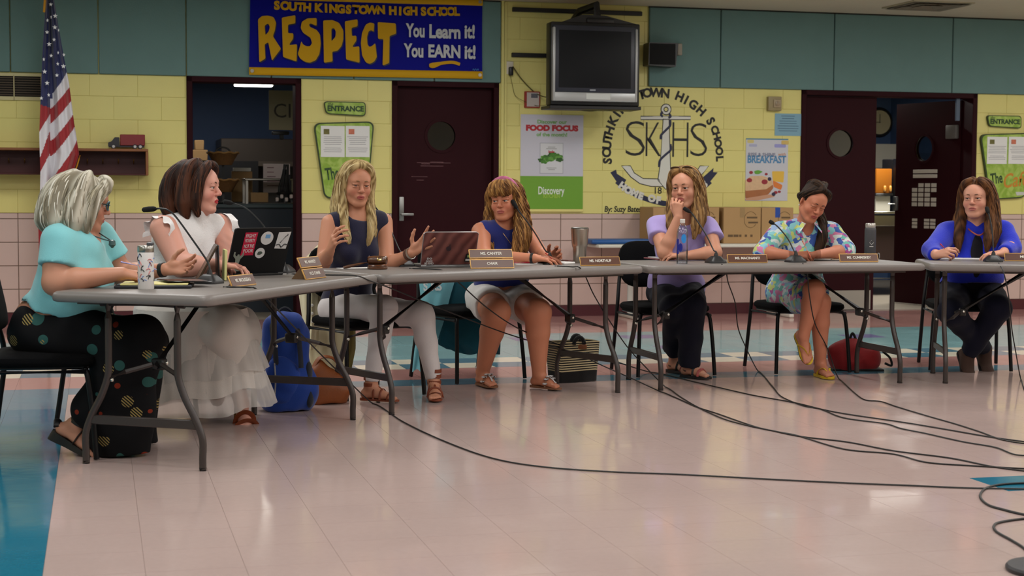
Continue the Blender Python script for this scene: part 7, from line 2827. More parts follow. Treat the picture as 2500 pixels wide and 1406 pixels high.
# ------------------------------------------------------------------ 5: lilac T-shirt, chin on hand, sunglasses on her head
def person5():
    f = nv((.10, -.99, 0)); r = R_(f)
    Pv, Cc, N = J(1650, 704, 10.40), J(1660, 600, 10.30), J(1666, 540, 10.24)
    SR, SL = N + r * .170 - UP * .03, N - r * .170 - UP * .03
    P = Person('person in a lilac shirt resting the chin on one hand', (Pv[0], Pv[1], 0), (196, 140, 114), (170, 94, 88), (196, 118, 98))
    A = head_frame((-.40, -.91), .02, .04)
    C = J(1672, 460, 10.18)
    tr = (.165, .13, .14, .105, .145, .11)
    P.torso(Pv, Cc, N, SL, SR, f, tr, bust=.06)
    P.head(C, A, 1.07, .97, N, 'dark', (.1, 1, 0), (104, 72, 44))
    ER, WR = J(1622, 617, 10.02), J(1656, 530, 10.00)
    EL, WL = J(1746, 616, 10.12), J(1672, 624, 9.98)
    P.arm(SR, ER, WR, (.050, .042, .037, .026)); P.arm(SL, EL, WL, (.050, .042, .037, .026))
    P.hand(WR, (-.12, .02, .98), (.35, .90, .1), 'R', dict(curl=((.55, 1.0, .5), (.95, 1.2, .6), (1.1, 1.3, .7), (1.2, 1.3, .7)), thumb=((.75, .5, .4), (.9, .1, .4), (.95, -.05, .3))), .95)
    P.hand(WL, (-.97, .1, .05), (0, .15, -1), 'L', 'rest', .95)
    HR, HL = Pv + r * .09 - UP * .03, Pv - r * .09 - UP * .03
    KR, AR = J(1645, 752, 9.98), J(1646, 884, 10.36)
    KL, AL = J(1692, 746, 9.96), J(1682, 890, 10.08)
    AR[2] = AL[2] = .087
    P.leg(HR, KR, AR); P.leg(HL, KL, AL)
    qr = P.foot(AR, (.62, -.78, 0)); ql = P.foot(AL, (.70, -.71, 0))
    P.finish()
    g = Field()
    P.torso(Pv, Cc, N, SL, SR, f, tr, f=g, infl=.016, bust=.063)
    g.ell(Pv + UP * .02, np.array([r, f, UP]), (.185, .152, .14), .04)
    for S, E in ((SR, ER), (SL, EL)):
        e = lerp(S, E, .46) + (r * .012 if S is SR else r * -.012)
        g.cone(S, e, .060, .066, .03, clip=[(e, E - S)])
    g.ell(N + f * .05 + UP * .03, np.array([r, f, UP]), (.078, .078, .058), .008, op='s')
    g.ell(N + UP * .07, np.array([r, f, UP]), (.068, .074, .06), .008, op='s')
    g.cone(Pv - UP * .34, Pv - UP * .20, .3, .24, .01, op='s')
    g.folds = (.004, 34, 9)
    P.cloth('shirt', g, fabric('lilac_jersey', (164, 148, 206)))
    t = Field()
    t.ell(Pv - UP * .02, np.array([r, f, UP]), (.178, .145, .115), .04)
    for H, K, An, q in ((HR, KR, AR, .80), (HL, KL, AL, 1.0)):
        t.cone(H, K, .10, .082, .04)
        e = lerp(K, An, q)
        t.cone(K, e, .080, .072, .03, clip=[(e, An - K)])
    t.folds = (.004, 40, 5)
    P.cloth('trousers', t, fabric('dark_navy', (10, 11, 28), sheen=.05))
    mk, mp = mat('black_rubber', (20, 18, 20), .6), mat('pink_flower_strap', (150, 66, 62), .6, var=(120, .7))
    for (q, d, rr, u), An in ((qr, AR), (ql, AL)):
        sandal_sole(q, d, rr, u, .97, .014, .022, P.root, mk)
        strap(P, around(q, d, rr, u, .105, .044, .045), .009, mp)
        strap(P, around(q, d, rr, u, .06, .064, .04), .008, mk)
        strap(P, [q + d * .0 + rr * .035 + u * .03, q - d * .055 + u * .045, q - rr * .035 + u * .03], .009, mk, 'heel_strap')
    cap = [((0, -.022, .034), (.083, .103, .094))]
    gd = []
    for sx in (-1, 1):
        gd += [([(sx * .006, .052, .114), (sx * .052, .056, .098), (sx * .080, .020, .04), (sx * .082, .005, -.04), (sx * .080, .020, -.13), (sx * .080, .055, -.22), (sx * .068, .075, -.30)], (.012, .018, .020, .024, .030, .028, .005)),
               ([(sx * .01, .0, .126), (sx * .06, -.01, .098), (sx * .086, -.03, .02), (sx * .090, -.03, -.08), (sx * .094, .0, -.18), (sx * .090, .04, -.27)], (.012, .022, .026, .032, .032, .006)),
               ([(sx * .01, -.08, .10), (sx * .05, -.105, .03), (sx * .06, -.11, -.06), (sx * .07, -.11, -.16), (sx * .075, -.09, -.25)], (.02, .03, .036, .038, .014))]
    make_hair(P.root, C, A, 1.07, cap, gd, ((86, 60, 34), (124, 90, 52), (152, 116, 70), (176, 142, 96), (104, 74, 42)), 41, wave=.006, freq=46, strands=26, cut=[((0, .125, -.03), (.066, .070, .098)), ((0, .10, -.13), (.055, .08, .07)), ((-.085, .03, -.015), (.02, .026, .036))])
    s = 1.07

    def H(x, y, z):
        return Vector(C + s * (A[0] * x + A[1] * y + A[2] * z))
    gl = thing('sunglasses', 'sunglasses pushed up on the head of the lilac shirt wearer', 'sunglasses', H(0, .06, .13))
    mg = mat('sunglass_frame', (70, 50, 40), .3)
    for sx in (-1, 1):
        rim = [H(sx * .036 + .028 * math.cos(t), .055 + .016 * math.sin(t), .120 + .010 * math.sin(t)) for t in np.linspace(0, 2 * math.pi, 21)[:-1]]
        fr = MB().tube(rim, .003, 6, closed=True).build('rim', mg, gl, world=True)
        MB().add(rim, [tuple(range(20))]).build('lens', mat('sunglass_lens', (150, 130, 96), .15), gl, world=True)
        MB().tube([H(sx * .064, .052, .119), H(sx * .088, .02, .085), H(sx * .094, -.03, .05)], .003, 6).build('temple', mg, gl, world=True)
    MB().tube([H(-.008, .057, .122), H(.008, .057, .122)], .003, 6).build('bridge', mg, gl, world=True)


def floral_mat():
    m = mat('floral_print', (150, 190, 200), .8, spec=.25, sheen=.2)
    nt = m.node_tree
    b = nt.nodes['Principled BSDF']
    tc = nt.nodes.new('ShaderNodeTexCoord')
    n = nt.nodes.new('ShaderNodeTexNoise'); n.inputs['Scale'].default_value = 13; n.inputs['Detail'].default_value = 2
    nt.links.new(tc.outputs['Object'], n.inputs['Vector'])
    ad = nt.nodes.new('ShaderNodeVectorMath'); ad.operation = 'MULTIPLY_ADD'
    ad.inputs[1].default_value = (.11, .11, .11)
    nt.links.new(n.outputs['Color'], ad.inputs[0]); nt.links.new(tc.outputs['Object'], ad.inputs[2])
    v = nt.nodes.new('ShaderNodeTexVoronoi'); v.inputs['Scale'].default_value = 30
    nt.links.new(ad.outputs[0], v.inputs['Vector'])
    sp = nt.nodes.new('ShaderNodeSeparateColor'); nt.links.new(v.outputs['Color'], sp.inputs[0])
    rp = nt.nodes.new('ShaderNodeValToRGB'); rp.color_ramp.interpolation = 'CONSTANT'
    els = [(0, (134, 196, 204)), (.22, (206, 218, 216)), (.38, (206, 128, 168)), (.5, (60, 92, 168)), (.62, (112, 184, 172)), (.76, (196, 206, 120)), (.86, (150, 176, 214)), (.94, (170, 84, 150))]
    e = rp.color_ramp.elements
    e[0].position, e[0].color = 0, lin(els[0][1])
    e[1].position, e[1].color = els[1][0], lin(els[1][1])
    for p, c in els[2:]:
        q = e.new(p); q.color = lin(c)
    nt.links.new(sp.outputs[0], rp.inputs[0])
    nt.links.new(rp.outputs[0], b.inputs['Base Color'])
    return m


# ------------------------------------------------------------------ 6: floral dress, head bent over her writing
def person6():
    f = nv((.12, -.99, 0)); r = R_(f)
    Pv, Cc, N = J(1944, 706, 10.52), J(1955, 612, 10.44), J(1966, 552, 10.38)
    SR, SL = N + r * .175 - UP * .035, N - r * .175 - UP * .03
    P = Person('person in a bright floral dress bending over to write', (Pv[0], Pv[1], 0), (192, 124, 96), (164, 84, 76), (194, 110, 88))
    A = head_frame((.22, -.97), .42, -.26)
    C = J(1985, 494, 10.27)
    tr = (.17, .135, .145, .11, .145, .11)
    P.torso(Pv, Cc, N, SL, SR, f, tr, bust=.06)
    P.head(C, A, .99, .98, N, 'dark', (0, .8, -.6), (50, 32, 24), lid=1.35)
    ER, WR = J(1860, 616, 10.24), J(1938, 624, 10.08)
    EL, WL = J(2064, 612, 10.28), J(1992, 622, 10.10)
    P.arm(SR, ER, WR, (.050, .042, .037, .026)); P.arm(SL, EL, WL, (.050, .042, .037, .026))
    P.hand(WR, (.86, -.2, .10), (.1, .5, -.8), 'R', 'pen', .95)
    P.hand(WL, (-.95, -.2, .02), (0, .1, -1), 'L', 'flat', .95)
    HR, HL = Pv + r * .09 - UP * .03, Pv - r * .09 - UP * .03
    KR, AR = J(2002, 738, 10.06), J(2003, 884, 10.16)
    KL, AL = J(1988, 708, 9.98), J(1962, 818, 10.02)
    AR[2] = .087
    P.leg(HR, KR, AR, (.085, .066, .058, .035)); P.leg(HL, KL, AL, (.085, .066, .058, .035))
    qr = P.foot(AR, (.25, -.97, 0)); ql = P.foot(AL, (.25, -.55, -.80), (.15, -.85, .5))
    P.finish()
    mfl = floral_mat()
    g = Field()
    P.torso(Pv, Cc, N, SL, SR, f, tr, f=g, infl=.014, bust=.063)
    for S, E, W in ((SR, ER, WR), (SL, EL, WL)):
        e = lerp(E, W, .18)
        g.cone(S, E, .064, .060, .03)
        g.cone(E, e, .060, .056, .02, clip=[(e, W - E)])
    g.ell(N + f * .06 + UP * .02, np.array([r, f, UP]), (.042, .08, .085), .006, op='s')
    g.ell(N + UP * .07, np.array([r, f, UP]), (.066, .072, .06), .006, op='s')
    g.ell(Pv - UP * .04, np.array([r, f, UP]), (.185, .155, .115), .04)
    for H, K in ((HR, KR), (HL, KL)):
        e = lerp(H, K, .78)
        g.cone(H, e, .112, .098, .05, clip=[(e, K - H)])
    g.folds = (.004, 34, 12)
    P.cloth('dress', g, mfl)
    mc = fabric('collar_white', (210, 208, 204))
    for q in (-1, 1):
        def col(u, v, q=q):
            a = N + UP * (.045 - .03 * u) + r * q * (.060 - .03 * u) + f * (.0 + .105 * u)
            o_ = a + r * q * (.045 * v) - UP * (.028 * v + .03 * u * v) + f * .012 * v
            return Vector(o_)
        P.part('collar', MB().grid(col, 10, 5), mfl)
        P.part('collar_edge', MB().tube([col(u, 0.0) for u in np.linspace(0, 1, 10)], .004, 5), mc)
    my, mdk = mat('yellow_rubber', (206, 172, 36), .5), mat('dark_rubber', (44, 30, 28), .7)
    for q, d, rr, u in (qr, ql):
        sandal_sole(q, d, rr, u, .95, .008, .008, P.root, my)
        s2 = sandal_sole(q - u * .008, d, rr, u, .93, .008, .010, P.root, my if q is qr[0] else mdk, 'under_sole')
        for sx in (-1, 1):
            strap(P, [q + d * .125 + u * .022, q + d * .09 + rr * sx * .02 + u * .05, q + d * .045 + rr * sx * .036 + u * .03, q + d * .03 + rr * sx * .036 + u * .005], .007, my)
    cap = [((0, -.022, .036), (.080, .102, .092)), ((0, -.06, .0), (.072, .07, .07))]
    gd = [([(0.02, -.10, .03), (-.03, -.115, -.02), (-.095, -.07, -.07), (-.125, .0, -.12), (-.135, .055, -.19), (-.135, .08, -.26), (-.14, .08, -.31)], (.03, .03, .030, .030, .032, .028, .006)),
          ([(-.01, .05, .118), (-.055, .05, .092), (-.082, .0, .04), (-.075, -.06, .0), (-.04, -.10, -.01)], (.012, .016, .016, .018, .016)),
          ([(-.005, .05, .118), (.05, .05, .092), (.080, .0, .04), (.072, -.06, .0), (.04, -.10, -.01)], (.012, .016, .016, .018, .016)),
          ([(0, .04, .124), (.03, -.01, .13), (.03, -.08, .09), (.01, -.115, .02)], (.012, .018, .020, .016)),
          ([(0, .04, .124), (-.03, -.01, .13), (-.03, -.08, .09), (-.02, -.115, .02)], (.012, .018, .020, .016))]
    make_hair(P.root, C, A, 1.0, cap, gd, ((24, 16, 12), (42, 28, 20), (56, 38, 26), (74, 52, 34)), 51, wave=.004, freq=40, strands=34, cut=[((0, .125, -.03), (.068, .072, .098)), ((.085, -.01, -.012), (.02, .03, .036)), ((-.085, -.01, -.012), (.02, .03, .036))])
    P.part('earring', MB().lathe([(.001, -.006), (.005, 0), (.001, .006)], 10, Matrix.Translation(Vector(C + A[0] * .082 - A[2] * .042 - A[1] * .005))), mat('pearl', (220, 216, 210), .25))
    w = V(*WR) + V(.08, -.03, .02)
    o = MB().tube([Vector(w + V(-.03, .02, .075)), Vector(w + V(.015, -.01, -.02)), Vector(w + V(.02, -.013, -.032))], [.0042, .0042, .001], 8).build('pen', mat('pen_orange', (206, 92, 60), .35), None)
    tag(o, 'orange pen in the writing hand of the floral dress wearer', 'pen')


# ------------------------------------------------------------------ 7: royal blue cardigan
def person7():
    f = nv((-.12, -.99, 0)); r = R_(f)
    Pv, Cc, N = J(2372, 704, 10.72), J(2378, 612, 10.66), J(2382, 551, 10.62)
    SR, SL = N + r * .185 - UP * .045, N - r * .185 - UP * .04
    P = Person('person in a royal blue cardigan with long brown hair, pen in hand', (Pv[0], Pv[1], 0), (206, 150, 126), (176, 104, 96), (206, 124, 108))
    A = head_frame((-.52, -.85), -.02, .02)
    C = J(2384, 486, 10.56)
    tr = (.19, .155, .175, .14, .165, .125)
    P.torso(Pv, Cc, N, SL, SR, f, tr, belly=.03, bust=.07)
    P.head(C, A, 1.05, 1.03, N, 'brown', (.15, 1, .05), (92, 60, 38), .058)
    ER, WR = J(2274, 610, 10.46), J(2286, 623, 10.28)
    EL, WL = J(2472, 602, 10.50), J(2448, 618, 10.34)
    P.arm(SR, ER, WR, (.055, .046, .041, .028)); P.arm(SL, EL, WL, (.055, .046, .041, .028))
    P.hand(WR, (.55, -.65, .25), (.6, .5, -.5), 'R', 'pen', .98)
    P.hand(WL, (-.85, -.45, .02), (0, .1, -1), 'L', 'rest', .98)
    HR, HL = Pv + r * .10 - UP * .03, Pv - r * .10 - UP * .03
    KR, AR = J(2322, 762, 10.26), J(2404, 852, 10.60)
    KL, AL = J(2436, 752, 10.30), J(2362, 864, 10.50)
    P.leg(HR, KR, AR, (.095, .07, .06, .036)); P.leg(HL, KL, AL, (.095, .07, .06, .036))
    dR, dL = nv((.12, -.62, -.75)), nv((.12, -.55, -.80))
    P.finish()
    # dark blouse under the cardigan
    g = Field()
    P.torso(Pv, Cc, N, SL, SR, f, tr, f=g, infl=.010, belly=.03, bust=.072)
    g.ell(N + f * .06 + UP * .03, np.array([r, f, UP]), (.07, .08, .075), .008, op='s')
    g.ell(N + UP * .07, np.array([r, f, UP]), (.07, .075, .06), .008, op='s')
    P.cloth('blouse', g, fabric('black_blouse', (20, 19, 28)))
    k = Field()
    P.torso(Pv, Cc, N, SL, SR, f, tr, f=k, infl=.022, belly=.03, bust=.076)
    for S, E, W in ((SR, ER, WR), (SL, EL, WL)):
        e = lerp(E, W, .80)
        k.cone(S, E, .072, .062, .035)
        k.cone(E, e, .060, .046, .02, clip=[(e, W - E)])
    k.cone(N + f * .17 + UP * .07, Pv + f * .30 - UP * .05, .070, .050, .008, op='s', flat=(f, 1.6))
    k.ell(N + UP * .07, np.array([r, f, UP]), (.082, .09, .07), .008, op='s')
    k.cone(Pv - UP * .34, Pv - UP * .18, .36, .30, .012, op='s')
    k.folds = (.0045, 32, 14)
    P.cloth('cardigan', k, fabric('royal_knit', (26, 44, 186), .8, (180, .3)))
    t = Field()
    t.ell(Pv - UP * .03, np.array([r, f, UP]), (.20, .165, .115), .04)
    for H, K, An in ((HR, KR, AR), (HL, KL, AL)):
        t.cone(H, K, .112, .088, .04)
        e = lerp(K, An, .97)
        t.cone(K, e, .086, .060, .02, clip=[(e, An - K)])
    t.folds = (.004, 40, 6)
    P.cloth('jeans', t, fabric('dark_denim', (11, 13, 34), sheen=.05))
    ms, mo = mat('brown_suede', (66, 44, 34), .8), mat('dark_outsole', (30, 22, 20), .8)
    for An, d in ((AR, dR), (AL, dL)):
        u = nv(UP - d * (UP @ d))
        rr = np.cross(d, u)
        s_ = Field()
        q = An - u * .07
        s_.cone(An + u * .01, q + d * .06 + u * .03, .046, .042, .02)
        s_.cone(q - d * .03 + u * .026, q + d * .145 + u * .020, .036, .042, .02, flat=(u, .72))
        P.cloth('shoe', s_, ms, .007)
        sandal_sole(q, d, rr, u, 1.02, .014, .018, P.root, mo)
    cap = [((0, -.022, .036), (.085, .104, .095))]
    gd = []
    for sx in (-1, 1):
        gd += [([(sx * .02, .050, .118), (sx * .062, .052, .094), (sx * .088, .018, .03), (sx * .092, .005, -.05), (sx * .095, .020, -.15), (sx * .095, .06, -.25), (sx * .085, .08, -.33)], (.014, .020, .022, .026, .034, .032, .005)),
               ([(sx * .02, .0, .128), (sx * .07, -.015, .094), (sx * .098, -.03, .01), (sx * .106, -.03, -.09), (sx * .118, .0, -.2), (sx * .120, .04, -.3)], (.014, .024, .028, .034, .038, .006)),
               ([(sx * .01, -.08, .10), (sx * .055, -.105, .03), (sx * .066, -.115, -.06), (sx * .08, -.115, -.18), (sx * .085, -.10, -.3)], (.02, .03, .036, .040, .016))]
    make_hair(P.root, C, A, 1.06, cap, gd, ((52, 30, 16), (82, 50, 26), (104, 66, 36), (126, 84, 48), (66, 40, 20)), 61, wave=.006, freq=42, strands=26, cut=[((.01, .125, -.03), (.068, .070, .098)), ((0, .10, -.13), (.055, .08, .07))])
    P.part('necklace', MB().tube([Vector(p) for p in catmull([N + r * .07 + f * .03, N + r * .045 + f * .105 - UP * .035, N + f * .14 - UP * .06, N - r * .045 + f * .105 - UP * .035, N - r * .07 + f * .03], 5)], .005, 6), mat('coral_beads', (156, 70, 46), .4))
    w = V(*WR) + V(.05, -.05, .02)
    o = MB().tube([Vector(w + V(-.035, .02, .055)), Vector(w + V(.03, -.01, -.02)), Vector(w + V(.036, -.012, -.028))], [.0045, .0045, .001], 8).build('pen', mat('pen_redwhite', (190, 40, 60), .35), None)
    tag(o, 'red pen in the hand of the royal blue cardigan wearer', 'pen')
# ================================================================== BAGS, GARMENTS, CABLES, WALL TABLE
def bag_field(f, h, name, m, parent, sm=2):
    vs, Q = field_mesh(f, h)
    vs = relax(vs, Q, sm)
    return obj(name, np_mesh(name, vs, Q), m, parent, True)


def bags():
    # blue backpack leaning under the first table
    M_BP, M_BPD = fabric('backpack_blue', (22, 62, 150), .7), fabric('backpack_grey', (40, 44, 54), .8)
    g = onz(690, 1008, 0); g = V(g.x, g.y + .10, 0)
    o = thing('backpack', 'blue school backpack standing under the table', 'backpack', tuple(g))
    r, f = V(.98, .17, 0), V(.17, -.98, 0)
    b = Field()
    b.cone(g + UP * .12 + r * -.03, g + UP * .12 + r * .06, .115, .115, .05, flat=(f, .95))
    b.cone(g + UP * .10, g + UP * .40, .145, .120, .06, flat=(f, .8))
    b.ell(g + UP * .43, np.array([r, f, UP]), (.115, .085, .09), .05)
    b.ell(g + UP * -.09, np.array([r, f, UP]), (.3, .3, .1), .01, op='s')
    b.folds = (.005, 40, 3)
    bag_field(b, .008, 'main_body', M_BP, o)
    b = Field()
    b.ell(g + UP * .17 + f * .10 + r * -.02, np.array([r, f, UP]), (.10, .045, .13), .03)
    b.folds = (.004, 50, 4)
    bag_field(b, .007, 'front_pocket', M_BP, o)
    b = Field()
    b.cone(g + UP * .07 + r * .125 + f * .04, g + UP * .22 + r * .118 + f * .04, .055, .05, .02, flat=(r, .5))
    bag_field(b, .007, 'side_pocket', M_BPD, o)
    for q in (-.07, .06):
        MB().tube([Vector(p) for p in catmull([g + UP * .50 + r * q * .6, g + UP * .46 + r * q + f * .075, g + UP * .33 + r * (q + .015) + f * .118, g + UP * .24 + r * (q + .02) + f * .128], 5)], .014, 6, flat=.4).build('strap', M_BPD, o, world=True)
    MB().tube([Vector(p) for p in catmull([g + UP * .27 + r * -.06 + f * .142, g + UP * .18 + r * -.055 + f * .153, g + UP * .09 + r * -.06 + f * .148], 5)], .004, 6).build('zip', mat('zip_silver', (150, 150, 150), .4), o, world=True)
    MB().tube([Vector(g + UP * .52 + r * a + f * .0 + UP * .03 * (1 - (a / .04) ** 2)) for a in np.linspace(-.04, .04, 7)], .008, 6).build('grab_loop', M_BPD, o, world=True)
    # brown leather bag
    g = onz(788, 990, 0); g = V(g.x, g.y + .1, 0)
    o = thing('leather_bag', 'slouching tan leather bag on the floor behind the backpack', 'bag', tuple(g))
    b = Field()
    b.cone(g + UP * .08 - r * .02, g + UP * .08 + r * .05, .085, .085, .03, flat=(f, .8))
    b.cone(g + UP * .05, g + UP * .17 - r * .02, .11, .07, .05, flat=(f, .7))
    b.ell(g + UP * -.095, np.array([r, f, UP]), (.3, .3, .1), .01, op='s')
    b.folds = (.006, 42, 9)
    M_TAN = mat('tan_hide', (140, 74, 30), .5, var=(14, .15), bump=(90, .15))
    bag_field(b, .007, 'body', M_TAN, o)
    MB().tube([Vector(p) for p in catmull([g + UP * .17 - r * .08 + f * .02, g + UP * .25 - r * .03, g + UP * .245 + r * .05, g + UP * .15 + r * .11 + f * .02, g + UP * .10 + r * .12 + f * .03], 6)], .020, 8, flat=.35).build('shoulder_strap', M_TAN, o, world=True)
    # striped tote
    a, c = onz(1366, 936, 0), onz(1458, 931, 0)
    r2 = nv(V(c.x - a.x, c.y - a.y, 0)); f2 = V(r2[1], -r2[0], 0)
    w = np.linalg.norm(V(c.x - a.x, c.y - a.y, 0)) / 2 + .012
    g = V((a.x + c.x) / 2, (a.y + c.y) / 2, 0) - f2 * .075
    o = thing('striped_tote', 'cream and black striped tote bag with a black base', 'bag', tuple(g))
    M_TC, M_TK = fabric('tote_cream', (206, 190, 150), .85), fabric('tote_black', (18, 17, 18), .85)

    def rect(z, grow):
        p = rounded([(-w - grow, -.075), (w + grow, -.075), (w + grow, .075), (-w - grow, .075)], .03, 4)
        sag = .006 * math.sin(z * 60)
        return [Vector(g + r2 * x * (1 + .03 * math.sin(y * 40)) + f2 * (-y) + UP * (z + .006 * math.sin(x * 22) + sag * 0)) for x, y in p]
    n = 26
    zs = [.002 + .062 * k / 4 for k in range(5)] + [.064 + (.252 - .064) * k / n for k in range(1, n + 1)]
    rings = [rect(z, .012 * (z / .25) - .004 * math.cos(z * 12)) for z in zs]
    MB().ring(rings[:5]).build('base', M_TK, o, world=True)
    for k in range(4, len(rings) - 1):
        MB().ring(rings[k:k + 2], caps=False).build('stripe', M_TC if k % 2 else M_TK, o, world=True)
    for q in (.0, .05):
        pts = [g + r2 * (q + .035 * math.cos(t)) + f2 * (.078 if q == 0 else -.05) + UP * (.235 + .045 * math.sin(t)) for t in np.linspace(0, math.pi, 9)]
        MB().tube([Vector(p) for p in pts], .013, 8).build('handle', M_TK, o, world=True)
    MB().rbox((-.03, -.006, 0), (.03, .004, .03), .004, 1, Matrix.Translation(Vector(g + f2 * .08 + UP * .205 + r2 * .02))).build('leather_tab', mat('tab_brown', (116, 66, 30), .5), o, world=True)
    # red bag
    a, c = onz(2040, 908, 0), onz(2160, 908, 0)
    g = V((a.x + c.x) / 2, a.y + .12, 0)
    r3, f3 = V(1, 0, 0), V(0, -1, 0)
    o = thing('red_bag', 'soft red shoulder bag with dark handles under the table', 'bag', tuple(g))
    b = Field()
    b.cone(g + UP * .08 - r3 * .09, g + UP * .08 + r3 * .09, .085, .08, .03, flat=(f3, .9))
    b.cone(g + UP * .06 - r3 * .03, g + UP * .185 - r3 * .02, .13, .035, .06, flat=(f3, .6))
    b.cone(g + UP * .13 - r3 * .16, g + UP * .15 - r3 * .06, .03, .05, .05)
    b.ell(g + UP * -.098, np.array([r3, f3, UP]), (.4, .4, .1), .008, op='s')
    b.folds = (.006, 40, 5)
    bag_field(b, .007, 'body', fabric('red_canvas', (140, 20, 24), .7), o)
    MB().tube([Vector(p) for p in catmull([g + r3 * .165 + UP * .13, g + r3 * .215 + UP * .085 + f3 * .02, g + r3 * .225 + UP * .035 + f3 * .03, g + r3 * .18 + UP * .05 + f3 * .03], 6)], .008, 7).build('handle', M_TK, o, world=True)
    MB().tube([Vector(p) for p in catmull([g - r3 * .05 + UP * .2, g - r3 * .03 + UP * .245, g - r3 * .005 + UP * .2], 6)], .009, 7).build('handle', M_TK, o, world=True)
    MB().rbox((-.17, -.07, 0), (.17, .07, .014), .006, 2, Matrix.Translation(Vector(g))).build('base', M_TK, o, world=True)


def sheet(name, label, cat, outline, Y, m, thick=.02, amp=.02, freq=26, seed=0, ncol=34, nrow=40, Yb=None):
    """hanging cloth: outline rows [(y_px, x0_px, x1_px)] at depth Y, folds and thickness"""
    ys = [q[0] for q in outline]
    rows_f, rows_b = [], []
    vs = []
    for back in (0, 1):
        for j in range(nrow):
            y = ys[0] + (ys[-1] - ys[0]) * j / (nrow - 1)
            x0, x1 = np.interp(y, ys, [q[1] for q in outline]), np.interp(y, ys, [q[2] for q in outline])
            for i in range(ncol):
                u = i / (ncol - 1)
                v = j / (nrow - 1)
                d = amp * (.4 + .6 * v) * math.sin(u * freq * .45 + seed + 1.2 * math.sin(v * 3 + seed)) + amp * .4 * math.sin(u * freq + v * 4)
                e = 1 - (2 * u - 1) ** 8
                yy = y + 4 * math.sin(u * 9 + seed) * (v > .97)
                p = at(x0 + (x1 - x0) * u, yy, Y)
                vs.append(Vector((p.x, p.y + d + (thick * e if back else -thick * e), p.z)))
    n = nrow * ncol
    fs = []
    for j in range(nrow - 1):
        for i in range(ncol - 1):
            a = j * ncol + i
            fs.append((a, a + ncol, a + ncol + 1, a + 1))
            fs.append((n + a, n + a + 1, n + a + ncol + 1, n + a + ncol))
    for j in range(nrow - 1):
        for i in (0, ncol - 1):
            a = j * ncol + i
            q = (a, a + ncol, n + a + ncol, n + a)
            fs.append(q if i else tuple(reversed(q)))
    for i in range(ncol - 1):
        fs.append((i, i + 1, n + i + 1, n + i))
        a = (nrow - 1) * ncol + i
        fs.append((a + 1, a, n + a, n + a + 1))
    return MB().add(vs, fs)


def garments():
    M_CR = fabric('cream_jacket', (214, 206, 172), .8)
    ja = thing('cream_jacket', 'cream jacket hung over the chair of the blonde person', 'jacket', at(790, 760, 9.40))
    sheet('', '', '', [(598, 775, 835), (640, 735, 845), (720, 728, 850), (800, 740, 845), (880, 748, 850), (955, 752, 838)], 9.42, M_CR, .018, .025, 22, 1).build('body', M_CR, ja, world=True)
    sheet('', '', '', [(610, 765, 800), (700, 735, 775), (790, 742, 778), (850, 745, 772)], 9.36, M_CR, .014, .012, 14, 2, 16, 24).build('sleeve', M_CR, ja, world=True)
    sheet('', '', '', [(790, 835, 868), (850, 838, 868), (905, 838, 858)], 9.45, M_CR, .014, .014, 12, 4, 14, 16).build('lining', fabric('olive_lining', (130, 122, 70), .8), ja, world=True)
    for k, yy in enumerate((745, 765, 785)):
        p = at(762, yy, 9.32)
        MB().lathe([(.009, 0), (.009, .003), (.003, .005)], 12, Matrix.Translation(p) @ RX(math.pi / 2)).build('button', mat('button_white', (220, 218, 210), .4), ja, world=True)
    M_TL, M_TD = fabric('aqua_tee', (120, 188, 202), .8), fabric('teal_fleece', (26, 88, 104), .85)
    jb = thing('teal_garment', 'aqua and teal garment hung over the chair beside white shorts', 'garment', at(1070, 760, 10.0))
    sheet('', '', '', [(640, 1040, 1110), (680, 1022, 1112), (720, 1026, 1100), (780, 1030, 1085), (850, 1012, 1062), (905, 1006, 1048)], 9.98, M_TL, .014, .014, 14, 2).build('front', M_TL, jb, world=True)
    sheet('', '', '', [(670, 1085, 1200), (740, 1080, 1215), (800, 1075, 1222), (840, 1068, 1222), (862, 1110, 1221)], 10.05, M_TD, .016, .016, 16, 5).build('back', M_TD, jb, world=True)
    p = at(1056, 700, 9.955)
    text('SIRS', .075, mat('garment_print', (206, 214, 216), .6), jb, Matrix.Translation(p) @ RY(-.05), bold=.003, fit=.115, world=True)


def cable(label, pts, r=.0036, sag=None):
    """pts: ('t',px,py) on the table top, ('f',px,py) on the floor, ('a',px,py,Y) in the air"""
    q = []
    for p in pts:
        if p[0] == 't':
            v = onz(p[1], p[2], TT + .004)
        elif p[0] == 'f':
            v = onz(p[1], p[2], .0045)
        else:
            v = at(p[1], p[2], p[3])
        q.append(v)
    path = smooth_path(q, 7)
    path = [Vector((p.x, p.y, max(p.z, .0043))) for p in path]
    o = MB().tube(path, r, 7).build('microphone_cable', M_CORD, None)
    tag(o, label, 'cable', 'black microphone cables')


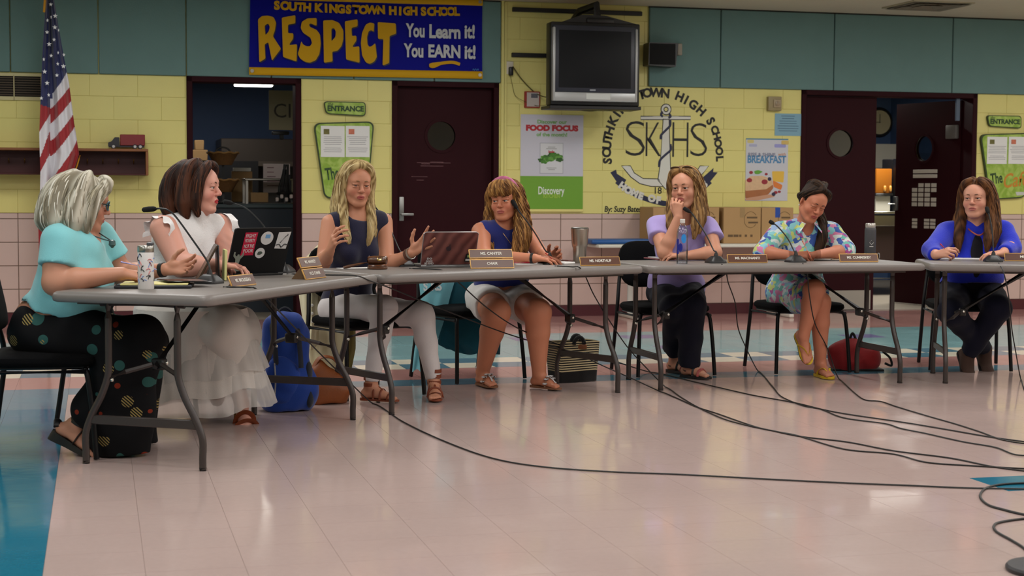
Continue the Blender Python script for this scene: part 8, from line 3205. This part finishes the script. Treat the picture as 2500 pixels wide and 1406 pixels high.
def cables():
    # cable 1: from the first microphone, long run over the bare floor
    cable('black cable crossing the bare floor in front of all the tables',
          [('t', 545, 700), ('t', 605, 701), ('t', 622, 703), ('a', 640, 716, 7.18), ('a', 672, 750, 7.3), ('a', 720, 800, 7.6), ('a', 790, 872, 8.0), ('a', 850, 930, 8.35), ('f', 910, 985), ('f', 985, 1030), ('f', 1080, 1075), ('f', 1200, 1118), ('f', 1330, 1140), ('f', 1500, 1152), ('f', 1660, 1158), ('f', 1900, 1171), ('f', 2090, 1180), ('f', 2220, 1185), ('f', 2360, 1191), ('f', 2540, 1194)])
    cable('black cable slung from the first table corner to the striped tote',
          [('t', 700, 668), ('t', 800, 671), ('t', 868, 673), ('a', 905, 686, 8.1), ('a', 960, 706, 8.3), ('a', 1080, 755, 8.8), ('a', 1230, 812, 9.3), ('a', 1330, 842, 9.6), ('a', 1395, 856, 9.8), ('a', 1470, 892, 9.75), ('a', 1545, 925, 9.65), ('f', 1610, 955), ('f', 1648, 970), ('f', 1700, 993), ('f', 1752, 1010), ('f', 1842, 1041), ('f', 1900, 1054), ('f', 1950, 1064), ('f', 2060, 1096), ('f', 2180, 1108), ('f', 2260, 1128), ('f', 2360, 1136), ('f', 2540, 1146)])
    cable('black cable slung from the gavel table past the white shorts',
          [('t', 1000, 655), ('t', 1060, 657), ('a', 1086, 663, 8.70), ('a', 1120, 690, 8.75), ('a', 1190, 752, 9.0), ('a', 1262, 800, 9.3), ('a', 1340, 832, 9.65), ('a', 1392, 850, 9.85), ('a', 1500, 882, 10.0), ('f', 1585, 908), ('f', 1700, 933), ('f', 1830, 963), ('f', 1940, 983), ('f', 2040, 1006), ('f', 2200, 1030), ('f', 2310, 1048), ('f', 2420, 1067), ('f', 2540, 1083)])
    cable('black cable hanging from the table beside the steel tumbler',
          [('t', 1355, 649), ('t', 1395, 651), ('t', 1415, 653), ('a', 1428, 672, 9.36), ('a', 1450, 720, 9.38), ('a', 1486, 780, 9.45), ('a', 1530, 845, 9.6), ('a', 1575, 895, 9.7), ('f', 1625, 945), ('f', 1660, 968), ('f', 1700, 992), ('f', 1760, 1020), ('f', 1810, 1035), ('f', 1880, 1050), ('f', 1960, 1066), ('f', 2070, 1079), ('f', 2180, 1100), ('f', 2320, 1118), ('f', 2430, 1140), ('f', 2540, 1154)])
    cable('black cable hanging from the table beside the water bottle',
          [('t', 1762, 645), ('a', 1772, 658, 9.55), ('a', 1778, 690, 9.55), ('a', 1795, 740, 9.65), ('a', 1802, 800, 9.8), ('a', 1822, 850, 10.0), ('f', 1850, 905), ('f', 1885, 942), ('f', 1908, 968), ('f', 1960, 990), ('f', 2005, 999), ('f', 2060, 1020), ('f', 2160, 1034), ('f', 2200, 1046), ('f', 2260, 1058), ('f', 2350, 1078), ('f', 2430, 1092), ('f', 2480, 1110), ('f', 2540, 1112)])
    cable('black cable hanging in front of the crossed legs',
          [('t', 1960, 643), ('a', 1970, 662, 9.72), ('a', 1976, 720, 9.75), ('a', 1990, 790, 9.85), ('a', 2020, 850, 10.1), ('f', 2048, 925), ('f', 2085, 958), ('f', 2112, 976), ('f', 2150, 980), ('f', 2190, 993), ('f', 2260, 1014), ('f', 2330, 1034), ('f', 2390, 1053), ('f', 2450, 1074), ('f', 2540, 1088)])
    cable('black cable hanging below the royal blue cardigan',
          [('t', 2438, 642), ('a', 2450, 664, 9.62), ('a', 2462, 720, 9.64), ('a', 2470, 800, 9.7), ('a', 2480, 860, 9.85), ('f', 2492, 925), ('f', 2505, 958), ('f', 2545, 990)])
    cable('thicker black cable looping beside the round stand base',
          [('f', 2560, 1178), ('f', 2500, 1179), ('f', 2440, 1183), ('f', 2405, 1193), ('f', 2393, 1212), ('f', 2412, 1232), ('f', 2450, 1244), ('f', 2500, 1256), ('f', 2550, 1262), ('f', 2500, 1266), ('f', 2450, 1273), ('f', 2428, 1281), ('f', 2432, 1297), ('f', 2470, 1319), ('f', 2500, 1338), ('f', 2515, 1356)], r=.0048)
    # microphone stand
    p = onz(2560, 1395, 0)
    ms = thing('microphone_stand', 'black microphone stand on a heavy round base', 'microphone stand', p)
    MB().lathe([(.128, 0), (.130, .004), (.130, .012), (.124, .019), (.03, .026), (.018, .03)], 48).build('base', mat('cast_base', (34, 32, 36), .5), ms)
    MB().cyl((0, 0, .02), (0, 0, .85), .011, n=12).build('pole', M_BLACKM, ms)
    MB().cyl((0, 0, .8), (0, 0, 1.32), .008, n=12).build('upper_pole', M_BLACKM, ms)
    MB().lathe([(.016, .78), (.018, .8), (.018, .86), (.012, .88)], 16).build('clutch', M_BLACKM, ms)
    MB().tube([(0, 0, 1.32), (-.01, .02, 1.34), (-.03, .12, 1.38), (-.035, .15, 1.39)], [.01, .013, .016, .02], 10).build('microphone', M_FOAM, ms)


def wall_table():
    o = wthing('side_table', 'white topped table on T-shaped legs against the pink tile wall', 'table', 0, 0, 0)
    xa, zt = wl(1458, 597, .62)
    xb = wl(1945, 597, .62)[0]
    M_WT = mat('white_laminate', (206, 202, 190), .4)
    MB().rbox((xa, -.66, zt - .03), (xb, -.02, zt), .008, 2).build('tabletop', M_WT, o)
    for px in (1538, 1906):
        x = wl(px, 720, .34)[0]
        MB().cyl((x, -.34, .03), (x, -.34, zt - .03), .026, n=14).build('post', mat('grey_post', (176, 172, 164), .4), o)
        MB().rbox((x - .025, -.60, .0), (x + .025, -.06, .035), .01, 2).build('foot', M_WT, o)
    mb_ = MB().rbox((wl(1437, 585, .5)[0], -.60, zt + .001), (wl(1590, 585, .5)[0], -.25, zt + .045), .018, 3).build('blue_mat', mat('blue_vinyl', (24, 78, 140), .4), None, M=MW)
    tag(mb_, 'long blue vinyl mat lying on the end of the white topped table', 'mat')
    xs = [(1594, 1660), (1662, 1755), (1766, 1857), (1859, 1936)]
    labs = ['cardboard carton first in the row, beside the blue mat', 'cardboard carton behind the lilac shirt', 'cardboard carton with a circular printed mark', 'cardboard carton with a strip of blue tape']
    for k, (p0, p1) in enumerate(xs):
        a, b = wl(p0, 590, .45)[0], wl(p1, 590, .45)[0]
        top = wl(1700, 506, .45)[1]
        c = thing('carton', labs[k], 'carton', MW @ Vector((a, -.45, zt)), WALL_A, 'cardboard cartons on the white topped table')
        w, h = b - a, top - zt
        MB().rbox((0, 0, 0), (w, .38, h), .004, 1).build('box', M_CARD, c)
        MB().box((w * .5 - .025, -.001, h * .72), (w * .5 + .025, .38, h + .001)).build('tape', mat('tape_blue', (24, 66, 150), .4) if k == 3 else mat('tape_tan', (150, 120, 78), .4), c, smooth=False)
        mk_ = mat('carton_print', (96, 74, 48), .8)
        MB().tube([Vector((w * .72 + .065 * math.cos(t), -.0015, h * .66 + .075 * math.sin(t))) for t in np.linspace(.6, 5.7, 24)], .003, 5, flat=.3).build('mark', mk_, c)
        for z, x0, x1 in ((.72, .62, .9), (.58, .66, .92)):
            MB().box((w * x0, -.0015, h * z - .008), (w * x1, 0, h * z + .008)).build('mark', mk_, c, smooth=False)
        for q in range(5):
            x = .12 + .15 * q
            MB().box((w * x, -.0015, h * .18), (w * (x + (.13 if q < 2 else .06)), 0, h * .18 + .022)).build('mark', mk_, c, smooth=False)


bags()
garments()
cables()
wall_table()
for _p in (person1, person2, person3, person4, person5, person6, person7):
    _p()
